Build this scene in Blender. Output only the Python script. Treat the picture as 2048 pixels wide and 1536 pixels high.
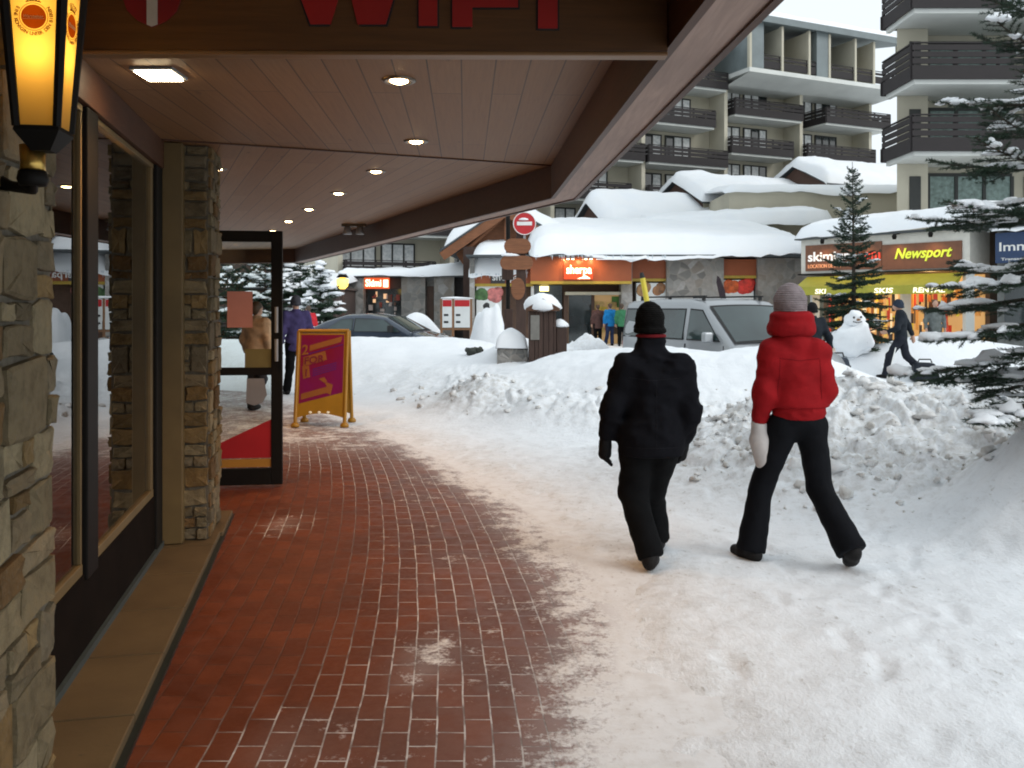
import bpy, bmesh, math, random
import numpy as np
from mathutils import Vector, Matrix
R = math.radians
random.seed(7)
for _o in list(bpy.data.objects):
    bpy.data.objects.remove(_o)
SC = bpy.context.scene
COL = SC.collection
# ------------------------------------------------------------------ camera
F, CX, HY, CH = 1773.0, 1024.0, 612.0, 1.65      # focal length and horizon in photo pixels, eye height in metres
cam_d = bpy.data.cameras.new("camera"); cam = bpy.data.objects.new("camera", cam_d); COL.objects.link(cam)
cam.location = (0, 0, CH); cam.rotation_euler = (R(90), 0, 0)
cam_d.sensor_width = 36; cam_d.lens = 36 * F / 2048; cam_d.shift_y = -(768 - HY) / 2048
cam_d.clip_start = 0.05; cam_d.clip_end = 2000
SC.camera = cam
# ------------------------------------------------------------------ sky, sun, exposure
SUN_EL, SUN_ROT = 32, 120
W = bpy.data.worlds.new("World"); SC.world = W; W.use_nodes = True
wn = W.node_tree.nodes; wl = W.node_tree.links
bgn = wn["Background"]
sky = wn.new("ShaderNodeTexSky"); sky.sky_type = 'NISHITA'; sky.sun_disc = False
sky.sun_elevation = R(SUN_EL); sky.sun_rotation = R(SUN_ROT); sky.air_density = 1.0; sky.dust_density = 4.0; sky.ozone_density = 1.0
hs = wn.new("ShaderNodeHueSaturation"); hs.inputs['Saturation'].default_value = 0.35
wl.new(sky.outputs[0], hs.inputs['Color'])
mx = wn.new("ShaderNodeMix"); mx.data_type = 'RGBA'; mx.inputs[0].default_value = 0.82
wl.new(hs.outputs[0], mx.inputs[6]); mx.inputs[7].default_value = (7.3, 8.0, 8.4, 1)   # the cloud layer
wl.new(mx.outputs[2], bgn.inputs['Color']); bgn.inputs['Strength'].default_value = 0.10
sun_d = bpy.data.lights.new("sun", 'SUN'); sun = bpy.data.objects.new("sun", sun_d); COL.objects.link(sun)
sun_d.energy = 0.55; sun_d.angle = R(25); sun_d.color = (1.0, 0.985, 0.97)
sun.rotation_euler = (R(90 - SUN_EL), 0, R(180 - SUN_ROT + 180 - 180))
SC.view_settings.view_transform = 'Standard'; SC.view_settings.look = 'None'
SC.view_settings.exposure = 0.54; SC.view_settings.gamma = 1
SC.cycles.use_denoising = True; SC.cycles.max_bounces = 8; SC.cycles.transparent_max_bounces = 16
SC.cycles.sample_clamp_indirect = 6; SC.cycles.caustics_reflective = False; SC.cycles.caustics_refractive = False
SC.cycles.filter_width = 1.9

def at(px, py, Y):
    return Vector(((px - CX) / F * Y, Y, CH + (HY - py) / F * Y))
def XP(px, Y): return (px - CX) / F * Y
def ZP(py, Y): return CH + (HY - py) / F * Y

# ------------------------------------------------------------------ noise (numpy)
def _hash(i, j, k):
    n = (i * 374761393 + j * 668265263 + k * 2147483647 * 3 + 1274126177) & 0xffffffff
    n = ((n ^ (n >> 13)) * 1274126177) & 0xffffffff
    n = (n ^ (n >> 16)) & 0xffffffff
    return n.astype(np.float64) / 4294967295.0
def vnoise(P):
    P = np.asarray(P, float); I = np.floor(P).astype(np.int64); f = P - I
    f = f * f * (3 - 2 * f); r = 0
    for a in (0, 1):
        for b in (0, 1):
            for c in (0, 1):
                w = (f[..., 0] if a else 1 - f[..., 0]) * (f[..., 1] if b else 1 - f[..., 1]) * (f[..., 2] if c else 1 - f[..., 2])
                r = r + w * _hash(I[..., 0] + a, I[..., 1] + b, I[..., 2] + c)
    return r * 2 - 1
def fbm(P, o=4, g=0.5):
    P = np.asarray(P, float); s = 0; a = 1.0
    for _ in range(o):
        s = s + a * vnoise(P); P = P * 2.03 + 17.3; a *= g
    return s
def billow(P, o=3):
    P = np.asarray(P, float); s = 0; a = 1.0
    for _ in range(o):
        s = s + a * np.abs(vnoise(P)); P = P * 2.07 + 9.1; a *= 0.5
    return s
def worley(X, Y, seed=0):
    I = np.floor(X).astype(np.int64); J = np.floor(Y).astype(np.int64); d1 = np.full(X.shape, 9.0); d2 = d1.copy(); idv = np.zeros(X.shape)
    for a in (-1, 0, 1):
        for b in (-1, 0, 1):
            K = np.full(I.shape, seed, np.int64)
            hx = _hash(I + a, J + b, K); hy = _hash(I + a, J + b, K + 7); hv = _hash(I + a, J + b, K + 13)
            d = np.hypot(I + a + hx - X, J + b + hy - Y)
            m = d < d1
            d2 = np.where(m, d1, np.minimum(d2, d)); idv = np.where(m, hv, idv); d1 = np.where(m, d, d1)
    return d1, d2, idv
def sstep(a, b, x):
    t = np.clip((x - a) / (b - a), 0, 1); return t * t * (3 - 2 * t)

# ------------------------------------------------------------------ mesh builder
def basis_chain(o):
    m = Matrix.Identity(4)
    while o is not None:
        m = o.matrix_basis @ m; o = o.parent
    return m
def tag(o, label=None, cat=None, group=None, kind=None):
    if label: o["label"] = label
    if cat: o["category"] = cat
    if group: o["group"] = group
    if kind: o["kind"] = kind
    return o
def thing(name, label, cat, loc=(0, 0, 0), rz=0.0, group=None):
    o = bpy.data.objects.new(name, None); COL.objects.link(o)
    o.empty_display_size = 0.2
    o.location = loc; o.rotation_euler = (0, 0, rz)
    return tag(o, label, cat, group)
def copy_tree(o, parent=None):
    c = o.copy(); COL.objects.link(c)
    if parent is not None: c.parent = parent
    for ch in list(o.children): copy_tree(ch, c)
    return c
_fonts = {}
def font2d(body, size=1.0, shear=0.0, bold=0.0, extrude=0.0, spacing=1.0):
    key = (body, size, shear, bold, extrude, spacing)
    if key in _fonts: return _fonts[key]
    cu = bpy.data.curves.new("lettering", 'FONT'); cu.body = body; cu.size = size; cu.shear = shear; cu.offset = bold
    cu.extrude = extrude; cu.space_character = spacing; cu.resolution_u = 3
    ob = bpy.data.objects.new("lettering", cu); COL.objects.link(ob)
    me = ob.to_mesh()
    v = [tuple(p.co) for p in me.vertices]; f = [tuple(p.vertices) for p in me.polygons]
    ob.to_mesh_clear(); bpy.data.objects.remove(ob); bpy.data.curves.remove(cu)
    xs = [p[0] for p in v] or [0]; ys = [p[1] for p in v] or [0]
    _fonts[key] = (v, f, min(xs), max(xs), min(ys), max(ys)); return _fonts[key]

class MB:
    def __init__(s): s.v = []; s.f = []; s.m = []; s.sm = []; s.c = []; s.uv = None
    def add(s, vs, fs, m=0, smooth=False, col=None):
        b = len(s.v); s.v.extend([tuple(p) for p in vs])
        for f in fs:
            s.f.append(tuple(i + b for i in f)); s.m.append(m); s.sm.append(smooth); s.c.append(col)
        return s
    def hexa(s, p, m=0, col=None):      # 8 points: bottom ring 0-3 (ccw from above), top ring 4-7
        return s.add(p, [(3, 2, 1, 0), (4, 5, 6, 7), (0, 1, 5, 4), (1, 2, 6, 5), (2, 3, 7, 6), (3, 0, 4, 7)], m, False, col)
    def box(s, x0, x1, y0, y1, z0, z1, m=0, col=None):
        return s.hexa([(x0, y0, z0), (x1, y0, z0), (x1, y1, z0), (x0, y1, z0), (x0, y0, z1), (x1, y0, z1), (x1, y1, z1), (x0, y1, z1)], m, col)
    def wallbox(s, a, b, t, z0, z1, m=0):   # a vertical slab along the plan segment a-b, thickness t to its left
        a = Vector(a[:2]); b = Vector(b[:2]); d = (b - a).normalized(); n = Vector((-d.y, d.x)) * t
        q = [a, b, b + n, a + n]
        if t < 0: q = [a + n, b + n, b, a]
        return s.hexa([(p.x, p.y, z0) for p in q] + [(p.x, p.y, z1) for p in q], m)
    def beam(s, a, b, w, h, m=0, up=(0, 0, 1), col=None):
        a = Vector(a); b = Vector(b); d = (b - a).normalized(); u = Vector(up)
        x = d.cross(u)
        if x.length < 1e-4: x = d.cross(Vector((0, 1, 0)))
        x.normalize(); y = x.cross(d).normalized(); x = x * w / 2; y = y * h / 2
        return s.hexa([a - x - y, a + x - y, b + x - y, b - x - y, a - x + y, a + x + y, b + x + y, b - x + y], m, col)
    def tube(s, pts, rad, n=8, m=0, smooth=True, cap=True):
        pts = [Vector(p) for p in pts]
        if not hasattr(rad, '__len__'): rad = [rad] * len(pts)
        vs = []; fs = []; ref = None
        for i, p in enumerate(pts):
            d = (pts[min(i + 1, len(pts) - 1)] - pts[max(i - 1, 0)]).normalized()
            if ref is None: ref = d.cross(Vector((0.13, 0.31, 0.94)))
            if ref.length < 1e-3: ref = Vector((1, 0, 0))
            x = (ref - d * ref.dot(d)).normalized(); y = d.cross(x); ref = x
            for k in range(n):
                a = 2 * math.pi * k / n; vs.append(p + (x * math.cos(a) + y * math.sin(a)) * rad[i])
        for i in range(len(pts) - 1):
            for k in range(n):
                k2 = (k + 1) % n; fs.append((i * n + k, i * n + k2, (i + 1) * n + k2, (i + 1) * n + k))
        s.add(vs, fs, m, smooth)
        if cap:
            s.add(vs[:n], [tuple(range(n - 1, -1, -1))], m); s.add(vs[-n:], [tuple(range(n))], m)
        return s
    def lathe(s, prof, c=(0, 0, 0), n=16, m=0, smooth=True, axis='z', phase=0.0):
        vs = []; fs = []
        for r, z in prof:
            for k in range(n):
                a = 2 * math.pi * k / n + phase; x, y = r * math.cos(a), r * math.sin(a)
                q = (x, y, z) if axis == 'z' else ((x, z, y) if axis == 'y' else (z, x, y))
                vs.append((c[0] + q[0], c[1] + q[1], c[2] + q[2]))
        for i in range(len(prof) - 1):
            for k in range(n):
                k2 = (k + 1) % n; fs.append((i * n + k, i * n + k2, (i + 1) * n + k2, (i + 1) * n + k))
        fs.append(tuple(range(n - 1, -1, -1))); fs.append(tuple((len(prof) - 1) * n + k for k in range(n)))
        return s.add(vs, fs, m, smooth)
    def prism(s, poly, o, u, v, depth, m=0, col=None):    # 2-D outline on the plane (o,u,v), thickness towards u x v
        o = Vector(o); u = Vector(u); v = Vector(v); n = u.cross(v).normalized() * depth; k = len(poly)
        a = [o + u * x + v * y for x, y in poly]; b = [p + n for p in a]
        return s.add(a + b, [tuple(range(k - 1, -1, -1)), tuple(range(k, 2 * k))] + [(i, (i + 1) % k, k + (i + 1) % k, k + i) for i in range(k)], m, False, col)
    def text(s, body, o, u, v, size, m=0, align='c', shear=0.0, bold=0.0, depth=0.01, width=None, spacing=1.0):
        vs, fs, x0, x1, y0, y1 = font2d(body, 1.0, shear, bold, 0.02, spacing)
        o = Vector(o); u = Vector(u).normalized(); v = Vector(v).normalized(); n = u.cross(v)
        sx = size if width is None else width / max(1e-6, (x1 - x0))
        off = {'c': -(x0 + x1) / 2, 'l': -x0, 'r': -x1}[align]
        return s.add([o + u * ((x + off) * sx) + v * (y * size) + n * (z / 0.04 * depth + depth / 2) for x, y, z in vs], fs, m)
    def grid(s, fn, nu, nv, m=0, smooth=True):
        vs = [fn(i / nu, j / nv) for j in range(nv + 1) for i in range(nu + 1)]
        fs = [(j * (nu + 1) + i, j * (nu + 1) + i + 1, (j + 1) * (nu + 1) + i + 1, (j + 1) * (nu + 1) + i) for j in range(nv) for i in range(nu)]
        return s.add(vs, fs, m, smooth)
    def ell(s, c, r, n=12, k=8, m=0, flat=1.0, rz=0.0, rough=0.0, seed=0.0):
        vs = []; fs = []; ca, sa = math.cos(rz), math.sin(rz)
        P = []
        for j in range(k + 1):
            t = math.pi * j / k
            for i in range(n):
                a = 2 * math.pi * i / n; P.append((math.sin(t) * math.cos(a), math.sin(t) * math.sin(a), -math.cos(t)))
        P = np.array(P)
        if rough:
            P = P * (1 + rough * fbm(P * 1.7 + seed * 3.7, 3))[:, None]
        for x, y, z in P:
            x, y, z = x * r[0], y * r[1], z * r[2] * (flat if z < 0 else 1)
            vs.append((c[0] + x * ca - y * sa, c[1] + x * sa + y * ca, c[2] + z))
        for j in range(k):
            for i in range(n):
                i2 = (i + 1) % n; fs.append((j * n + i, j * n + i2, (j + 1) * n + i2, (j + 1) * n + i))
        return s.add(vs, fs, m, True)
    def build(s, name, mats, parent=None, world=True, bevel=0.0, uv=None, seg=2):
        me = bpy.data.meshes.new(name)
        vs = s.v
        if parent is not None and world:
            inv = basis_chain(parent).inverted(); vs = [inv @ Vector(p) for p in vs]
        me.from_pydata([tuple(p) for p in vs], [], s.f)
        if not isinstance(mats, (list, tuple)): mats = [mats]
        for q in mats: me.materials.append(q)
        me.polygons.foreach_set('material_index', s.m); me.polygons.foreach_set('use_smooth', s.sm)
        if any(c is not None for c in s.c):
            ca = me.color_attributes.new("tint", 'FLOAT_COLOR', 'CORNER'); arr = []
            for f, c in zip(s.f, s.c): arr.extend(((c or (1, 1, 1)) + (1.0,)) * len(f))
            ca.data.foreach_set('color', np.array(arr, np.float32))
        if uv is not None:
            ul = me.uv_layers.new(name="UVMap"); arr = []
            for f in s.f:
                for i in f: arr.extend(uv(s.v[i]))
            ul.data.foreach_set('uv', np.array(arr, np.float32))
        me.update()
        ob = bpy.data.objects.new(name, me); COL.objects.link(ob)
        if parent is not None: ob.parent = parent
        if bevel:
            b = ob.modifiers.new("edge_rounding", 'BEVEL'); b.width = bevel; b.segments = seg; b.limit_method = 'ANGLE'; b.angle_limit = R(40)
        return ob
def raw(name, V, Fc, mats, parent=None, smooth=True, attrs=None):
    me = bpy.data.meshes.new(name); V = np.asarray(V, np.float64)
    if parent is not None:
        inv = np.array(basis_chain(parent).inverted()); V = V @ inv[:3, :3].T + inv[:3, 3]
    Fc = np.asarray(Fc); n, k = Fc.shape
    me.vertices.add(len(V)); me.vertices.foreach_set('co', V.astype(np.float32).ravel())
    me.loops.add(n * k); me.loops.foreach_set('vertex_index', Fc.astype(np.int32).ravel())
    me.polygons.add(n); me.polygons.foreach_set('loop_start', np.arange(0, n * k, k, dtype=np.int32))
    me.update(calc_edges=True); me.validate()
    me.polygons.foreach_set('use_smooth', np.full(len(me.polygons), smooth))
    for q in (mats if isinstance(mats, (list, tuple)) else [mats]): me.materials.append(q)
    for nm, a in (attrs or {}).items():
        at_ = me.attributes.new(nm, 'FLOAT', 'POINT'); at_.data.foreach_set('value', np.asarray(a, np.float32))
    me.update()
    ob = bpy.data.objects.new(name, me); COL.objects.link(ob)
    if parent is not None: ob.parent = parent
    return ob

# ------------------------------------------------------------------ materials
class NT:
    def __init__(s, name):
        s.mat = bpy.data.materials.new(name); s.mat.use_nodes = True
        s.n = s.mat.node_tree.nodes; s.l = s.mat.node_tree.links
        s.b = s.n["Principled BSDF"]; s.o = s.n["Material Output"]; s.cv = None
    def coord(s, kind='Object'):
        t = s.n.new("ShaderNodeTexCoord"); return t.outputs[kind]
    def mapping(s, vec, scale=(1, 1, 1), rot=(0, 0, 0)):
        m = s.n.new("ShaderNodeMapping"); m.inputs['Scale'].default_value = scale; m.inputs['Rotation'].default_value = rot
        s.l.new(vec, m.inputs[0]); return m.outputs[0]
    def noise(s, vec, scale, detail=4, rough=.55, dist=0.0):
        t = s.n.new("ShaderNodeTexNoise"); t.inputs['Scale'].default_value = scale; t.inputs['Detail'].default_value = detail
        t.inputs['Roughness'].default_value = rough; t.inputs['Distortion'].default_value = dist
        if vec: s.l.new(vec, t.inputs['Vector'])
        return t.outputs['Fac']
    def ramp(s, fac, stops):
        r = s.n.new("ShaderNodeValToRGB"); e = r.color_ramp.elements
        while len(e) < len(stops): e.new(0.5)
        for q, (p, c) in zip(e, stops):
            q.position = p; q.color = tuple(c) + (1,) if len(c) == 3 else c
        s.l.new(fac, r.inputs[0]); return r.outputs[0]
    def rampf(s, fac, a, b, v0=0.0, v1=1.0):
        m = s.n.new("ShaderNodeMapRange"); m.inputs[1].default_value = a; m.inputs[2].default_value = b
        m.inputs[3].default_value = v0; m.inputs[4].default_value = v1; m.interpolation_type = 'SMOOTHSTEP'
        s.l.new(fac, m.inputs[0]); return m.outputs[0]
    def mix(s, fac, a, b, mode='MIX'):
        m = s.n.new("ShaderNodeMix"); m.data_type = 'RGBA'; m.blend_type = mode
        for i, q in ((0, fac), (6, a), (7, b)):
            if isinstance(q, bpy.types.NodeSocket): s.l.new(q, m.inputs[i])
            elif i == 0: m.inputs[0].default_value = q
            else: m.inputs[i].default_value = tuple(q) + (1,)
        return m.outputs[2]
    def math(s, op, a, b=0.0):
        m = s.n.new("ShaderNodeMath"); m.operation = op
        for i, q in ((0, a), (1, b)):
            if isinstance(q, bpy.types.NodeSocket): s.l.new(q, m.inputs[i])
            else: m.inputs[i].default_value = q
        return m.outputs[0]
    def attr(s, name, out='Fac'):
        a = s.n.new("ShaderNodeAttribute"); a.attribute_name = name; return a.outputs[out]
    def bump(s, h, strength=.3, dist=.02, prev=None):
        b = s.n.new("ShaderNodeBump"); b.inputs['Strength'].default_value = strength; b.inputs['Distance'].default_value = dist
        s.l.new(h, b.inputs['Height'])
        if prev is not None: s.l.new(prev, b.inputs['Normal'])
        return b.outputs[0]
    def set(s, name, v):
        i = s.b.inputs[name]
        if isinstance(v, bpy.types.NodeSocket): s.l.new(v, i)
        elif hasattr(v, '__len__') and len(v) == 3 and i.type == 'RGBA': i.default_value = tuple(v) + (1,)
        else: i.default_value = v
        return s
def mat(name, col, rough=.6, metal=0.0, var=.18, scale=6.0, bump=0.0, bscale=40.0, spec=.5, coat=0.0):
    t = NT(name); v = t.coord('Object'); n = t.noise(v, scale, 5)
    c2 = tuple(x * (1 - var) for x in col); c1 = tuple(min(1, x * (1 + var)) for x in col)
    t.set('Base Color', t.ramp(n, [(.3, c2), (.7, c1)])); t.set('Roughness', rough); t.set('Metallic', metal)
    t.set('Specular IOR Level', spec)
    if coat: t.set('Coat Weight', coat); t.set('Coat Roughness', .05)
    if bump: t.set('Normal', t.bump(t.noise(v, bscale, 4), bump, .01))
    return t.mat
def wood(name, col, axis=0, rough=.55, var=.3, scale=3.0, bump=.15):
    t = NT(name); sc = [14.0] * 3; sc[axis] = .9
    v = t.mapping(t.coord('Object'), tuple(sc)); n = t.noise(v, scale, 6, .6, .6); n2 = t.noise(t.coord('Object'), 1.3, 3)
    c = t.ramp(n, [(.25, tuple(x * (1 - var) for x in col)), (.75, tuple(min(1, x * (1 + var)) for x in col))])
    c = t.mix(t.rampf(n2, .35, .7, 0, .35), c, tuple(x * .6 for x in col))
    t.set('Base Color', c); t.set('Roughness', rough); t.set('Normal', t.bump(n, bump, .004)); return t.mat
def emit(name, col, strength, base=None):
    t = NT(name); t.set('Base Color', base or col); t.set('Emission Color', col); t.set('Emission Strength', strength); t.set('Roughness', .4); return t.mat
def glass(name, tint=(.9, .95, .93), refl=1.0, rough=0.0, ior=1.5):
    t = NT(name); t.n.remove(t.b)
    fr = t.n.new("ShaderNodeFresnel"); fr.inputs[0].default_value = ior
    tr = t.n.new("ShaderNodeBsdfTransparent"); tr.inputs[0].default_value = tuple(tint) + (1,)
    gl = t.n.new("ShaderNodeBsdfGlossy"); gl.inputs['Roughness'].default_value = rough
    m = t.n.new("ShaderNodeMixShader"); t.l.new(t.math('MULTIPLY', fr.outputs[0], refl), m.inputs[0])
    t.l.new(tr.outputs[0], m.inputs[1]); t.l.new(gl.outputs[0], m.inputs[2]); t.l.new(m.outputs[0], t.o.inputs[0]); return t.mat
def darkglass(name, col=(.02, .03, .035), rough=.06):
    t = NT(name); n = t.noise(t.coord('Object'), .7, 3)
    t.set('Base Color', t.ramp(n, [(.35, tuple(c * .5 for c in col)), (.65, tuple(c * 1.6 for c in col))])); t.set('Roughness', rough); t.set('Specular IOR Level', .8); return t.mat
def snow_mat(name, col=(.84, .86, .88), bump=.35, dirt=0.0):
    t = NT(name); v = t.coord('Object'); n = t.noise(v, 9, 6, .6); n2 = t.noise(v, 1.1, 4); n3 = t.noise(v, 60, 3)
    c = t.mix(t.rampf(n2, .4, .75, 0, .5), col, tuple(x * y for x, y in zip(col, (.93, .96, 1.0))))
    c = t.mix(t.rampf(n, .55, .8, 0, .25), c, tuple(x * .86 for x in col))
    t.set('Base Color', c); t.set('Roughness', .75); t.set('Specular IOR Level', .25)
    t.set('Normal', t.bump(n3, bump * .5, .01, t.bump(n, bump, .04))); return t.mat
def stone_far(name, scale=2.6):
    t = NT(name); v = t.coord('Object')
    vo = t.n.new("ShaderNodeTexVoronoi"); vo.inputs['Scale'].default_value = scale; t.l.new(v, vo.inputs['Vector'])
    ve = t.n.new("ShaderNodeTexVoronoi"); ve.feature = 'DISTANCE_TO_EDGE'; ve.inputs['Scale'].default_value = scale; t.l.new(v, ve.inputs['Vector'])
    sep = t.n.new("ShaderNodeSeparateColor"); t.l.new(vo.outputs['Color'], sep.inputs[0])
    c = t.ramp(sep.outputs[0], [(0, (.17, .165, .155)), (.3, (.26, .255, .24)), (.55, (.34, .33, .31)), (.8, (.27, .235, .20)), (1, (.44, .43, .42))])
    c = t.mix(t.rampf(t.noise(v, 5, 5), .3, .7, 0, .4), c, (.17, .16, .15))
    c = t.mix(t.rampf(ve.outputs[0], .0, .06, .8, 0), c, (.30, .28, .25))
    t.set('Base Color', c); t.set('Roughness', .9); t.set('Normal', t.bump(ve.outputs[0], .6, .1)); return t.mat
def stone_tint(name):
    t = NT(name); v = t.coord('Object'); n = t.noise(v, 14, 6, .65); n2 = t.noise(v, 55, 4, .7)
    c = t.mix(1.0, t.attr("tint", 'Color'), t.ramp(n, [(.25, (.55, .53, .5)), (.55, (1, 1, 1)), (.8, (1.1, 1.0, .86))]), 'MULTIPLY')
    c = t.mix(t.rampf(n2, .5, .75, 0, .45), c, (.16, .14, .11))
    t.set('Base Color', c); t.set('Roughness', .92); t.set('Specular IOR Level', .2)
    t.set('Normal', t.bump(n2, .5, .008, t.bump(n, .6, .02))); return t.mat
# ------------------------------------------------------------------ shared materials
M = {}
M['snow'] = snow_mat("snow", (.86, .88, .90))
M['snow_roof'] = snow_mat("roof_snow", (.88, .90, .92), .2)
M['ceiling_wood'] = None
M['dark_metal'] = mat("black_metal", (.009, .008, .007), .6, 0, .1, spec=.15)
M['brown_wood'] = wood("stained_brown_wood", (.075, .028, .012), 1, .5, .35)
M['brown_wood_x'] = wood("stained_brown_board", (.085, .032, .011), 0, .5, .3)
M['post_wood'] = wood("weathered_dark_wood", (.055, .03, .022), 2, .8, .4)
M['chalet_wood'] = wood("orange_brown_timber", (.22, .085, .035), 0, .7, .4)
M['balcony_wood'] = wood("dark_balcony_boards", (.020, .0155, .016), 0, .75, .3)
M['cream'] = mat("cream_render", (.50, .465, .37), .85, 0, .1, .6, .1, 8)
M['cream_paint'] = mat("cream_painted_wood", (.14, .095, .036), .55, 0, .15, 4)
M['white_slab'] = mat("pale_concrete", (.62, .63, .60), .85, 0, .1, .5)
M['grey_panel'] = mat("blue_grey_panel", (.17, .20, .205), .6, 0, .12, 1)
M['slate'] = mat("dark_eave_metal", (.05, .06, .065), .5, 0, .2, 1)
M['stone'] = stone_tint("rubble_stone")
M['mortar'] = mat("old_mortar", (.11, .095, .07), .95, 0, .3, 20, .6, 60)
M['stone_far'] = stone_far("stone_wall")
M['glass'] = glass("shop_glass", (.80, .82, .78), 1.7)
M['clear_glass'] = glass("door_glass", (.9, .93, .92), .7)
M['far_glass'] = darkglass("dark_window_glass", (.025, .034, .036), .08)
M['curtain'] = mat("pale_curtain", (.80, .84, .86), .8, 0, .25, 5)
M['brass'] = mat("brass", (.55, .36, .10), .3, 1.0, .1)
M['white'] = mat("white_paint", (.78, .78, .76), .5, 0, .05)
M['black'] = mat("black_rubber", (.012, .012, .012), .7, 0, .2)
M['red'] = mat("red_paint", (.45, .012, .015), .45, 0, .12)
M['grey'] = mat("grey_metal", (.30, .31, .32), .5, .3, .12)

# ------------------------------------------------------------------ ground
BX = np.array([(1.5, .36), (3.17, .42), (3.53, .48), (4.58, .66), (5.44, .56), (7.17, .20), (9.2, -.55), (11.3, -1.45), (13.1, -2.45), (16, -4.2), (20, -7)])
def edge_x(Y): return np.interp(Y, BX[:, 0], BX[:, 1])
def ridge(X, Y, pts, far, p=1.0):
    """a bank of snow along a polyline of (x, y, crest height, width of the near slope)"""
    best = np.zeros_like(X)
    for (x0, y0, h0, w0), (x1, y1, h1, w1) in zip(pts[:-1], pts[1:]):
        dx, dy = x1 - x0, y1 - y0; L2 = dx * dx + dy * dy
        t = np.clip(((X - x0) * dx + (Y - y0) * dy) / L2, 0, 1)
        ex, ey = X - (x0 + t * dx), Y - (y0 + t * dy); d = np.hypot(ex, ey)
        side = dx * ey - dy * ex                      # > 0 on the far side
        w = np.where(side > 0, far, w0 + t * (w1 - w0)); h = h0 + t * (h1 - h0)
        best = np.maximum(best, h * (1 - sstep(0, 1, d / w)) ** p)
    return best
BANK = [(-12, 22.5, .8, 4), (-3.84, 21, .86, 4.5), (-1.43, 20.5, .88, 4.6), (-.26, 19, .66, 4.2), (1.2, 16.8, .50, 4.5), (1.9, 15.2, .90, 4.4), (2.5, 14.6, .98, 4.2),
        (3.36, 14.1, .90, 3.8), (3.95, 13.9, .98, 3.6), (5.0, 13.3, .52, 3.0), (6.2, 13.8, .2, 2.5)]
HEAP = [(1.6, 8.6, .10, 1.3), (2.4, 8.9, .20, 1.6), (3.15, 9.3, .53, 2.7), (3.70, 9.1, .84, 3.1), (4.3, 8.9, .82, 3.1), (5.2, 8.3, .90, 3.0), (6.6, 7.8, .8, 3.0)]
def gauss(X, Y, x, y, h, r, ry=None): return h * np.exp(-(((X - x) / r) ** 2 + ((Y - y) / (ry or r)) ** 2))
def clump_mask(X, Y):
    b = ridge(X, Y, BANK, 1.0); hp = ridge(X, Y, HEAP, 1.2)
    m1 = np.clip(hp * 3.5, 0, 1) * sstep(7.0, 5.4, X) * sstep(5.3, 6.3, Y)
    foot = sstep(.0, .16, b) * sstep(.62, .2, b) * sstep(-4.5, -2.0, X) * sstep(7.5, 4.5, X)
    return m1, foot
def ground_h(X, Y, fine=True):
    X = np.asarray(X, float); Y = np.asarray(Y, float)
    P = np.stack([X, Y, X * 0], -1)
    b = ridge(X, Y, BANK, 1.5); hp = ridge(X, Y, HEAP, 1.2, .9)
    z = np.maximum(b, hp)
    z = z + gauss(X, Y, 3.80, 6.15, .62, .62) + gauss(X, Y, 4.6, 5.7, .40, .9) + gauss(X, Y, 5.4, 5.6, .35, 1.4)
    z = z + gauss(X, Y, 8.1, 20.6, .62, 1.7, 1.0) + gauss(X, Y, 9.9, 20.6, .72, 1.4, 1.0) + gauss(X, Y, 11.8, 20, .7, 1.6)
    z = z + gauss(X, Y, -2.9, 27, 1.5, 1.0) + gauss(X, Y, -5.6, 24, 1.15, .9) + 1.38 * np.exp(-(((X + .66) / .52) ** 4 + ((Y - 24.2) / .8) ** 4)) * (1 + .28 * fbm(P * 2.1, 4)) + gauss(X, Y, 1.75, 19.2, .95, .75, .6)
    z = z + gauss(X, Y, .25, 18.2, .35, .8, .6) + gauss(X, Y, -.2, 23.3, .5, .7)
    z = z + gauss(X, Y, -.55, 13.6, .26, .55, .8) + gauss(X, Y, .35, 12.2, .18, .5) + gauss(X, Y, 1.2, 11.8, .12, .6)
    side = edge_x(Y) - X                                # > 0 on the paving
    n1 = fbm(P * 1.1 + 3.1, 4); n2 = fbm(P * 6.0 + 9.0, 3)
    base = sstep(-.40, .55, -side + .20 * n1 + .07 * n2) * .062 - .036
    base = np.where((Y > 26) | (X < -9), .02, base)
    z = z + base + .012 * fbm(P * 2.2, 3) * (side < .3)
    z = z - .12 * sstep(16.2, 17.6, Y) * sstep(24, 22.5, Y) * sstep(.6, 2, X)     # the cleared road
    if fine:
        m1, m2 = clump_mask(X, Y); mm = np.maximum(m1, m2 * .75)
        Q = P + .12 * np.stack([vnoise(P * 4 + 5), vnoise(P * 4 + 25), X * 0], -1)
        d1, d2, iv = worley(Q[..., 0] * 3.4, Q[..., 1] * 3.4, 3)
        e1, e2, jv = worley(Q[..., 0] * 8.5 + 4, Q[..., 1] * 8.5, 5)
        lum = (.02 + .075 * iv) * sstep(0.0, .30, d2 - d1) + (.01 + .045 * jv) * sstep(.0, .35, e2 - e1)
        z = z + mm * (lum - .05 + .035 * fbm(P * 5, 4))
        z = z + (side < .1) * (.006 * fbm(P * 9.0, 3) + .010 * np.minimum(0, fbm(P * 4.2 + 40, 3) + .25) * sstep(12, 9, Y))
        z = z + sstep(.25, .7, b) * .05 * fbm(P * 1.4 + 70, 4) + sstep(.05, .2, gauss(X, Y, 4.6, 6.2, .5, 1.6)) * .035 * fbm(P * 3.2 + 4, 4)
    return z
_rf = np.random.RandomState(12); FEET = []
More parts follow.
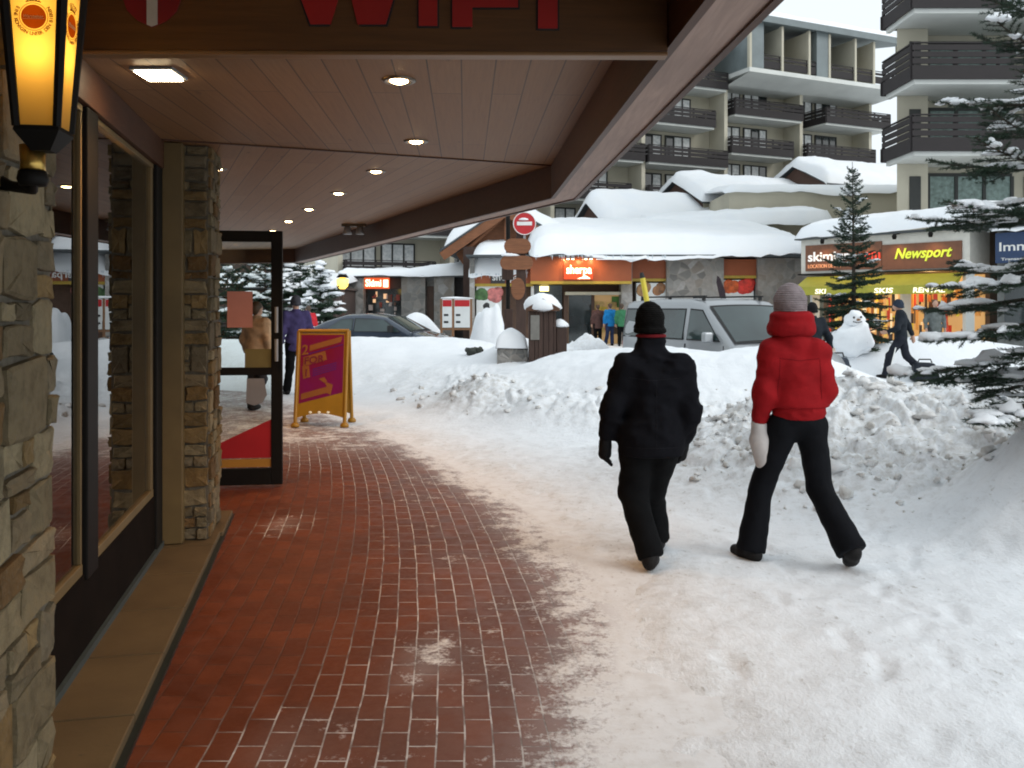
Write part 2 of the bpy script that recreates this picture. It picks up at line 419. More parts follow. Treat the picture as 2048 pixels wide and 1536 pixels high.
for _k in range(6):
    _x, _y = _rf.uniform(.6, 2.6), _rf.uniform(2.6, 4.5); _a = math.radians(_rf.uniform(-20, 25)); _s = 1
    while _y < 9.5 and len(FEET) < 150:
        FEET.append((_x + _s * .09 * math.cos(_a), _y - _s * .09 * math.sin(_a), _a, _rf.uniform(.5, 1.0))); _y += .62 * math.cos(_a); _x += .62 * math.sin(_a) - .03; _s = -_s
def footprints(X, Y, Z):
    for x, y, a, k in FEET:
        if x < float(edge_x(y)) + .25: continue
        m = (np.abs(X - x) < .3) & (np.abs(Y - y) < .3)
        if not m.any(): continue
        dx, dy = X[m] - x, Y[m] - y; u = dx * math.cos(a) - dy * math.sin(a); v = dx * math.sin(a) + dy * math.cos(a)
        w = np.where(v > .02, .055, .043); q = (u / w) ** 2 + (np.abs(v) / .15) ** 4
        Z[m] += -.014 * k * (1 - sstep(.5, 1.2, q)) + .006 * k * np.exp(-((np.sqrt(q) - 1.45) / .3) ** 2)
    return Z
def gz(x, y): return float(ground_h(np.array([x]), np.array([y]))[0])
def _axis(segs):
    out = [segs[0][0]]
    for a, b, st in segs:
        n = max(1, round((b - a) / st)); out += list(a + (b - a) * (np.arange(n) + 1) / n)
    return np.array(out)
_gx = _axis([(-160, -40, 12), (-40, -14, 2.2), (-14, -5, .35), (-5, -1.2, .1), (-1.2, 5.2, .036), (5.2, 9, .1), (9, 16, .25), (16, 40, 2), (40, 170, 13)])
_gy = _axis([(-30, -2, 4), (-2, 1.6, .3), (1.6, 10.5, .036), (10.5, 16, .07), (16, 24, .13), (24, 34, .4), (34, 60, 2.4), (60, 260, 20)])
GX, GY = np.meshgrid(_gx, _gy)
GZ = footprints(GX, GY, ground_h(GX, GY))
GZ = np.where((GX < -1.6 - .3 * GY) & (GY < 18), -.05, GZ)
_nx, _ny = len(_gx), len(_gy)
_i = np.arange((_nx - 1) * (_ny - 1)); _r, _c = _i // (_nx - 1), _i % (_nx - 1); _b = _r * _nx + _c
m1, m2 = clump_mask(GX, GY)
dirt = np.clip(m1 * .9 + m2 * .45 + .35 * sstep(-.9, -.1, GX - edge_x(GY) - .5) * sstep(.9, .2, GX - edge_x(GY)) + gauss(GX, GY, -.55, 13.6, .9, .7, .8), 0, 1)
walk = sstep(2.9, 1.2, np.abs(GX - edge_x(GY) - 1.2)) * sstep(14, 11, GY)
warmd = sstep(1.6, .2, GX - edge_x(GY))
t = NT("trodden_snow"); v = t.coord('Object')
nA = t.noise(v, 3.2, 6, .6); nB = t.noise(v, 13, 6, .65); nC = t.noise(v, 70, 3); nD = t.noise(t.mapping(v, (1, .55, 1)), 24, 5, .7)
c = t.mix(t.rampf(nA, .4, .7, 0, .6), (.84, .865, .89), (.79, .82, .85))
c = t.mix(t.math('MULTIPLY', t.attr("walk"), t.rampf(nB, .5, .68, 0, .35)), c, (.62, .625, .63))
c = t.mix(t.math('MULTIPLY', t.attr("walk"), t.math('MULTIPLY', t.rampf(nD, .56, .70, 0, .8), t.rampf(nA, .44, .62))), c, (.42, .40, .37))
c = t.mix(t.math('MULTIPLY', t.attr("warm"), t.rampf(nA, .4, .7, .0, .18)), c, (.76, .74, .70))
c = t.mix(t.math('MULTIPLY', t.attr("dirt"), t.rampf(nB, .38, .66, .04, .72)), c, (.49, .47, .43))
c = t.mix(t.math('MULTIPLY', t.attr("dirt"), t.rampf(nD, .62, .73, 0, .7)), c, (.24, .215, .19))
t.set('Base Color', c); t.set('Roughness', .75); t.set('Specular IOR Level', .25)
t.set('Normal', t.bump(nC, .25, .008, t.bump(nD, .35, .02, t.bump(nB, .3, .03))))
ground = raw("ground", np.stack([GX, GY, GZ], -1).reshape(-1, 3), np.stack([_b, _b + 1, _b + _nx + 1, _b + _nx], 1), t.mat, None, True,
             {"dirt": dirt.ravel(), "walk": walk.ravel(), "warm": warmd.ravel()})
tag(ground, "white trodden and piled snow over the street and square", "ground", kind='structure')

# ------------------------------------------------------------------ paving under the canopy
def glass_x(Y): return -1.093 - .211 * Y if Y < 5.8 else -2.32 - .40 * (Y - 5.8)
def tile_c(Y): return -.05 * Y - .0145 * max(0, Y - 3) ** 2 if Y < 13 else -2.10 - .34 * (Y - 13)
mb = MB(); ys = list(np.linspace(-2, 21, 93)); vs = []; uvs = {}
for y in ys:
    x0 = glass_x(y) - .3; x1 = float(edge_x(y)) + 1.6
    for k in range(25): vs.append((x0 + (x1 - x0) * k / 24, y, 0.0))
mb.add(vs, [(j * 25 + i, j * 25 + i + 1, j * 25 + i + 26, j * 25 + i + 25) for j in range(len(ys) - 1) for i in range(24)], 0)
t = NT("red_paver_tiles"); uv = t.coord('UV'); ob = t.coord('Object')
wob = t.n.new("ShaderNodeVectorMath"); wob.operation = 'ADD'; t.l.new(uv, wob.inputs[0])
nz = t.n.new("ShaderNodeTexNoise"); nz.inputs['Scale'].default_value = 2.5; t.l.new(uv, nz.inputs['Vector'])
sc_ = t.n.new("ShaderNodeVectorMath"); sc_.operation = 'SCALE'; sc_.inputs['Scale'].default_value = .02; t.l.new(nz.outputs['Color'], sc_.inputs[0]); t.l.new(sc_.outputs[0], wob.inputs[1])
br = t.n.new("ShaderNodeTexBrick"); t.l.new(wob.outputs[0], br.inputs['Vector']); br.inputs['Scale'].default_value = 1
br.inputs['Brick Width'].default_value = .215; br.inputs['Row Height'].default_value = .107; br.inputs['Mortar Size'].default_value = .0042
br.inputs['Mortar Smooth'].default_value = .3; br.inputs['Bias'].default_value = 0; br.offset = .5
br.inputs['Color1'].default_value = (.103, .0205, .0058, 1); br.inputs['Color2'].default_value = (.152, .033, .0092, 1); br.inputs['Mortar'].default_value = (.07, .026, .014, 1)
nA = t.noise(ob, 1.6, 5, .6); nB = t.noise(ob, 7, 6, .65); nC = t.noise(ob, 38, 5, .7)
col = t.mix(t.rampf(nA, .35, .7, 0, .55), br.outputs['Color'], (.058, .012, .0045))
col = t.mix(t.rampf(nB, .5, .8, 0, .4), col, (.21, .06, .02))
sn = t.attr("dust"); dj = t.math('MULTIPLY', br.outputs['Fac'], t.rampf(sn, .10, .36))        # snow packed into the joints
msk = t.math('ADD', t.math('ADD', sn, t.math('MULTIPLY', t.math('SUBTRACT', nB, .5), 1.35)), t.math('ADD', t.math('MULTIPLY', t.math('SUBTRACT', nC, .5), .9), t.math('MULTIPLY', t.math('SUBTRACT', nA, .5), .9)))
dm = t.math('MAXIMUM', t.math('MAXIMUM', t.rampf(msk, .50, 1.02), t.rampf(sn, .86, 1.0)), t.math('MULTIPLY', t.rampf(sn, .2, .9), .22))
dm = t.math('MAXIMUM', dm, t.math('MULTIPLY', dj, t.rampf(nB, .35, .65, .15, .75)))
nS = t.noise(t.mapping(ob, (1, .55, 1)), 24, 5, .7)
col = t.mix(dm, col, t.mix(t.math('MULTIPLY', t.rampf(nS, .54, .70, 0, .7), t.rampf(nA, .40, .60)), t.mix(t.rampf(nB, .4, .7), (.80, .81, .82), (.70, .69, .68)), (.42, .37, .33)))
t.set('Base Color', col); t.set('Roughness', t.rampf(t.math('MAXIMUM', dm, nB), .3, .8, .42, .85)); t.set('Specular IOR Level', .35)
t.set('Normal', t.bump(nC, .15, .004, t.bump(t.math('ADD', t.math('MULTIPLY', t.math('MULTIPLY', br.outputs['Fac'], -1), t.math('SUBTRACT', 1.0, dm)), t.math('MULTIPLY', dm, t.math('ADD', .5, t.math('MULTIPLY', nB, 1.2)))), .5, .006)))
pav = mb.build("pavement", t.mat, uv=lambda p: (p[1] * 1.0, p[0] - tile_c(p[1])))
dust = []
for x, y, z in mb.v:
    s = float(edge_x(y)) - x
    d = 1 - float(sstep(.02, .95, s)); d = max(d, float(sstep(7.2, 11.5, y)) * .74, .44 * (1 - float(sstep(.5, 2.3, s))))
    dust.append(max(d, .12))
dust = np.array(dust) + np.array([gauss(np.array(x), np.array(y), -1.72, 6.7, .55, .16, .3) + gauss(np.array(x), np.array(y), -.42, 4.12, .4, .12, .2) + gauss(np.array(x), np.array(y), -.9, 3.35, .28, .2, .2) for x, y, z in mb.v])
a = pav.data.attributes.new("dust", 'FLOAT', 'POINT'); a.data.foreach_set('value', dust.astype(np.float32))
tag(pav, "red brick paving under the canopy dusted with snow", "pavement", kind='structure')

# ------------------------------------------------------------------ the shop front we walk along
shop = thing("shop_front", "stone and timber shop front with lit plank ceiling canopy at the left", "shop", (-1.9, 4.0, 0))
WD = Vector((-.211, 1, 0)).normalized(); WN = Vector((1, .211, 0)).normalized()    # along the wall, out towards the street
def wp(Y, out=0.0, z=0.0):
    p = Vector((-1.093 - .211 * Y, Y, 0)) + WN * out; p.z = z; return p
PAL = [(c[0] * .56, c[1] * .50, c[2] * .37) for c in [(.30, .275, .22), (.36, .32, .25), (.26, .235, .19), (.35, .27, .165), (.30, .215, .12), (.40, .375, .31), (.24, .16, .09), (.33, .29, .235), (.27, .25, .22)]]
def stone_face(mb, o, u, v, width, height, rng, hmin=.07, hmax=.2):
    """rubble masonry: every stone an uneven block proud of the mortar plane (o,u,v)"""
    n = u.cross(v).normalized(); z = 0.0
    def block(x0, x1, z0, z1):
        g = .006; c = rng.choice(PAL); k = rng.uniform(.75, 1.2); c = tuple(q * k for q in c); d = rng.uniform(.010, .030)
        x0 += g * rng.uniform(.5, 1.6); x1 -= g * rng.uniform(.5, 1.6); z0 += g * rng.uniform(.5, 1.6); z1 -= g * rng.uniform(.5, 1.6)
        w, h = x1 - x0, z1 - z0; ring = []
        for s, t_ in ((0, .05), (.06, 0), (.5, rng.uniform(-.05, .05)), (.94, 0), (1, .06), (1, .5), (1, .94), (.95, 1), (.5, 1 + rng.uniform(-.05, .05)), (.05, 1), (0, .95), (0, .5)):
            ring.append((x0 + w * s + rng.uniform(-1, 1) * min(.011, w * .07), z0 + h * t_ + rng.uniform(-1, 1) * min(.011, h * .07)))
        k = len(ring); mx_ = sum(p[0] for p in ring) / k; mz_ = sum(p[1] for p in ring) / k
        vs = [o + u * p[0] + v * p[1] - n * .01 for p in ring]
        vs += [o + u * (p[0] * .985 + mx_ * .015) + v * (p[1] * .98 + mz_ * .02) + n * d * .8 for p in ring]
        vs += [o + u * (p[0] * .90 + mx_ * .1) + v * (p[1] * .88 + mz_ * .12) + n * (d + rng.uniform(-.007, .006)) for p in ring]
        vs.append(o + u * mx_ + v * mz_ + n * (d + rng.uniform(-.004, .008)))
        fs = []
        for i in range(k):
            j = (i + 1) % k; fs += [(i, j, k + j, k + i), (k + i, k + j, 2 * k + j, 2 * k + i), (2 * k + i, 2 * k + j, 3 * k)]
        mb.add(vs, fs, 0, False, c)
    while z < height - .03:
        h = min(rng.uniform(hmin, hmax), height - z)
        if height - z - h < hmin * .7: h = height - z
        x = 0.0
        while x < width - .02:
            w = min(h * rng.uniform(.9, 1.9), width - x)
            if width - x - w < .07: w = width - x
            if h > .13 and rng.random() < .4:
                q = rng.uniform(.35, .65); block(x, x + w, z, z + h * q)
                if w > .2 and rng.random() < .5: r = rng.uniform(.35, .65); block(x, x + w * r, z + h * q, z + h); block(x + w * r, x + w, z + h * q, z + h)
                else: block(x, x + w, z + h * q, z + h)
            else: block(x, x + w, z, z + h)
            x += w
        z += h
UP = Vector((0, 0, 1)); rng = random.Random(11)
def pillar(Y0, Y1, out0, out1, seed, z0=.055, z1=2.745, hm=.07, hx=.2):
    rng = random.Random(seed); mb = MB()
    a, b, c, d = wp(Y0, out1), wp(Y1, out1), wp(Y1, out0), wp(Y0, out0)
    mb.hexa([(p.x, p.y, z0) for p in (a, b, c, d)] + [(p.x, p.y, z1) for p in (a, b, c, d)], 1)
    H = z1 - z0
    stone_face(mb, a + UP * z0, (b - a).normalized(), UP, (b - a).length, H, rng, hm, hx)          # street face
    stone_face(mb, d + UP * z0, (a - d).normalized(), UP, (a - d).length, H, rng)          # face towards the camera
    stone_face(mb, b + UP * z0, (c - b).normalized(), UP, (c - b).length, H, rng)          # far face
    return mb.build("stone_pillar", [M['stone'], M['mortar']], shop)
pillar(.9, 2.98, -.1, .155, 5, hm=.13, hx=.27); pillar(6.02, 6.6, -.02, .285, 21)
# plinth, dark strip, low wall
mb = MB()
def strip(mb, Y0, Y1, o0, o1, z0, z1, m=0): 
    q = [wp(Y0, o0), wp(Y0, o1), wp(Y1, o1), wp(Y1, o0)]
    mb.hexa([(p.x, p.y, z0) for p in q] + [(p.x, p.y, z1) for p in q], m)
y = -1.0
y = -9.0
while y < 6.2:
    y1 = min(y + .62, 6.22); strip(mb, y + .004, y1 - .004, .0, .342, -.05, .052, 0); y = y1
strip(mb, 6.22, 6.9, -.1, .36, -.05, .045, 0)
t = NT("worn_plinth_stone"); v = t.coord('Object'); nA = t.noise(v, 3, 5); nB = t.noise(v, 16, 5, .7)
c = t.ramp(nA, [(.3, (.068, .043, .016)), (.7, (.108, .072, .030))]); c = t.mix(t.rampf(nB, .62, .75, 0, .7), c, (.05, .035, .02))
t.set('Base Color', c); t.set('Roughness', .7); t.set('Normal', t.bump(nB, .3, .006)); M['plinth'] = t.mat
mb.build("plinth", M['plinth'], shop, bevel=.006)
mb = MB(); strip(mb, -9, 6.9, .344, .372, -.05, .018, 0); mb.build("gutter_strip", mat("wet_dark_gutter", (.012, .018, .017), .35, 0, .3), shop)
mb = MB(); strip(mb, -9, 5.99, -.03, -.002, .0, .43, 0); mb.build("base_wall", mat("dark_base_panel", (.008, .005, .0035), .85, 0, .3, spec=.08), shop)
mb = MB(); strip(mb, 2.9, 5.99, -.001, .02, .05, .085, 0); mb.build("metal_trim", mat("blue_grey_trim", (.075, .10, .105), .4, .4, .1), shop)
# windows
t_wood = M['cream_paint']
def shop_window(Y0, Y1, far=False):
    mb = MB(); z0, z1 = .43, 2.56
    strip(mb, Y0, Y1, -.075, -.005, z0, z0 + .05); strip(mb, Y0, Y1, -.075, -.005, z1 - .03, z1)
    strip(mb, Y0, Y0 + .025, -.088, -.008, z0 + .05, z1 - .03); strip(mb, Y1 - (.07 if far else .02), Y1, -.073, -.008, z0 + .05, z1 - .03)
    f = mb.build("shop_window", t_wood, shop, bevel=.004)
    mb = MB(); strip(mb, Y0 + .02, Y1 - .015, -.030, -.024, z0 + .04, z1 - .02); mb.build("pane", M['glass'], f)
    return f
shop_window(-8.9, -.3); shop_window(.2, 4.02); shop_window(4.26, 5.68, True)
mb = MB(); strip(mb, 4.04, 4.23, -.10, .012, .40, 2.56); mb.build("mullion", M['dark_metal'], shop, bevel=.006)
mb = MB(); strip(mb, 5.70, 5.90, -.10, .012, .06, 2.56); mb.build("mullion", M['dark_metal'], shop, bevel=.006)
mb = MB(); strip(mb, 5.915, 6.015, .0, .135, .056, 2.745); mb.build("jamb_post", t_wood, shop, bevel=.006)
mb = MB(); strip(mb, -9, 5.9, -.12, .02, 2.565, 2.745); mb.build("window_header", M['brown_wood'], shop)
# interior of the shop, seen through the glass
mb = MB()
a = wp(-9, -.14); b = wp(5.9, -.14); c = b - WN * 2.6; d = a - WN * 2.6
mb.hexa([(p.x, p.y, -.03) for p in (d, a, b, c)] + [(p.x, p.y, .02) for p in (d, a, b, c)], 0)
mb.wallbox(d, c, .06, .02, 2.75, 1); mb.wallbox(c, b, .06, .02, 2.75, 1); mb.wallbox(a, d, .06, .02, 2.75, 1)
mb.hexa([(p.x, p.y, 2.752) for p in (d, a, b, c)] + [(p.x, p.y, 2.80) for p in (d, a, b, c)], 1)
mb.build("shop_interior", [mat("interior_floor", (.10, .05, .025), .5), wood("interior_panelling", (.16, .07, .028), 2, .5)], shop)
mb = MB(); o = wp(5.1, -.75); stone_face(mb, o + Vector((0, 0, .02)), Vector((1, 0, 0)), UP, .42, 2.6, random.Random(3)); mb.box(o.x, o.x + .42, o.y, o.y + .3, .02, 2.72, 1)  # added solid column standing in for the street pillar's reflection in the glass
mb.build("reflection_column", [M['stone'], M['mortar']], shop)
for z in (1.98, 1.72):
    mb = MB(); mb.lathe([(.0, -.012), (.085, -.012), (.10, .004), (.10, .012), (0, .012)], (o.x + .22, o.y - .05, z), 24, 0, True, 'y'); q = mb.build("wall_plate", M['brass'], shop)
mb = MB(); o2 = wp(4.9, -1.6); mb.box(o2.x - .3, o2.x + .5, o2.y - 1.6, o2.y + .3, .02, .95, 0); mb.box(o2.x - .33, o2.x + .53, o2.y - 1.63, o2.y + .33, .952, 1.0, 0)
mb.build("shop_counter", wood("counter_wood", (.14, .055, .02), 1), shop)

rg0 = random.Random(17)
mb = MB(); gm0 = [mat("bottle_green", (.02, .05, .02), .2), mat("amber_jar", (.35, .14, .02), .25), mat("red_tin", (.28, .03, .02), .4), mat("cream_box", (.45, .36, .2), .6), mat("shelf_wood", (.12, .05, .02), .6)]
for zz in (.75, 1.15, 1.55, 1.95):
    p = wp(5.4, -1.5); mb.box(p.x - .1, p.x + 1.05, p.y, p.y + .25, zz, zz + .025, 4)
    for k in range(11):
        xx = p.x - .05 + .1 * k; mb.lathe([(.032, 0), (.034, .12), (.015, .17), (.015, .22), (0, .22)], (xx, p.y + .08, zz + .026), 8, rg0.randrange(4))
mb.build("stocked_shelf", gm0, shop)
for yy, oo in ((4.9, -.6), (5.3, -1.1), (3.9, -1.0), (3.1, -.7)):
    p = wp(yy, oo); mb = MB(); mb.ell((p.x, p.y, 2.25), (.06, .06, .075), 12, 8, 0); mb.tube([(p.x, p.y, 2.33), (p.x, p.y, 2.745)], .006, 5, 1); mb.build("pendant_lamp", [emit("warm_pendant_glass", (1, .6, .22), 16), M['dark_metal']], shop)
l = bpy.data.lights.new("interior_light", 'POINT'); l.energy = 45; l.color = (1, .50, .16); l.shadow_soft_size = .15; o_ = bpy.data.objects.new("interior_light", l); COL.objects.link(o_); o_.parent = shop; o_.location = wp(4.7, -1.0, 2.2) - shop.location

# ------------------------------------------------------------------ canopy: ceiling, beams, roof
t = NT("ceiling_planks"); uv = t.coord('UV')
br = t.n.new("ShaderNodeTexBrick"); t.l.new(uv, br.inputs['Vector']); br.inputs['Scale'].default_value = 1; br.inputs['Brick Width'].default_value = 2.3
br.inputs['Row Height'].default_value = .156; br.inputs['Mortar Size'].default_value = .0035; br.inputs['Mortar Smooth'].default_value = .2; br.offset = .37; br.offset_frequency = 2
br.inputs['Color1'].default_value = (.25, .128, .056, 1); br.inputs['Color2'].default_value = (.30, .17, .084, 1); br.inputs['Mortar'].default_value = (.045, .03, .022, 1); br.inputs['Bias'].default_value = -.1
g = t.noise(t.mapping(uv, (1.1, 26, 1)), 2.2, 6, .65, .8); g2 = t.noise(uv, 1.2, 3)
kn = t.n.new("ShaderNodeTexVoronoi"); kn.inputs['Scale'].default_value = 1; t.l.new(t.mapping(uv, (1.6, 5, 1)), kn.inputs['Vector'])
c = t.mix(t.rampf(g, .35, .75, 0, .5), br.outputs['Color'], (.17, .085, .04)); c = t.mix(t.rampf(g2, .4, .7, 0, .25), c, (.24, .13, .06))
c = t.mix(t.rampf(kn.outputs['Distance'], .03, .10, .7, 0), c, (.12, .06, .035))
t.set('Base Color', c); t.set('Roughness', .55); t.set('Specular IOR Level', .35); t.set('Normal', t.bump(br.outputs['Fac'], -.5, .006, t.bump(g, .08, .003))); M['planks'] = t.mat
def poly_slab(mb, pts, z0, z1, m=0):
    k = len(pts); mb.add([(x, y, z0) for x, y in pts] + [(x, y, z1) for x, y in pts],
           [tuple(range(k - 1, -1, -1)), tuple(range(k, 2 * k))] + [(i, (i + 1) % k, k + (i + 1) % k, k + i) for i in range(k)], m)
Cn = Vector((.306, 6.92)); Dn = Vector((-4.19, 17.1)); En = Vector((-11.0, 19.2))
def seam(x): return 5.84 + (x + 2.29) * .4137
W0 = (-2.55, seam(-2.55))
mb = MB(); poly_slab(mb, [(1.102, -9), tuple(Cn), W0, (.85, -9)], 2.75, 2.79)
def uv1(p): return (p[1] * .9985 - p[0] * .05, p[0] * .9985 + p[1] * .053 + 10)
mb.build("ceiling", M['planks'], shop, uv=uv1)
mb = MB(); poly_slab(mb, [(Cn.x, Cn.y + .012), tuple(Dn), (-9.0, 17.9), (-7.2, 17.0), (-2.75 - .41 * 2.2, 8.0), (W0[0], W0[1] + .012)], 2.75, 2.79)
d2 = Vector((-.41, 1)).normalized()
mb.build("ceiling", M['planks'], shop, uv=lambda p: (p[0] * d2.x + p[1] * d2.y, p[0] * d2.y - p[1] * d2.x + 10))
mb = MB(); a = Vector(W0 + (2.747,)); b = Vector((Cn.x, Cn.y, 2.747)); mb.beam(a, b, .02, .012); mb.build("ceiling_seam", M['brown_wood'], shop)
# fascia beams (inner board, soffit planks, outer board)
ins = [Vector((1.102, -9)), Cn, Dn, En]
def offs(pts, w):
    out = []
    for i, p in enumerate(pts):
        if i == 0: d = (pts[1] - p).normalized()
        elif i == len(pts) - 1: d = (p - pts[i - 1]).normalized()
        else: d = None
        if d is not None: out.append(p + Vector((d.y, -d.x)) * w)
        else:
            a = (p - pts[i - 1]).normalized(); b = (pts[i + 1] - p).normalized(); na = Vector((a.y, -a.x)); nb = Vector((b.y, -b.x)); mm = (na + nb).normalized(); out.append(p + mm * (w / mm.dot(na)))
    return out
i0, i1, o0, o1 = ins, offs(ins, .03), offs(ins, .185), offs(ins, .212)
def run(mb, A, B, z0, z1, uvd=None):
    for k in range(3):
        q = [A[k], B[k], B[k + 1], A[k + 1]]; mb.hexa([(p.x, p.y, z0) for p in q] + [(p.x, p.y, z1) for p in q])
mb = MB(); run(mb, i0, i1, 2.49, 2.748); mb.build("fascia_board", M['brown_wood'], shop)
mb = MB(); run(mb, [a * 1 for a in i1], o0, 2.495, 2.52)
mb.build("soffit", wood("pale_soffit_board", (.40, .285, .235), 1, .6, .22), shop, uv=lambda p: (p[1] + p[0] * .02 + 3, (p[0] + .05 * p[1]) * .36 + .03))
mb = MB(); run(mb, o0, o1, 2.485, 3.02); mb.build("fascia_board", M['brown_wood'], shop)
roof = [(-2, -9), (o1[0].x - .03, -9), tuple(o1[1] + Vector((-.03, -.03))), tuple(o1[2] + Vector((-.03, -.03))), tuple(o1[3]), (-14, 16), (-9, 6)]
mb = MB(); poly_slab(mb, roof, 2.86, 3.0); rf = mb.build("canopy_roof", M['slate'], shop)
rs = [(-2, -8.9), (o1[0].x - .25, -8.9), tuple(o1[1] + Vector((-.25, -.1))), tuple(o1[2] + Vector((-.25, -.15))), tuple(o1[3] + Vector((0, -.2))), (-13.8, 16), (-8.8, 6)]
mb = MB(); poly_slab(mb, rs, 3.003, 3.5); mb.build("roof_snow", M['snow_roof'], rf, bevel=.2, seg=3)
# wall beyond the second pillar
mb = MB(); mb.wallbox((-2.52, 6.62), (-3.12, 7.98), .2, .0, 2.748); mb.wallbox((-3.55, 9.1), (-7.4, 17.6), .2, 0, 2.748)
mb.build("side_wall", M['stone_far'], shop)

# the open glazed door
door = thing("x", None, None); bpy.data.objects.remove(door)
dh = Vector((-3.13, 8.00)); de = Vector((XP(564, 8.1), 8.12)); dd = (de - dh); dl = dd.length; dd.normalize(); DU = Vector((dd.x, dd.y, 0)); DN = Vector((dd.y, -dd.x, 0))
def dpt(s, z, out=0.0): return Vector((dh.x, dh.y, z)) + DU * s + DN * out
def dbox(mb, s0, s1, z0, z1, o0=-.025, o1=.025, m=0):
    mb.hexa([dpt(s0, z0, o1), dpt(s1, z0, o1), dpt(s1, z0, o0), dpt(s0, z0, o0), dpt(s0, z1, o1), dpt(s1, z1, o1), dpt(s1, z1, o0), dpt(s0, z1, o0)], m)
mb = MB(); dbox(mb, 0, .11, .02, 2.335); dbox(mb, dl - .10, dl, .02, 2.335); dbox(mb, .11, dl - .10, .02, .17); dbox(mb, .11, dl - .10, 2.235, 2.335); dbox(mb, .11, dl - .10, 1.02, 1.09)
dr = mb.build("door", M['dark_metal'], shop, bevel=.004)
mb = MB(); dbox(mb, .10, dl - .09, .16, 1.03, -.006, .006); dbox(mb, .10, dl - .09, 1.08, 2.245, -.006, .006); mb.build("door_glass", M['clear_glass'], dr)
def dsx(px): return (XP(px, 8.08) - dh.x) / DU.x
def dz(py): return ZP(py, 8.08)
mb = MB(); dbox(mb, dsx(456), dsx(505), dz(655), dz(583), .008, .011); mb.build("notice", mat("pink_paper", (.42, .20, .18), .8, 0, .05), dr)
mb = MB(); dbox(mb, dsx(490), dsx(543), dz(735), dz(698), .008, .011); mb.build("notice", mat("olive_card", (.16, .14, .055), .8, 0, .1), dr)
mb = MB(); mb.prism([(dsx(492), dz(806)), (dsx(508), dz(811)), (dsx(524), dz(806)), (dsx(533), dz(790)), (dsx(527), dz(757)), (dsx(494), dz(757))], dpt(0, 0, .008) - Vector((0, 0, 0)), DU, UP, .003)
mb.build("sticker", mat("grey_sticker", (.22, .23, .25), .7, 0, .08), dr)
mb = MB(); mb.prism([(dsx(425), dz(916)), (dsx(543), dz(916)), (dsx(543), dz(838)), (dsx(425), dz(893))], dpt(0, 0, .008), DU, UP, .003); mb.build("sticker", mat("red_film", (.40, .012, .018), .5, 0, .08), dr)
mb = MB(); mb.prism([(dsx(425), dz(934)), (dsx(543), dz(934)), (dsx(543), dz(918)), (dsx(425), dz(918))], dpt(0, 0, .008), DU, UP, .003); mb.build("sticker", mat("ochre_film", (.42, .20, .03), .5, 0, .08), dr)
mb = MB()
for z0, z1 in ((dz(665), dz(614)), (dz(722), dz(678))):
    mb.tube([dpt(dl - .045, z0, .07), dpt(dl - .045, z1, .07)], .016, 10); 
    for z in (z0 + .03, z1 - .03): mb.tube([dpt(dl - .045, z, .02), dpt(dl - .045, z, .07)], .009, 8)
mb.build("door_handle", M['grey'], dr)

# ------------------------------------------------------------------ the sign board across the canopy
board = thing("sign_board", "brown board with red lettering and shield hanging across the canopy", "sign board", (-.4, 2.9, 2.46))
bu = Vector((.506 + 1.75, .025, 0)).normalized()
b0 = Vector((-1.75, 2.855, 2.462)); bl = (Vector((.506, 2.905, 0)) - Vector((-1.75, 2.855, 0))).length; BN = Vector((bu.y, -bu.x, 0))
mb = MB(); mb.prism([(0, .014), (bl, .014), (bl, .286), (0, .286)], b0 - BN * .0, bu, UP, -.045 * -1)
mb.v = [tuple(Vector(p) - BN * .045) for p in mb.v]
mb.build("panel", wood("varnished_brown_panel", (.105, .043, .012), 0, .42, .3), board, bevel=.003)
mb = MB(); mb.prism([(0, 0), (bl, 0), (bl, .013), (0, .013)], b0 - BN * .052, bu, UP, .058); mb.build("bottom_trim", wood("golden_trim_wood", (.21, .105, .04), 0, .4, .2), board, bevel=.004)
def bpt(px, py, out=.002):
    """a point of the board's face seen at photo pixel px,py"""
    k = (px - CX) / F; s = (k * b0.y - b0.x) / (bu.x - k * bu.y); p = b0 + bu * s; p.z = ZP(py, p.y); return p + BN * out
def letter(polys, name="letter"):
    for q, mt, out, dep in ((1, 'letter_red', .002, .008),):
        mb = MB()
        for poly in polys:
            pts = [bpt(x, y) for x, y in poly]; k = len(pts); n = BN * .008
            mb.add(pts + [p + n for p in pts], [tuple(range(k)), tuple(range(2 * k - 1, k - 1, -1))] + [(i, k + i, k + (i + 1) % k, (i + 1) % k) for i in range(k)], 0)
        l = mb.build(name, mat("red_letter_face", (.33, .010, .008), .5, 0, .1), board)
        mb = MB()
        for poly in polys:                                 # black edging just behind
            cx_ = sum(p[0] for p in poly) / len(poly); cy_ = sum(p[1] for p in poly) / len(poly)
            pts = [bpt(x + (3.2 if x > cx_ else -3.2), y + (3.2 if y > cy_ else -3.2), .0005) for x, y in poly]; k = len(pts); n = BN * .004
            mb.add(pts + [p + n for p in pts], [tuple(range(k)), tuple(range(2 * k - 1, k - 1, -1))] + [(i, k + i, k + (i + 1) % k, (i + 1) % k) for i in range(k)], 0)
        mb.build("letter_edging", M['black'], l)
T = -72
letter([[(622, 50), (662, 50), (683, -20), (699, -20), (716, 50), (772, 50), (808, T), (768, T), (745, 0), (731, 0), (710, T), (676, T), (655, 0), (640, 0), (618, T), (576, T)]])
letter([[(838, 53), (875, 53), (875, T), (838, T)]])
letter([[(905, 55), (945, 55), (945, 16), (1036, 16), (1036, -22), (945, -22), (945, -42), (1046, -42), (1046, T), (905, T)]])
letter([[(1076, 58), (1115, 58), (1115, T), (1076, T)]])
mb = MB()
sh = [(248, -50), (248, 0), (256, 22), (276, 42), (305, 56), (334, 43), (354, 24), (363, 0), (363, -50)]
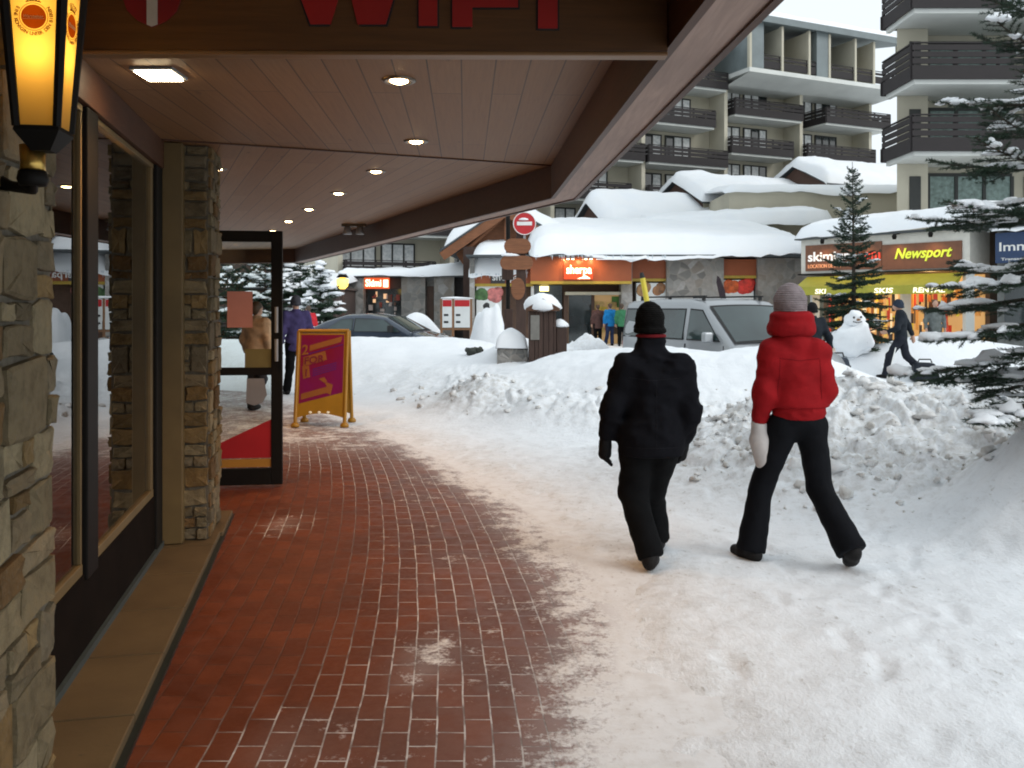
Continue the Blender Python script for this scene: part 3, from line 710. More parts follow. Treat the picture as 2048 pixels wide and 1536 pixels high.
pts = [bpt(x, y) for x, y in sh]; k = len(pts); mb.add(pts + [p + BN * .006 for p in pts], [tuple(range(k)), tuple(range(2 * k - 1, k - 1, -1))] + [(i, k + i, k + (i + 1) % k, (i + 1) % k) for i in range(k)], 0)
q = mb.build("shield", mat("shield_red", (.20, .008, .010), .5, 0, .1), board)
mb = MB()
for poly in ([(296, 51), (305, 55), (317, 51), (317, -50), (296, -50)], [(249, -8), (295.5, -8), (295.5, -30), (249, -30)], [(317.5, -8), (362, -8), (362, -30), (317.5, -30)]):
    pts = [bpt(x, y, .008) for x, y in poly]; k = len(pts); mb.add(pts + [p + BN * .003 for p in pts], [tuple(range(k)), tuple(range(2 * k - 1, k - 1, -1))] + [(i, k + i, k + (i + 1) % k, (i + 1) % k) for i in range(k)], 0)
mb.build("cross", mat("shield_white", (.50, .48, .42), .5), q)

# ------------------------------------------------------------------ lights in the ceiling
bulb = emit("downlight_bulb", (1.0, .70, .34), 22)
def spot(loc, power, size=.04, ang=150, parent=None, col=(1.0, .52, .20)):
    l = bpy.data.lights.new("lamp_light", 'SPOT'); l.energy = power; l.color = col; l.spot_size = R(ang); l.spot_blend = .8; l.shadow_soft_size = size
    o = bpy.data.objects.new("lamp_light", l); COL.objects.link(o)
    if parent is not None: o.parent = parent; o.location = Vector(loc) - parent.location
    else: o.location = loc
    return o
def downlight(x, y, power, label):
    d = thing("downlight", label, "ceiling light", (x, y, 2.75), 0, "round downlights in the canopy ceiling")
    mb = MB(); mb.lathe([(.050, .018), (.052, -.004), (.074, -.006), (.083, -.001), (.083, .018)], (x, y, 2.746), 24); mb.build("ring", mat("downlight_ring", (.16, .13, .10), .35, .7), d)
    mb = MB(); mb.lathe([(.0, -.012), (.025, -.011), (.043, -.003), (.047, .012), (0, .012)], (x, y, 2.744), 20); mb.build("bulb", bulb, d)
    spot((x, y, 2.715), power, .045, 112, d); return d
DL = [(798, 160, "round downlight just behind the hanging sign board, nearest and largest"), (832, 282, "round downlight beside the ceiling seam, on its near side"),
      (752, 342, "round downlight just past the ceiling seam on the far side"), (677, 386, "second round downlight beyond the ceiling seam"), (618, 418, "third round downlight beyond the ceiling seam"),
      (577, 442, "round downlight above the corner of the open door, next to farthest"), (546, 461, "farthest round downlight, touching the top of the open door"), (433, 337, "round downlight close to the second stone pillar")]
for px, py, lb in DL:
    Y = F * 1.1 / (HY - py); downlight(XP(px, Y), Y, 24.0 if py < 300 else 38.0, lb)
for s in (15.0, 16.6):
    pass
x, y = -1.66, 4.17
d = thing("square_spotlight", "square glaring spotlight in the ceiling by the shop window", "ceiling light", (x, y, 2.75))
mb = MB(); mb.box(x - .10, x + .10, y - .10, y + .10, 2.736, 2.752); mb.build("housing", M['grey'], d, bevel=.004)
mb = MB(); mb.box(x - .08, x + .08, y - .085, y + .085, 2.728, 2.7355); mb.build("lens", emit("spotlight_lens", (1, .80, .50), 30), d)
spot((x, y, 2.70), 36.0, .07, 120, d)
# twin spot under the beam
Y = 11.9; p = at(708, 458, Y); tw = thing("twin_spotlight", "small twin spotlight fixed below the far canopy beam", "spotlight", p)
mb = MB(); mb.box(p.x - .16, p.x + .16, p.y - .05, p.y + .05, p.z + .03, p.z + .085); mb.build("mount", mat("dim_brass_mount", (.12, .085, .05), .5, .3), tw, bevel=.006)
for s in (-.085, .085):
    mb = MB(); mb.lathe([(.0, .05), (.04, .05), (.055, -.02), (.062, -.05), (.05, -.055), (0, -.035)], (p.x + s, p.y - .02, p.z - .02), 16); mb.build("lamp_head", M['grey'], tw)
mb = MB(); mb.beam((p.x, p.y, p.z + .085), (p.x, p.y, 2.75), .03, .03); mb.build("stem", M['dark_metal'], tw)

# ------------------------------------------------------------------ wall lantern
LY = 2.42; lx = XP(88, LY); lan = thing("wall_lantern", "black four-sided wall lantern with glowing amber panels and printed crest on stone pillar", "lantern", (lx, LY, 1.98))
def ringz(r, z, ph): return [Vector((lx + r * math.cos(ph + k * math.pi / 2), LY + r * math.sin(ph + k * math.pi / 2), z)) for k in range(4)]
ph = R(-127); zb, zt = ZP(256, LY) - .005, 2.64; rb, rt = .072, .116
lo, hi = ringz(rb, zb, ph), ringz(rt, zt, ph)
amber = NT("amber_panel"); amber.n.remove(amber.b)
tl = amber.n.new("ShaderNodeBsdfTranslucent"); tl.inputs[0].default_value = (.95, .60, .14, 1); df = amber.n.new("ShaderNodeBsdfDiffuse"); df.inputs[0].default_value = (.6, .42, .16, 1)
ms = amber.n.new("ShaderNodeMixShader"); ms.inputs[0].default_value = .25; amber.l.new(tl.outputs[0], ms.inputs[1]); amber.l.new(df.outputs[0], ms.inputs[2]); amber.l.new(ms.outputs[0], amber.o.inputs[0])
mb = MB()
for k in range(4): mb.add([lo[k], lo[(k + 1) % 4], hi[(k + 1) % 4], hi[k]], [(0, 1, 2, 3)])
mb.build("amber_panels", amber.mat, lan)
mb = MB()
for k in range(4): mb.tube([lo[k], hi[k]], [.0115, .0165], 6, 0, False)
mb.lathe([(0, -.05), (.035, -.05), (.05, -.035), (.072, -.012), (.082, .0), (.078, .012), (.06, .016), (0, .016)], (lx, LY, zb - .01), 4, 0, False, phase=ph)
mb.lathe([(.10, 0), (.135, .0), (.13, .03), (.06, .10), (.02, .14), (0, .14)], (lx, LY, zt), 4, 0, False, phase=ph)
mb.lathe([(0, -.028), (.034, -.028), (.040, -.01), (.036, .012), (0, .012)], (lx - .036, LY + .01, ZP(350, LY)), 12)
mb.build("frame", M['dark_metal'], lan)
mb = MB(); mb.lathe([(.0, 0), (.033, 0), (.031, .02), (.034, .07), (.0, .07)], (lx - .036, LY + .01, ZP(350, LY) + .012), 16); mb.build("stem", M['brass'], lan)
mb = MB(); q = Vector((lx - .036, LY + .01, ZP(362, LY))); w_ = Vector((-1.093 - .211 * LY, LY, 0)) + WN * .15
mb.tube([q, q + Vector((-.01, .02, -.02)), Vector((w_.x + .03, LY + .10, q.z - .0)), Vector((w_.x - .06, LY + .12, q.z + .03))], [.014, .014, .016, .03], 8); mb.build("bracket", M['dark_metal'], lan)
for z, e in ((zb + .20, 1.1), (zb + .33, .8)):
    l = bpy.data.lights.new("lantern_light", 'POINT'); l.energy = e * .42; l.color = (1, .72, .30); l.shadow_soft_size = .035; o = bpy.data.objects.new("lantern_light", l); COL.objects.link(o)
    o.parent = lan; o.location = Vector((lx, LY, z)) - lan.location
_ci = NT('crest_ink'); _ci.n.remove(_ci.b); _t = _ci.n.new('ShaderNodeBsdfTranslucent'); _t.inputs[0].default_value = (.24, .062, .014, 1); _ci.l.new(_t.outputs[0], _ci.o.inputs[0]); crest_ink = _ci.mat
def crest(a, b, c, d, name="crest"):
    """crown, ring lettering and script on the lantern panel with corners a,b (bottom) c,d (top)"""
    mid = lambda t: (a * (1 - t) + d * t, b * (1 - t) + c * t)
    tt = (ZP(50, LY) - zb) / (zt - zb); l, r = mid(tt); u = (r - l).normalized(); up = ((d + c) / 2 - (a + b) / 2).normalized(); n = u.cross(up).normalized(); o = (l + r) / 2 + n * .0035
    s = (r - l).length * .275
    mb = MB()
    def disc(c0, r0, r1, k=28):
        vs = []; 
        for rr in (r0, r1):
            vs += [c0 + u * (rr * math.cos(2 * math.pi * i / k)) + up * (rr * math.sin(2 * math.pi * i / k)) for i in range(k)]
        mb.add(vs, [(i, (i + 1) % k, k + (i + 1) % k, k + i) for i in range(k)])
    k = 28; mb.add([o + u * (s * .84 * math.cos(2 * math.pi * i / k)) + up * (s * .84 * math.sin(2 * math.pi * i / k)) for i in range(k)], [tuple(range(k))])
    disc(o, s * .93, s * .98)
    txt = "EINE KONIGIN UNTER DEN BIEREN"
    for i, ch in enumerate(txt):
        if ch == ' ': continue
        an = R(150 + 240 * i / (len(txt) - 1)); rad = s * 1.20
        cu, cv = math.cos(an), math.sin(an); p = o + u * (rad * cu) + up * (rad * cv)
        mb.text(ch, p - (u * cu + up * cv) * (-s * .09), u * (-cv) * 1 + up * cu, -(u * cu + up * cv), s * .34, 0, 'c', 0, .03, .0004)
    for kx in (-.42, -.21, 0, .21, .42):
        cz = 1.30 + .20 * (1 - abs(kx) * 1.2); mb.tube([o + u * (s * kx * .8) + up * (s * 1.06), o + u * (s * kx * 1.5) + up * (s * cz), o + u * (s * kx * 1.1) + up * (s * (cz + .14))], .0012, 4)
    mb.tube([o + u * (s * x) + up * (s * (1.02 + .08 * (1 - (x / .5) ** 2))) for x in (-.5, -.25, 0, .25, .5)], .002, 4)
    cr = mb.build(name, crest_ink, lan)
    mb = MB(); mb.text("Warsteiner", o + n * .001 - up * (s * .08), u, up, s * .30, 0, 'c', .25, .01, .0006, s * 1.35); mb.tube([o + n * .001 - u * (s * .7) - up * (s * .16), o + n * .001 + u * (s * .7) - up * (s * .12)], .0008, 4)
    mb.build("script", mat("crest_gold", (.75, .48, .18), .6), cr)
for k in range(4):
    nrm = (lo[(k + 1) % 4] - lo[k]).cross(Vector((0, 0, 1)))
    if nrm.y < .02 : crest(lo[k], lo[(k + 1) % 4], hi[(k + 1) % 4], hi[k])
# ------------------------------------------------------------------ snow lying on roofs
def snow_cap(mb, o, u, v, lu, lv, zfn, thick, seed=0.0, nu=40, nv=16, droop=.12, m=0, rough=.10):
    """a thick rounded blanket over the plan rectangle o + u*lu + v*lv; zfn(s, t) is the roof below it"""
    o = Vector(o); u = Vector(u); v = Vector(v); top = []; P = []
    for j in range(nv + 1):
        for i in range(nu + 1): P.append((lu * i / nu, lv * j / nv))
    A = np.array(P); e = np.minimum(np.minimum(A[:, 0], lu - A[:, 0]), np.minimum(A[:, 1], lv - A[:, 1]))
    th = thick * np.sqrt(np.clip(1 - (1 - np.clip(e / (thick * 1.1), 0, 1)) ** 2, 0, 1)) * (1 + rough * fbm(np.stack([A[:, 0] * .45 + seed, A[:, 1] * .45, A[:, 0] * 0 + seed], -1), 3))
    wob = fbm(np.stack([A[:, 0] * .5 + seed * 2, A[:, 1] * 0 + 3.0, A[:, 1] * 0], -1), 3) + .7 * fbm(np.stack([A[:, 0] * 2.3 + seed, A[:, 1] * 0 + 8.0, A[:, 1] * 0], -1), 2)
    th = th * (1 + .05 * fbm(np.stack([A[:, 0] * 1.7 + seed, A[:, 1] * 1.7, A[:, 0] * 0], -1), 3)) + np.where(e > .05, .03 * fbm(np.stack([A[:, 0] * 3.1, A[:, 1] * 3.1, A[:, 0] * 0 + seed], -1), 2), 0)
    vs = []
    for k, (s, t_) in enumerate(P):
        z = zfn(s, t_); p = o + u * s + v * t_; p.z = z + th[k] - (droop * (1 + wob[k]) if t_ == 0 else 0); vs.append(p)
    fs = [(j * (nu + 1) + i, j * (nu + 1) + i + 1, (j + 1) * (nu + 1) + i + 1, (j + 1) * (nu + 1) + i) for j in range(nv) for i in range(nu)]
    lowv = []
    for k, (s, t_) in enumerate(P): 
        p = vs[k].copy(); p.z = zfn(s, t_) - (droop * (1 + wob[k]) if t_ == 0 else 0) - .02; lowv.append(p)
    n = len(vs); fl = [tuple(n + q for q in reversed(f)) for f in fs]
    rim = [i for i in range(nu)] ; fr = []
    for i in range(nu): fr += [(i + 1, i, n + i, n + i + 1), (nv * (nu + 1) + i, nv * (nu + 1) + i + 1, n + nv * (nu + 1) + i + 1, n + nv * (nu + 1) + i)]
    for j in range(nv): fr += [(j * (nu + 1), (j + 1) * (nu + 1), n + (j + 1) * (nu + 1), n + j * (nu + 1)), ((j + 1) * (nu + 1) + nu, j * (nu + 1) + nu, n + j * (nu + 1) + nu, n + (j + 1) * (nu + 1) + nu)]
    return mb.add(vs + lowv, fs + fl + fr, m, True)
def railing(mb, a, b, z0, z1, n=4, gap=.3, t=.05, seed=0):
    """horizontal balcony boards between plan points a and b"""
    a = Vector(a[:2]); b = Vector(b[:2]); h = (z1 - z0) / n; L = (b - a).length; d = (b - a).normalized(); rg = random.Random(seed)
    for k in range(n):
        hz = h * (1 - gap) if k else h * 1.25
        zz = z0 + h * k if k else z0 - h * .25
        mb.wallbox(a, b, t, zz, zz + hz)
    m = max(1, int(L / 1.5))
    for i in range(m + 1):
        p = a + d * (L * i / m); nn = Vector((-d.y, d.x)); q = p - d * .06; r = p + d * .06
        mb.wallbox(q + nn * t * 1.05, r + nn * t * 1.05, .05 if t > 0 else -.05, z0 - .05, z1 + .0)
    mb.wallbox(a, b, t * 1.6, z1 + .002, z1 + .05)
def window_unit(par, x0, x1, z0, z1, y, panes=3, curtain=(1,), fr=.09, rev=False, mname='dark_frame'):
    """frame with panes in the parent's local x-z plane, outside towards -y; curtain lists the panes with pale curtains"""
    mb = MB(); mb.box(x0, x1, y - .05, y + .05, z0, z0 + fr); mb.box(x0, x1, y - .05, y + .05, z1 - fr, z1)
    w = (x1 - x0) / panes
    for k in range(panes + 1):
        xx = x0 + w * k; a = max(x0, xx - fr / 2 if 0 < k < panes else (xx if k == 0 else xx - fr)); mb.box(a, a + fr, y - .048, y + .048, z0 + fr, z1 - fr)
    f = mb.build("window", M[mname], par, world=False)
    mb = MB()
    for k in range(panes):
        mb.box(x0 + w * k + fr * .5, x0 + w * (k + 1) - fr * .5, y + .0, y + .02, z0 + fr * .8, z1 - fr * .8, 1 if k in curtain else 0)
    mb.build("pane", [M['far_glass'], M['curtain']], f, world=False); return f
M['dark_frame'] = mat("dark_window_frame", (.03, .032, .03), .6, 0, .1)
M['brown_frame'] = mat("brown_window_frame", (.07, .035, .02), .6, 0, .1)

# ------------------------------------------------------------------ the tall apartment block with stepped balconies
RZ = math.atan2(.415, .909)
b1 = thing("apartment_block", "tall cream apartment block with stepped dark timber balconies and overhanging top loggias", "building", (14.9, 62, 0), RZ)
mb = MB(); mb.box(-27.2, 13.6, 1.62, 11, -.5, 21.4); mb.box(-27.2, 13.6, 11, 12, -.5, 20); mb.build("wall", M['cream'], b1, world=False)
BAYS = [(-27.2, -20.4, -1.1), (-20.4, -13.6, -1.1), (-13.6, -6.8, -1.1), (-6.8, 0, -1.1), (0, 6.8, 0), (6.8, 13.6, 0)]
for x in (-27.2, -20.4, -13.6, -6.8, 0, 6.8, 13.6):
    top = 17.6 if x >= 0 else 19.3
    mb = MB(); mb.box(x - .14, x + .14, -.1, 1.6, -.5, top); mb.build("fin_wall", M['cream'], b1, world=False)
rgb = random.Random(4)
for bi, (x0, x1, dz_) in enumerate(BAYS):
    for k, zs in enumerate((4.3, 7.0, 9.7, 12.4, 15.1)):
        z = zs + dz_ + (2.7 if dz_ and k == 99 else 0)
        if bi < 2 and k > 2: continue
        if bi == 5: a, b = ((8.4, 14.8) if k % 2 == 0 else (7.0, 13.7))
        elif bi == 4: a, b = ((.45, 6.6) if k % 2 == 0 else (.16, 5.7))
        else: a, b = x0 + .16, x1 - (.16 if k % 2 else 1.2)
        pr = -.95 if bi == 5 and k % 2 == 0 else -.55
        mb = MB(); railing(mb, (a, pr), (b, pr), z, z + 1.05, 4, .2, .05, k); railing(mb, (a + .05, 1.5), (a + .05, pr + .11), z, z + 1.05, 4, .2, .05, k); railing(mb, (b - .05, pr + .11), (b - .05, 1.5 if bi < 5 else 1.0), z, z + 1.05, 4, .2, .05, k)
        bc = mb.build("balcony", M['balcony_wood'], b1, world=False)
        mb = MB(); mb.box(a + .06, b - .06, pr + .12, 1.6, z - .2, z - .02); mb.build("slab", M['white_slab'], bc, world=False)
        c1 = [i for i in range(3) if rgb.random() < .9]; c2 = [i for i in range(3) if rgb.random() < .7]
        window_unit(b1, x0 + .25, x0 + 2.55, z + .05, z + 2.25, 1.55, 3, c1); window_unit(b1, x0 + 2.85, x0 + 5.0, z + .05, z + 2.25, 1.55, 3, c2)
    if dz_:      # topmost stepped balcony of the lower half
        z = 16.7
        mb = MB(); railing(mb, (x0 + .16, -.55), (x1 - .16, -.55), z, z + 1.05, 4, .2); bc = mb.build("balcony", M['balcony_wood'], b1, world=False)
        mb = MB(); mb.box(x0 + .2, x1 - .2, -.4, 1.6, z - .2, z - .02); mb.build("slab", M['white_slab'], bc, world=False)
        window_unit(b1, x0 + .3, x0 + 4.4, z + .05, z + 2.25, 1.55, 5, (0, 2))
# the overhanging top loggias
mb = MB(); mb.box(.0, 14.6, -2.6, 1.6, 17.45, 17.75)
mb.add([(.0, -2.6, 17.44), (14.6, -2.6, 17.44), (14.0, -.3, 17.05), (.0, -.3, 17.05), (0, 1.6, 17.05), (14, 1.6, 17.05)], [(0, 3, 2, 1), (3, 4, 5, 2)]); mb.build("loggia_floor", M['white_slab'], b1, world=False)
for x in (.15, 2.9, 5.3, 7.15, 9.6, 11.4, 13.85):
    mb = MB(); w = .09
    mb.box(x - w, x + w, -2.55, -2.3, 17.76, 20.85); 
    if x in (2.9, 5.3, 9.6, 11.4): mb.box(x - .06, x + .06, -2.29, 1.6, 17.76, 20.8)
    mb.build("loggia_partition", M['cream'], b1, world=False)
mb = MB(); mb.box(13.76, 13.94, .6, 1.6, 17.76, 20.8); mb.build("loggia_partition", M['cream'], b1, world=False)
for a, b in ((0.25, 1.3), (6.0, 7.05)):
    mb = MB(); mb.box(a, b, -2.5, 1.5, 17.76, 20.95); mb.build("clad_panel", M['grey_panel'], b1, world=False)
for a, b in ((1.35, 2.8), (3.0, 5.2), (5.4, 5.95), (7.25, 9.5), (9.7, 11.3), (11.5, 13.75)):
    mb = MB(); railing(mb, (a, -2.45), (b, -2.45), 17.95, 18.75, 3, .35, .04); mb.build("loggia_rail", M['balcony_wood'], b1, world=False)
    if b < 12: window_unit(b1, a + .1, b - .1, 17.8, 20.2, 1.3, 2, (0,))
mb = MB(); mb.add([(-.2, -2.9, 20.85), (14.3, -2.9, 20.85), (14.3, 4.5, 22.2), (-.2, 4.5, 22.2), (-.2, -2.9, 21.3), (14.3, -2.9, 21.3), (14.3, 4.5, 22.6), (-.2, 4.5, 22.6)], [(3, 2, 1, 0), (4, 5, 6, 7), (0, 1, 5, 4), (1, 2, 6, 5), (2, 3, 7, 6), (3, 0, 4, 7)])
mb.add([(-27.4, -.9, 19.3), (-.21, -.9, 19.3), (-.21, 4.5, 21.5), (-27.4, 4.5, 21.5), (-27.4, -.9, 19.75), (-.21, -.9, 19.75), (-.21, 4.5, 21.9), (-27.4, 4.5, 21.9)], [(3, 2, 1, 0), (4, 5, 6, 7), (0, 1, 5, 4), (1, 2, 6, 5), (2, 3, 7, 6), (3, 0, 4, 7)])
rf = mb.build("roof", M['grey_panel'], b1, world=False)
mb = MB(); ca, sa = math.cos(RZ), math.sin(RZ)
snow_cap(mb, (-.1, -2.7, 0), (1, 0, 0), (0, 1, 0), 14.2, 7.0, lambda s, t_: 21.33 + .18 * t_, .55, 3, 30, 10, .05)
snow_cap(mb, (-27.2, -.7, 0), (1, 0, 0), (0, 1, 0), 26.9, 5.2, lambda s, t_: 19.8 + .4 * t_, .5, 8, 30, 10, .05)
mb.build("roof_snow", M['snow_roof'], rf, world=False)
mb = MB(); mb.box(6.2, 8.2, 4.6, 7, 20.5, 24.2); ch = mb.build("stair_tower", M['grey_panel'], b1, world=False)
mb = MB(); snow_cap(mb, (6.0, 4.4, 0), (1, 0, 0), (0, 1, 0), 2.4, 2.8, lambda s, t_: 24.2, .5, 2, 10, 8, .03); mb.build("tower_snow", M['snow_roof'], ch, world=False)

# ------------------------------------------------------------------ the nearer apartment block at the right
b2 = thing("apartment_tower", "nearer cream apartment tower at right with long dark balconies behind the snowy fir", "building", (20, 35.7, 0))
mb = MB(); poly_slab(mb, [(15.5, 35.7), (16.75, 35.7), (16.75, 36.6), (30, 36.6), (30, 46), (20.9, 46)], -.4, 18); mb.build("wall", M['cream'], b2)
for z in (4.77, 7.47, 10.2, 12.9):
    if z > 5:
        mb = MB(); X0, X1 = 15.18, 30
        railing(mb, (X0, 33.6), (X1, 33.6), z + .12, z + 1.42, 5, .22, .06); railing(mb, (X0, 36.4), (X0, 33.67), z + .12, z + 1.42, 5, .22, .06); railing(mb, (X0 + .9, 36.45), (X0, 36.45), z + .12, z + .6, 2, .15, .05)
        bc = mb.build("balcony", M['balcony_wood'], b2)
        mb = MB(); mb.box(X0 + .14, 30, 33.75, 35.65, z - .1, z + .1); mb.box(X0 + .14, 15.48, 35.65, 36.3, z - .1, z + .1); mb.box(16.78, 30, 35.66, 36.55, z - .1, z + .1); mb.build("slab", M['white_slab'], bc)
    b2x = thing("x", None, None); bpy.data.objects.remove(b2x)
    for a, b, n, cu in ((17.15, 20.6, 3, (0, 1, 2)), (21.2, 23.4, 2, (1,)), (24.5, 28, 3, (0,))):
        mb = MB(); fr = .13; z0, z1 = z + .12, z + 2.35
        mb.box(a, b, 36.5, 36.62, z0, z0 + fr); mb.box(a, b, 36.5, 36.62, z1 - fr, z1); w = (b - a) / n
        for k in range(n + 1): mb.box(a + w * k - fr * .5, a + w * k + fr * .5, 36.49, 36.61, z0 + fr, z1 - fr)
        f = mb.build("window", M['dark_frame'], b2)
        mb = MB()
        for k in range(n): mb.box(a + w * k + fr * .4, a + w * (k + 1) - fr * .4, 36.55, 36.58, z0 + .1, z1 - .1, 1 if k in cu else 0)
        mb.build("pane", [M['far_glass'], mat("greenish_net_curtain", (.20, .27, .25), .7, 0, .35, 6)], f)
    mb = MB(); mb.box(16.0, 16.45, 35.66, 35.72, z + .12, z + 2.1); mb.build("door", M['dark_frame'], b2)
mb = MB(); poly_slab(mb, [(15.2, 33.4), (30, 33.4), (30, 46), (20.9, 46), (15.2, 36)], 18, 18.3); rf = mb.build("roof", M['slate'], b2)
mb = MB(); snow_cap(mb, (15.4, 33.5, 0), (1, 0, 0), (0, 1, 0), 14.5, 2.5, lambda s, t_: 18.3, .6, 5, 12, 10); mb.build("roof_snow", M['snow_roof'], rf)

# ------------------------------------------------------------------ snow-laden gabled roofs behind the shops
RU = Vector((.909, .415, 0)); RV = Vector((.415, -.909, 0))      # along the ridge, down the front slope
def gable(name, label, apex_px, apex_py, Y, span, drop, L, wall_h, thick=.75, seed=1.0, wall=None, back=3.0, front_t=None):
    ap = at(apex_px, apex_py, Y); ap.z -= thick; base = Vector((ap.x, ap.y, 0))
    g = thing(name, label, "building", (ap.x, ap.y, 0))
    zf = ap.z - drop
    # walls with the gable end
    mb = MB(); e = .35
    A = base + RV * (span - .35) + RU * e; B = base - RV * (back - .3) + RU * e
    def P_(p, z): return (p.x, p.y, z)
    Lw = RU * (L - 2 * e)
    zb = ap.z - drop * back / span
    v0 = [P_(A, -.3), P_(B, -.3), P_(B, zb - .0), P_(base + RU * e, ap.z - .12), P_(A, zf + .05)]
    v1 = [tuple(Vector(q) + Lw) for q in v0]
    mb.add(v0 + v1, [(0, 1, 2, 3, 4), (9, 8, 7, 6, 5)] + [(i, 5 + i, 5 + (i + 1) % 5, (i + 1) % 5) for i in range(5)])
    mb.build("wall", wall or M['cream'], g)
    mb = MB()
    mb.prism([(0, 0)] , base, RU, UP, .1) if False else None
    # timber boarding of the gable with barge boards
    q = base + RU * (e - .03); gb = [(-(back - .35), zb + .05), (0, ap.z - .16), (span - .4, zf + .05), (span - .4, zf - 1.1), (-(back - .35), zf - 1.1)]
    mb.prism([(x, z) for x, z in gb], Vector((q.x, q.y, 0)), RV, UP, .03)
    mb.build("gable_boards", wood("dark_gable_boards", (.085, .045, .032), 2, .75), g)
    mb = MB()
    def slope(t0, t1, z0, z1, th):
        a = base + RV * t0; b = base + RV * t1; v = [P_(a, z0), P_(a + RU * L, z0), P_(b + RU * L, z1), P_(b, z1)]
        v = v + [(x, y, z + th) for x, y, z in v]; mb.add(v, [(0, 1, 2, 3), (7, 6, 5, 4), (4, 5, 1, 0), (5, 6, 2, 1), (6, 7, 3, 2), (7, 4, 0, 3)])
    slope(0, span, ap.z - .1, zf - .1, .1); slope(-.001, -back, ap.z - .1, zb - .1, .1)
    rf = mb.build("roof", M['slate'], g)
    mb = MB()
    T = span + back; o = base + RV * span - RU * .05
    def zfn(s, t_):
        w = span - t_; return (ap.z - drop * w / span if w > 0 else ap.z + drop * w / span) + .01 - .06 * math.cos(min(1, abs(w) / 1.2) * math.pi / 2)
    snow_cap(mb, o, RU, -RV, L + .1, T, zfn, thick, seed, 44, 30, .10, 0, .16)
    mb.build("roof_snow", M['snow_roof'], rf); return g
gable("gabled_house", "snow-laden gabled house, lowest and nearest of the row behind the shops", 1172, 372, 50, 3.1, 2.3, 15, 4, .85, 1.0)
gable("gabled_house", "snow-laden gabled house in the middle of the row below the apartment block", 1345, 338, 54, 3.0, 1.6, 14, 4, .7, 2.3)
gable("gabled_house", "snow-laden gabled house, highest and rightmost of the row, behind the slim fir", 1585, 309, 57, 3.0, 1.5, 12, 4, .7, 3.9)
# low connecting house with pale wall under a deep snow slope
lw = thing("low_house", "low cream house under a deep snow slope beside the apartment tower", "building", (15, 47, 0))
mb = MB(); mb.box(11.5, 22.5, 47, 52, -.3, 7.7); mb.build("wall", M['cream'], lw)
mb = MB(); snow_cap(mb, (6.5, 43.8, 0), (1, 0, 0), (0, 1, 0), 9.5, 3.2, lambda s, t_: 5.4 + .05 * s + .18 * t_, .6, 6, 30, 10); mb.build("snow_slope", M['snow_roof'], lw)
mb = MB(); snow_cap(mb, (11.2, 46.7, 0), (1, 0, 0), (0, 1, 0), 11.6, 5.5, lambda s, t_: 7.72 + .1 * t_, .35, 4, 20, 10); mb.build("roof_snow", M['snow_roof'], lw)

# ------------------------------------------------------------------ timber chalet gable at the centre
chx = thing("chalet", "orange-brown timber chalet gable under overhanging snow behind the no-entry post", "building", (.3, 41.5, 0))
yc = 41.5; AX = XP(1012, yc); LX, RX = XP(888, yc), XP(1140, yc); zt, zl = ZP(418, yc), ZP(506, yc)
mb = MB(); hw = AX - LX; 
mb.prism([(LX + .5, zl + .0), (AX, zt - .25), (RX - .6, ZP(495, yc)), (RX - .6, 3.4), (LX + 1.0, 3.4)], (0, yc + .9, 0), (1, 0, 0), UP, -.0 + .15)
mb.build("gable_boards", M['chalet_wood'], chx)
mb = MB(); mb.box(LX + 1.2, RX - .8, yc + .95, yc + 8, -.3, zl); mb.build("wall", M['cream'], chx)
mb = MB()
for a, b in (((LX - .1, zl - .05), (AX, zt)), ((AX, zt), (RX + .1, ZP(497, yc)))):
    mb.beam((a[0], yc - .02, a[1] - .12), (b[0], yc - .02, b[1] - .12), .07, .42, up=(0, 0, 1))
mb.beam((LX + .9, yc + .4, zl + .15), (RX - .6, yc + .4, zl + .15), .16, .22); mb.beam((AX, yc + .3, zl + .2), (AX, yc + .3, zt - .3), .14, .14)
mb.beam((LX + 1.1, yc + .3, zl + .2), (AX - .2, yc + .3, zt - .45), .12, .12)
mb.build("barge_boards", M['chalet_wood'], chx)
mb = MB(); mb.beam((XP(938, yc), yc + .2, 0), (XP(938, yc), yc + .2, zl + .3), .55, .4, up=(0, 1, 0)); mb.build("post", M['post_wood'], chx)
mb = MB(); v = [(LX - .2, yc - .1, zl + .05), (AX, yc - .1, zt + .1), (RX + .3, yc - .1, ZP(497, yc) + .1)]
for (a, b) in ((v[0], v[1]), (v[1], v[2])):
    q = [Vector(a), Vector(b), Vector(b) + Vector((.6, 9, 0)), Vector(a) + Vector((.6, 9, 0))]; mb.hexa(q + [p + UP * .1 for p in q])
rf = mb.build("roof", M['slate'], chx)
mb = MB()
def czf(s, t_):
    x = LX - .1 + s; return (zl + .16 + (zt - zl) * s / hw) if x < AX else (zt + .2 + (ZP(497, yc) - zt) * (x - AX) / (RX - AX))
snow_cap(mb, (LX - .1, yc - .05, 0), (1, .0, 0), (.07, 1, 0), RX + 1.8 - LX, 9, czf, .75, 7, 40, 14, .12); mb.build("roof_snow", M['snow_roof'], rf)

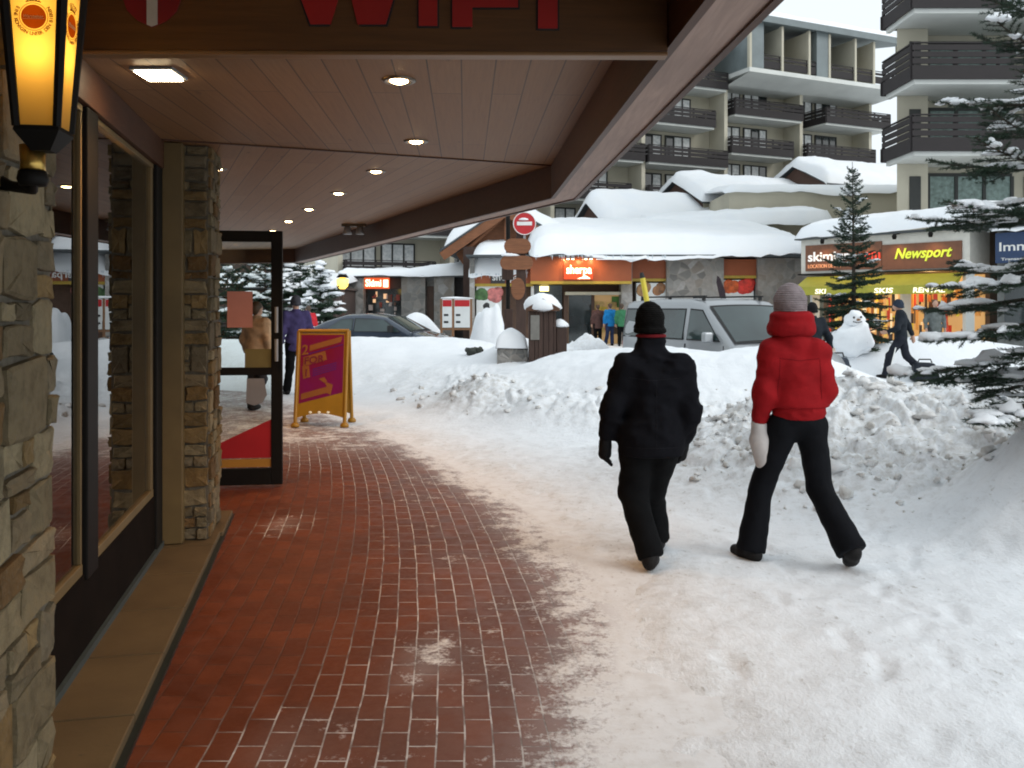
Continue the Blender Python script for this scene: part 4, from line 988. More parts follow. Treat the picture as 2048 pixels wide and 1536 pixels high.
# ------------------------------------------------------------------ supermarket with orange fascia (the lit sign)
Y = 38.0; SX = lambda px: XP(px, Y); SZ = lambda py: ZP(py, Y)
sp = thing("supermarket", "low supermarket with orange fascia, glowing orange sign and stone piers under deep snow", "shop", (SX(1200), Y, 0))
M['fascia_orange'] = mat("orange_brown_fascia", (.30, .075, .022), .55, 0, .12, 1.5)
M['ochre'] = mat("ochre_edge", (.40, .27, .03), .5, 0, .1)
M['poster'] = mat("white_poster", (.72, .74, .73), .5, 0, .04)
mb = MB(); mb.box(SX(940), SX(1606), Y + .5, Y + 8, -.3, SZ(520)); mb.build("wall", mat("brown_shop_wall", (.10, .055, .035), .7), sp)
for a, b, y0, zb_, zt_ in ((1060, 1257, -1.0, 568, 516), (945, 1066, -.2, 572, 541), (1258, 1333, -.2, 562, 519), (1440, 1512, -.2, 556, 519)):
    mb = MB(); mb.box(SX(a), SX(b), Y + y0, Y + .5, SZ(zb_) + .1, SZ(zt_)); fa = mb.build("fascia", M['fascia_orange'], sp)
    mb = MB(); mb.box(SX(a), SX(b), Y + y0 - .03, Y + .49, SZ(zb_) - .02, SZ(zb_) + .097); mb.build("edge_strip", M['ochre'], fa)
for a, b, s in ((1330, 1443, 5), (1510, 1608, 6), (1240, 1262, 1), (940, 950, 1)):
    mb = MB(); mb.box(SX(a), SX(b), Y - .42, Y + .5, -.2, SZ(517)); mb.build("stone_pier", M['stone_far'], sp)
mb = MB(); mb.box(SX(1125), SX(1181), Y - 1.13, Y - 1.02, SZ(560), SZ(524)); sg = mb.build("sign", emit("orange_sign_panel", (.8, .07, .005), .45, (.35, .035, .008)), sp)
mb = MB(); mb.text("sherpa", (SX(1154), Y - 1.15, SZ(549)), (1, 0, 0), UP, .5, 0, 'c', 0, .015, .02, SX(1179) - SX(1130)); 
mb.prism([(SX(1150), SZ(559)), (SX(1176), SZ(559)), (SX(1172), SZ(556)), (SX(1166), SZ(553)), (SX(1160), SZ(556))], (0, Y - 1.15, 0), (1, 0, 0), UP, .02)
mb.build("lettering", emit("lit_cream_letters", (1, .86, .55), 2.2), sg)
mb = MB()
for px in (1132, 1141, 1166, 1176): mb.lathe([(0, -.02), (.07, -.02), (.09, .06), (.05, .12), (0, .12)], (SX(px), Y - 1.45, SZ(521)), 10); mb.beam((SX(px), Y - 1.45, SZ(521) + .12), (SX(px), Y - .95, SZ(521) + .2), .03, .03)
sl = mb.build("sign_lamps", M['grey'], sp)
mb = MB()
for px in (1132, 1141, 1166, 1176): mb.lathe([(0, -.03), (.06, -.03), (.06, -.021), (0, -.021)], (SX(px), Y - 1.45, SZ(521)), 10)
mb.build("bulb", emit("sign_lamp_bulb", (1, .75, .4), 14), sl)
for px in (1128, 1154, 1180): spot((SX(px), Y - 1.5, SZ(521) - .02), 26, .05, 150, sp, (1, .55, .2)).rotation_euler = (R(35), 0, 0)
mb = MB(); mb.box(SX(982), SX(1010), Y - .26, Y - .22, SZ(567), SZ(544)); sg = mb.build("sign", mat("dark_sign_panel", (.035, .03, .03), .5), sp)
mb = MB(); mb.text("sherpa", (SX(985), Y - .28, SZ(561)), (1, 0, 0), UP, .42, 0, 'l', 0, .012, .02); mb.build("lettering", M['white'], sg)
# windows, posters, doorway
for a, b, z0, z1, blobs in ((953, 1003, 640, 572, [(962, 590, .42, (.07, .16, .05)), (990, 590, .42, (.5, .16, .15)), (974, 612, .2, (.03, .03, .03))]), (1272, 1330, 640, 566, [(1284, 580, .42, (.36, .2, .09)), (1316, 578, .36, (.3, .14, .06))]),
                         (1446, 1506, 640, 560, [(1462, 572, .45, (.62, .11, .02)), (1490, 570, .5, (.55, .03, .02))]), (1062, 1068, 640, 572, [])):
    mb = MB(); mb.box(SX(a), SX(b), Y - .1, Y + .45, SZ(z0), SZ(z1)); w = mb.build("window_poster", M['poster'], sp)
    for k, (px, py, r, c) in enumerate(blobs):
        mb = MB()
        for j in range(5): mb.ell((SX(px) + rng.uniform(-.3, .3) * r, Y - .1, SZ(py) + rng.uniform(-.3, .3) * r), (r * .6, .02, r * .55), 10, 6)
        mb.build("printed_food", mat("printed_food", c, .5, 0, .5, 5), w)
M['warm_room'] = emit("lit_shop_interior", (.9, .55, .22), .18, (.3, .2, .1))
mb = MB(); mb.box(SX(1070), SX(1125), Y + .40, Y + .46, SZ(690), SZ(570)); mb.build("window", M['far_glass'], sp)
mb = MB(); mb.box(SX(1080), SX(1098), Y + .3, Y + .38, SZ(582), SZ(572)); mb.build("window_lamp", emit("warm_strip_lamp", (1, .8, .3), 2.5), sp)
mb = MB(); mb.box(SX(1136), SX(1250), Y + .46, Y + .60, SZ(690), SZ(588)); dw = mb.build("doorway", M['warm_room'], sp)
mb = MB(); mb.box(SX(1130), SX(1252), Y - .3, Y + .45, SZ(590), SZ(584)); mb.build("door_canopy", M['cream'], sp)
mb = MB(); mb.box(SX(1138), SX(1186), Y + .30, Y + .4, SZ(690), SZ(590)); mb.build("glass_door", M['far_glass'], sp)
mb = MB(); mb.box(SX(1128), SX(1137), Y + .1, Y + .5, -.1, SZ(585)); mb.box(SX(1184), SX(1190), Y + .25, Y + .5, -.1, SZ(590)); mb.build("door_frame", M['brown_frame'], sp)
rg2 = random.Random(9)
for k in range(14):
    c = rg2.choice([(.5, .35, .03), (.5, .1, .02), (.1, .25, .05), (.45, .3, .1), (.08, .05, .03)]); px = rg2.uniform(1192, 1246); py = rg2.uniform(592, 660)
    mb = MB(); mb.box(SX(px) - .22, SX(px) + .22, Y + .33 + .006 * k, Y + .45, SZ(py) - .2, SZ(py) + rg2.uniform(.1, .3)); mb.build("shelf_goods", mat("packaged_goods", c, .5, 0, .4, 4), sp)
mb = MB(); mb.box(SX(935), SX(1612), Y - 1.4, Y + 8.5, SZ(516), SZ(513)); rf = mb.build("roof", M['slate'], sp)
mb = MB(); snow_cap(mb, (SX(1058), Y - 1.45, 0), (1, 0, 0), (0, 1, 0), SX(1614) - SX(1058), 9.2, lambda s, t_: SZ(513) + .01 + max(0, t_ - .6) * .19 + .0 * s, .85, 2.2, 60, 24, .16)
snow_cap(mb, (SX(938), Y - .5, 0), (1, 0, 0), (0, 1, 0), SX(1056) - SX(938), 6, lambda s, t_: 3.1 + t_ * .20 + .02 * s, .8, 5.5, 24, 16, .12)
mb.build("roof_snow", M['snow_roof'], rf)
rgi = random.Random(31); mb = MB()
for k in range(46):
    x = rgi.uniform(SX(1062), SX(1330)) if k < 26 else rgi.uniform(SX(942), SX(1054)); l = rgi.uniform(.06, .28); yy = Y - 1.42 if k < 26 else Y - .48; z = SZ(514) if k < 26 else 3.02
    mb.lathe([(.0, -l), (.012, -l * .55), (.022, 0), (0, 0)], (x, yy, z), 5)
ic = mb.build("icicles", mat("ice", (.62, .70, .75), .15, 0, .05, spec=.6), rf); ic["kind"] = "stuff"
mb = MB(); mb.box(SX(1186), SX(1262), Y - 1.5, Y - 1.43, SZ(523), SZ(521)); mb.build("snow_ledge", M['snow_roof'], rf)

# ------------------------------------------------------------------ ski rental shop with sign band, turned towards us
NA, NB_ = Vector((11.24, 34, 0)), Vector((15.06, 29, 0)); ND = (NB_ - NA); NL = ND.length; ND.normalize(); NN = Vector((ND.y, -ND.x, 0))     # NN points out of the shop front
if NN.y > 0: NN = -NN
def nps(px):
    k = (px - CX) / F; return (k * NA.y - NA.x) / (ND.x - k * ND.y)
def npt(px, py, out=0.0):
    s = nps(px); p = NA + ND * s; z = ZP(py, p.y); q = p + NN * out; q.z = z; return q
def nquad(mb, px0, px1, py0, py1, o0, o1, m=0, same=False):
    """block on the shop front; py0 is the lower edge at its left end, heights kept level"""
    s0, s1 = nps(px0), nps(px1); y0 = (NA + ND * s0).y; zb_, zt_ = ZP(py0, y0), ZP(py1, y0)
    q = [NA + ND * s0 + NN * o1, NA + ND * s1 + NN * o1, NA + ND * s1 + NN * o0, NA + ND * s0 + NN * o0]
    mb.hexa([(p.x, p.y, zb_) for p in q] + [(p.x, p.y, zt_) for p in q], m); return zb_, zt_
ns = thing("ski_shop", "ski rental shop with yellow-green lettering on a brown sign band above lit windows", "shop", NA, 0)
mb = MB(); q = [NA - NN * .02, NB_ - NN * .02, NB_ - NN * 3.6, NA - NN * 3.6]
def ring_wall(mb, q, z0, z1, m=0): mb.hexa([(p.x, p.y, z0) for p in q] + [(p.x, p.y, z1) for p in q], m)
ring_wall(mb, [q[0] - NN * 1.2, q[1] - NN * 1.2, q[2], q[3]], -.2, 4.3); mb.build("wall", mat("shop_back_wall", (.16, .10, .06), .8), ns)
mb = MB(); nquad(mb, 1608, 1945, 548, 478, -1.2, .18); band = mb.build("sign_band", mat("white_sign_surround", (.62, .60, .54), .6, 0, .06), ns)
mb = MB(); zb1, zt1 = nquad(mb, 1618, 1770, 543, 492, .18, .23); nquad(mb, 1771, 1930, 540.5, 490.6, .18, .23); pn = mb.build("sign_panel", mat("brown_sign_panel", (.17, .065, .03), .5, 0, .12), band)
def nline(body, px0, px1, zc, h, m, bold=.0, shear=0.0, nm="lettering", out=.235):
    s0, s1 = nps(px0), nps(px1); o = NA + ND * (s0 + s1) / 2 + NN * out; o.z = zc; mb = MB(); mb.text(body, o, ND, UP, h, 0, 'c', shear, bold, .03, s1 - s0); return mb.build(nm, m, pn)
zmid = (zb1 + zt1) / 2
nline("Newsport", 1797, 1912, zmid - .16, .5, emit("lit_yellow_green", (.62, .72, .04), .35, (.5, .6, .05)), .02, .32)
nline("skimium", 1624, 1716, zmid - .12, .5, emit("lit_white_letter", (.9, .85, .8), .3, (.8, .8, .8)), .015)
nline(".com", 1720, 1768, zmid - .12, .5, emit("lit_red_letter", (.8, .05, .02), .45, (.6, .05, .03)), .015)
nline("LOCATION DE SKIS", 1624, 1690, zmid - .38, .2, emit("lit_orange_letter", (.9, .35, .12), .4, (.6, .3, .2)))
mb = MB()
for px in (1660, 1740, 1804, 1876): 
    p = NA + ND * nps(px) + NN * .5; z = zt1 + .1; mb.lathe([(0, -.09), (.06, -.09), (.085, .03), (.05, .09), (0, .09)], (p.x, p.y, z), 10); mb.beam((p.x, p.y, z + .08), tuple(NA + ND * nps(px) + NN * .1 + UP * (z + .12)), .03, .03)
mb.build("sign_lamps", M['dark_metal'], ns)
for px in (1660, 1740, 1804, 1876):
    p = NA + ND * nps(px) + NN * .62; l = spot((p.x, p.y, zt1 + .0), 14, .06, 150, ns, (1, .62, .28))
mb = MB(); nquad(mb, 1605, 1950, 551, 548.4, -1.2, .3); mb.build("band_edge", M['dark_metal'], ns)
mb = MB(); s0, s1 = nps(1622), nps(1935); a0 = NA + ND * s0; a1 = NA + ND * s1; zA, zB = 2.75, 2.30
q = [a0 + NN * .25, a1 + NN * .25, a1 + NN * 1.0, a0 + NN * 1.0]
mb.add([(q[0].x, q[0].y, zA), (q[1].x, q[1].y, zA), (q[2].x, q[2].y, zB + .05), (q[3].x, q[3].y, zB + .05), (q[2].x, q[2].y, zB - .25), (q[3].x, q[3].y, zB - .25), (q[0].x, q[0].y, zA - .02), (q[1].x, q[1].y, zA - .02)], [(0, 3, 2, 1), (3, 5, 4, 2), (0, 6, 5, 3), (1, 2, 4, 7), (6, 7, 4, 5), (0, 1, 7, 6)])
aw = mb.build("awning", mat("olive_yellow_awning", (.36, .34, .035), .6, 0, .1, 3), ns)
def awtext(body, px0, px1):
    k0, k1 = [(((px - CX) / F) * (NA.y + NN.y * 1.01) - (NA.x + NN.x * 1.01)) / (ND.x - (px - CX) / F * ND.y) for px in (px0, px1)]
    o = NA + ND * (k0 + k1) / 2 + NN * 1.005; o.z = zB - .2; mb = MB(); mb.text(body, o, ND, UP, .24, 0, 'c', .1, .02, .01, k1 - k0); mb.build("lettering", emit("lit_awning_letter", (1, .9, .6), .8, (.9, .85, .7)), aw)
awtext("SKIS", 1748, 1786); awtext("RENTAL", 1826, 1890); awtext("SKI", 1630, 1652)
for px in (1633, 1814, 1940):
    mb = MB(); p = NA + ND * nps(px) + NN * .1; mb.beam((p.x, p.y, -.1), (p.x, p.y, 2.7), .28, .22, up=(0, 1, 0)); mb.build("pillar", M['white_slab'], ns)
rg2 = random.Random(5); goods = [((.62, .06, .03), .5), ((.8, .55, .12), .9), ((.7, .30, .06), .7), ((.10, .06, .04), 0), ((.75, .62, .05), .6), ((.32, .10, .03), .25), ((.9, .72, .42), 1.2), ((.06, .05, .05), 0)]
mb = MB(); s0, s1 = nps(1640), nps(1936)
qq = [NA + ND * s0 - NN * 1.16, NA + ND * s1 - NN * 1.16, NA + ND * s1 - NN * 1.20, NA + ND * s0 - NN * 1.20]; ring_wall(mb, qq, 0, 2.72); mb.build("back_panel", emit("lit_shop_back", (.95, .55, .2), .32, (.4, .25, .1)), ns)
gm = [emit("ski_gear", c, e * .3, c) if e else mat("ski_gear_dark", c, .6) for c, e in goods]
mb = MB()
for k in range(150):
    s = rg2.uniform(s0 + .1, s1 - .1); dpt_ = rg2.uniform(.2, 1.1); w = rg2.uniform(.03, .16); z = rg2.uniform(.0, 1.9); h = rg2.uniform(.15, .9); o = NA + ND * s - NN * dpt_
    qk = [o + NN * .03, o + ND * w + NN * .03, o + ND * w - NN * .03, o - NN * .03]; ring_wall(mb, qk, z, min(2.5, z + h), rg2.randrange(len(gm)))
mb.build("ski_rack_display", gm, ns); ns.children[-1]["kind"] = "stuff"
for s in (.28, .72):
    p = NA + ND * (s0 + (s1 - s0) * s) - NN * .5; l = bpy.data.lights.new("shop_light", 'POINT'); l.energy = 35; l.color = (1, .62, .25); l.shadow_soft_size = .15; o = bpy.data.objects.new("shop_light", l); COL.objects.link(o); o.parent = ns; o.location = Vector((p.x, p.y, 2.45)) - ns.location
mb = MB(); q = [NA + NN * .4 - ND * .2, NB_ + NN * .4 + ND * .6, NB_ - NN * 3.6 + ND * .6, NA - NN * 3.6 - ND * .2]; ring_wall(mb, q, zt1 + .22, zt1 + .30); rf = mb.build("roof", M['slate'], ns)
mb = MB(); snow_cap(mb, NA + NN * .42 - ND * .2, ND, -NN, NL + .9, 4.2, lambda s, t_: zt1 + .32 + .10 * max(0, t_ - .4) + .02 * s, .62, 9, 44, 18, .05); mb.build("roof_snow", M['snow_roof'], rf)

# estate agency next door, half hidden by the fir
ag = thing("estate_agency", "estate agency with dark blue sign beside the ski shop, behind fir branches", "shop", NB_ + ND * 1.0)
mb = MB(); q = [NB_ + ND * .65 - NN * .3, NB_ + ND * 5 - NN * .3, NB_ + ND * 5 - NN * 3.4, NB_ + ND * .65 - NN * 3.4]; ring_wall(mb, q, -.2, 4.1); mb.build("wall", mat("grey_shop_wall", (.16, .17, .165), .8), ag)
mb = MB(); q = [NB_ + ND * .72 + NN * .0, NB_ + ND * 3.6 + NN * .0, NB_ + ND * 3.6 - NN * .28, NB_ + ND * .72 - NN * .28]; ring_wall(mb, q, 3.02, 3.98); bs = mb.build("sign", mat("dark_blue_sign", (.018, .045, .115), .5, 0, .1), ag)
for body, s, z, h, w in (("Immobilier", 2.0, 3.4, .4, 2.3), ("ben", 2.3, 3.72, .3, .8), ("Transactions - Locations", 1.9, 3.1, .12, 2.0)):
    o = NB_ + ND * s + NN * .005; o.z = z; mb = MB(); mb.text(body, o, ND, UP, h, 0, 'c', 0, .01, .01, w); mb.build("lettering", M['white'], bs)
mb = MB(); q = [NB_ + ND * .9 - NN * .22, NB_ + ND * 4.6 - NN * .22, NB_ + ND * 4.6 - NN * .29, NB_ + ND * .9 - NN * .29]; ring_wall(mb, q, .6, 2.6); mb.build("window", M['far_glass'], ag)
mb = MB(); q = [NB_ + ND * .6 + NN * .3, NB_ + ND * 5.2 + NN * .3, NB_ + ND * 5.2 - NN * 3.6, NB_ + ND * .6 - NN * 3.6]; ring_wall(mb, q, 4.12, 4.2); rf = mb.build("roof", M['slate'], ag)
mb = MB(); snow_cap(mb, NB_ + ND * .6 + NN * .3, ND, -NN, 4.6, 3.9, lambda s, t_: 4.21 + .1 * t_, .55, 12, 16, 12); mb.build("roof_snow", M['snow_roof'], rf)

# ------------------------------------------------------------------ stone shops at the far left
Y = 45.0; ls = thing("stone_shop", "low stone shop with small glowing sign over its door, at far left of the square", "shop", (XP(780, Y), Y, 0))
mb = MB(); mb.box(XP(690, Y), XP(726, Y), Y, Y + 6, -.3, ZP(556, Y)); mb.box(XP(802, Y), XP(850, Y), Y + .1, Y + 6, -.3, ZP(553, Y)); mb.box(XP(868, Y), XP(908, Y), Y, Y + 6, -.3, ZP(549, Y)); mb.box(XP(726, Y), XP(802, Y), Y + 1.2, Y + 6, -.3, ZP(555, Y)); mb.box(XP(850, Y), XP(868, Y), Y + .6, Y + 6, -.3, ZP(552, Y)); mb.build("wall", M['stone_far'], ls)
mb = MB(); mb.box(XP(908, Y), XP(945, Y), Y + .4, Y + 6, -.3, 3.4); mb.build("timber_wall", M['balcony_wood'], ls)
mb = MB(); mb.box(XP(729, Y), XP(800, Y), Y + .9, Y + 1.0, 0, ZP(577, Y)); dw = mb.build("shop_window", M['far_glass'], ls)
mb = MB(); mb.box(XP(726, Y), XP(802, Y), Y + .7, Y + 1.15, ZP(577, Y), ZP(555, Y)); mb.build("lintel", M['brown_frame'], ls)
rg2 = random.Random(8)
mb = MB(); gl = [emit("lit_souvenirs", (1, .6, .3), .5, (.5, .3, .2)), mat("red_souvenirs", (.3, .05, .03), .6), mat("brown_shelf", (.12, .06, .04), .7), mat("pale_souvenirs", (.5, .42, .38), .7)]
for k in range(40):
    x = rg2.uniform(XP(732, Y), XP(796, Y)); z = rg2.uniform(.2, 2.2); mb.box(x, x + rg2.uniform(.05, .22), Y + .80 - .002 * k, Y + .9, z, z + rg2.uniform(.08, .35), rg2.randrange(4))
q = mb.build("window_display", gl, ls); q["kind"] = "stuff"
mb = MB(); mb.box(XP(725, Y), XP(776, Y), Y + .45, Y + .6, ZP(577, Y), ZP(555, Y)); sg = mb.build("sign", emit("lit_red_sign", (.75, .10, .02), .8, (.4, .06, .02)), ls)
mb = MB(); mb.text("Skimi", (XP(744, Y), Y + .44, ZP(572, Y)), (1, 0, 0), UP, .5, 0, 'c', 0, .03, .02, XP(760, Y) - XP(728, Y)); mb.box(XP(764, Y), XP(774, Y), Y + .42, Y + .44, ZP(574, Y), ZP(559, Y)); mb.build("lettering", emit("lit_cream", (1, .86, .6), 1.6), sg)
mb = MB(); mb.box(XP(852, Y), XP(866, Y), Y + .45, Y + .55, 0, ZP(572, Y)); mb.build("door", M['brown_frame'], ls)
mb = MB(); mb.box(XP(680, Y), XP(945, Y), Y - .3, Y + 6.2, 3.12, 3.2); rf = mb.build("roof", M['slate'], ls)
mb = MB(); snow_cap(mb, (XP(680, Y), Y - .35, 0), (1, 0, 0), (0, 1, 0), XP(946, Y) - XP(680, Y), 6.4, lambda s, t_: 3.21 + max(0, (s - 3.2)) * .12 * min(1, t_ / 1.5) + .03 * t_, .34, 6, 40, 14, .04, 0, .3); mb.build("roof_snow", M['snow_roof'], rf)
# low timber building with snowy eaves beyond the door
Y = 40.0; tb = thing("timber_hall", "long low dark timber hall with snowy eaves beyond the open door", "building", (XP(520, Y), Y, 0))
mb = MB(); mb.box(XP(330, Y), XP(672, Y), Y, Y + 6, -.3, ZP(578, Y)); mb.build("wall", wood("dark_hall_boards", (.07, .05, .045), 0, .8), tb)
mb = MB(); mb.box(XP(320, Y), XP(678, Y), Y - .6, Y + 6.5, ZP(578, Y), ZP(575, Y)); rf = mb.build("roof", M['slate'], tb)
mb = MB(); snow_cap(mb, (XP(320, Y), Y - .6, 0), (1, 0, 0), (0, 1, 0), XP(678, Y) - XP(320, Y), 7, lambda s, t_: ZP(575, Y) + .01 + .08 * t_, .35, 4, 40, 12, .05); mb.build("roof_snow", M['snow_roof'], rf)
# distant apartment block in the gap under the canopy
Y = 72.0; b3 = thing("distant_block", "distant dark balconied apartment block seen under the canopy edge", "building", (XP(760, Y), Y, 0))
mb = MB(); mb.box(XP(420, Y), XP(1010, Y), Y + 1, Y + 12, -.5, 15); mb.build("wall", wood("dark_brown_cladding", (.075, .05, .042), 0, .8), b3)
mb = MB(); mb.box(XP(745, Y), XP(800, Y), Y + .2, Y + .98, -.4, 15); mb.build("stair_wall", M['cream'], b3)
for z in (2.0, 4.8, 7.6, 10.4):
    for a, b in ((560, 740), (806, 990)):
        mb = MB(); railing(mb, (XP(a, Y), Y - .4), (XP(b, Y), Y - .4), z, z + 1.1, 4, .25); bc = mb.build("balcony", M['balcony_wood'], b3)
        mb = MB(); mb.box(XP(a, Y), XP(b, Y), Y - .3, Y + .95, z - .2, z - .03); mb.build("slab", M['white_slab'], bc)
        for q0 in np.arange(a + 8, b - 40, 46):
            mb = MB(); mb.box(XP(q0, Y), XP(q0 + 34, Y), Y + .9, Y + .98, z + .1, z + 2.2); f = mb.build("window", M['dark_frame'], b3)
            mb = MB(); mb.box(XP(q0 + 2, Y), XP(q0 + 16, Y), Y + .86, Y + .9, z + .2, z + 2.1); mb.box(XP(q0 + 18, Y), XP(q0 + 32, Y), Y + .86, Y + .9, z + .2, z + 2.1); mb.build("pane", M['far_glass'], f)
mb = MB(); mb.box(XP(415, Y), XP(1014, Y), Y - .6, Y + 12.3, 15, 15.3); rf = mb.build("roof", M['slate'], b3)
mb = MB(); snow_cap(mb, (XP(415, Y), Y - .6, 0), (1, 0, 0), (0, 1, 0), XP(1014, Y) - XP(415, Y), 12.6, lambda s, t_: 15.3, .6, 3, 24, 10); mb.build("roof_snow", M['snow_roof'], rf)
# ------------------------------------------------------------------ figures: smooth surfaces grown round a posed skeleton
def surface_nets(f, lo, hi, h):
    n = np.maximum(2, np.ceil((np.array(hi) - np.array(lo)) / h).astype(int) + 1)
    ax = [lo[i] + h * np.arange(n[i]) for i in range(3)]
    G = np.stack(np.meshgrid(*ax, indexing='ij'), -1); V = f(G.reshape(-1, 3)).reshape(n)
    ins = V < 0; c = [V[i:n[0] - 1 + i, j:n[1] - 1 + j, k:n[2] - 1 + k] for i in (0, 1) for j in (0, 1) for k in (0, 1)]
    off = np.array([(i, j, k) for i in (0, 1) for j in (0, 1) for k in (0, 1)], float)
    S = np.zeros(c[0].shape + (3,)); N = np.zeros(c[0].shape)
    for a in range(8):
        for b in range(a + 1, 8):
            if abs(off[a] - off[b]).sum() != 1: continue
            m = (c[a] < 0) != (c[b] < 0); t = np.where(m, c[a] / np.where(m, c[a] - c[b], 1), 0)
            S += np.where(m[..., None], off[a] + (off[b] - off[a]) * t[..., None], 0); N += m
    act = N > 0; idx = -np.ones(N.shape, int); idx[act] = np.arange(act.sum())
    ijk = np.argwhere(act); P = np.array(lo) + h * (ijk + S[act] / N[act][:, None]); Q = []
    for axis in range(3):
        sl0 = [slice(1, n[d] - 1) for d in range(3)]; sl0[axis] = slice(0, n[axis] - 1); sl1 = list(sl0); sl1[axis] = slice(1, n[axis])
        m = ins[tuple(sl0)] != ins[tuple(sl1)]; w = np.argwhere(m)
        if not len(w): continue
        base = w + np.array([1 if d != axis else 0 for d in range(3)]); u, v = [(1, 2), (2, 0), (0, 1)][axis]
        def at_(du, dv):
            q = base.copy(); q[:, u] += du; q[:, v] += dv; return idx[q[:, 0], q[:, 1], q[:, 2]]
        q = np.stack([at_(-1, -1), at_(0, -1), at_(0, 0), at_(-1, 0)], 1); flip = ~ins[tuple(sl0)][m]
        q[flip] = q[flip][:, ::-1]; Q.append(q)
    Q = np.concatenate(Q); return P, Q[(Q >= 0).all(1)]
def smin(a, b, k):
    h = np.clip(.5 + .5 * (b - a) / k, 0, 1); return b * (1 - h) + a * h - k * h * (1 - h)
def sd(P, p):
    if p[0] == 'c':
        _, a, b, ra, rb = p[:5]; fy = p[5] if len(p) > 5 and not isinstance(p[5], list) else 1.0
        a = np.array(a, float); b = np.array(b, float); S = np.array([1, 1 / fy, 1]); Pa = (P - a) * S; ba = (b - a) * S
        t = np.clip(Pa @ ba / max(1e-9, ba @ ba), 0, 1); d = (np.linalg.norm(Pa - t[:, None] * ba, axis=1) - (ra + (rb - ra) * t)) * min(1, fy)
    else:
        _, c, r = p[:3]; q = P - np.array(c, float)
        if len(p) > 3 and isinstance(p[3], (int, float)):
            ca, sa = math.cos(p[3]), math.sin(p[3]); q = np.stack([q[:, 0] * ca + q[:, 1] * sa, -q[:, 0] * sa + q[:, 1] * ca, q[:, 2]], 1)
        k0 = np.linalg.norm(q / r, axis=1); k1 = np.linalg.norm(q / (np.array(r) ** 2), axis=1); d = k0 * (k0 - 1) / np.maximum(k1, 1e-9)
    if isinstance(p[-1], list):
        for pt, nm in p[-1]: d = np.maximum(d, (P - np.array(pt, float)) @ np.array(nm, float))
    return d
def blob(name, prims, mats, parent, k=.03, h=.02, rough=0.0, rscale=9.0, seed=0.0):
    lo = np.full(3, 9.0); hi = np.full(3, -9.0)
    for p in prims:
        for q, r in (((p[1], p[3]), (p[2], p[4])) if p[0] == 'c' else ((p[1], max(p[2])),)):
            lo = np.minimum(lo, np.array(q) - r); hi = np.maximum(hi, np.array(q) + r)
    def f(P):
        d = None
        for p in prims:
            e = sd(P, p); d = e if d is None else smin(d, e, k)
        if rough:
            m = np.abs(d) < .06; W_ = np.zeros(len(P)); Pm = P[m]; r1 = fbm(Pm * rscale * np.array([.62, .62, 1.35]) + seed, 2); W_[m] = .75 * (np.abs(r1) * 1.9 - .6) + .35 * fbm(Pm * rscale * 1.6 + seed + 9, 3); 
            for p in prims:
                if isinstance(p[-1], list):
                    for pt, nm in p[-1]: W_ = W_ * sstep(.0, .045, np.abs((P - np.array(pt, float)) @ np.array(nm, float)))
            d = d + rough * W_
        return d
    V, Q = surface_nets(f, lo - h * 2 - k * .3, hi + h * 2 + k * .3, h)
    loc = parent
    ob = raw(name, V, Q, mats, None, True)
    if parent is not None: ob.parent = parent
    SURF[name] = (V, Q); return ob
SURF = {}
from mathutils.bvhtree import BVHTree
def seam(name, surf, pts, mt, parent, r=.0024, n=14, ydir=1):
    """stitching: a thin cord laid on the surface along the (x, z) outline, seen from behind"""
    V, Q = SURF[surf]; bv = BVHTree.FromPolygons([tuple(v) for v in V], [tuple(int(i) for i in q) for q in Q]); out = []
    for (xa, za), (xb, zb) in zip(pts[:-1], pts[1:]):
        for k in range(n):
            q = bv.ray_cast(Vector((xa + (xb - xa) * k / n, -1.0 * ydir, za + (zb - za) * k / n)), Vector((0, ydir, 0)))
            if q[0] is not None: out.append(q[0])
    if len(out) > 2:
        mb = MB(); mb.tube(out, r, 5); return mb.build(name, mt, parent, world=False)
CLOTH = {}
def cloth(name, col, rough=.85, var=.25, scale=9, bump=.25, knit=0):
    if name not in CLOTH:
        t = NT(name); v = t.coord('Object'); n = t.noise(v, scale, 5); w = t.noise(v, 130, 2)
        t.set('Base Color', t.ramp(n, [(.3, tuple(c * (1 - var) for c in col)), (.7, tuple(c * (1 + var) for c in col))])); t.set('Roughness', rough); t.set('Specular IOR Level', .12)
        nn = t.bump(w, bump, .004, t.bump(n, .3, .02))
        if knit:
            wv = t.n.new('ShaderNodeTexWave'); wv.bands_direction = 'Z'; wv.inputs['Scale'].default_value = knit; wv.inputs['Distortion'].default_value = 1.5; t.l.new(v, wv.inputs['Vector']); nn = t.bump(wv.outputs['Fac'], .7, .006, nn)
        t.set('Normal', nn); CLOTH[name] = t.mat
    return CLOTH[name]
SKIN = mat("skin", (.48, .28, .20), .55, 0, .08)
HAIR = mat("brown_hair", (.06, .035, .02), .6, 0, .3)
def lerp(a, b, t): return tuple(x + (y - x) * t for x, y in zip(a, b))
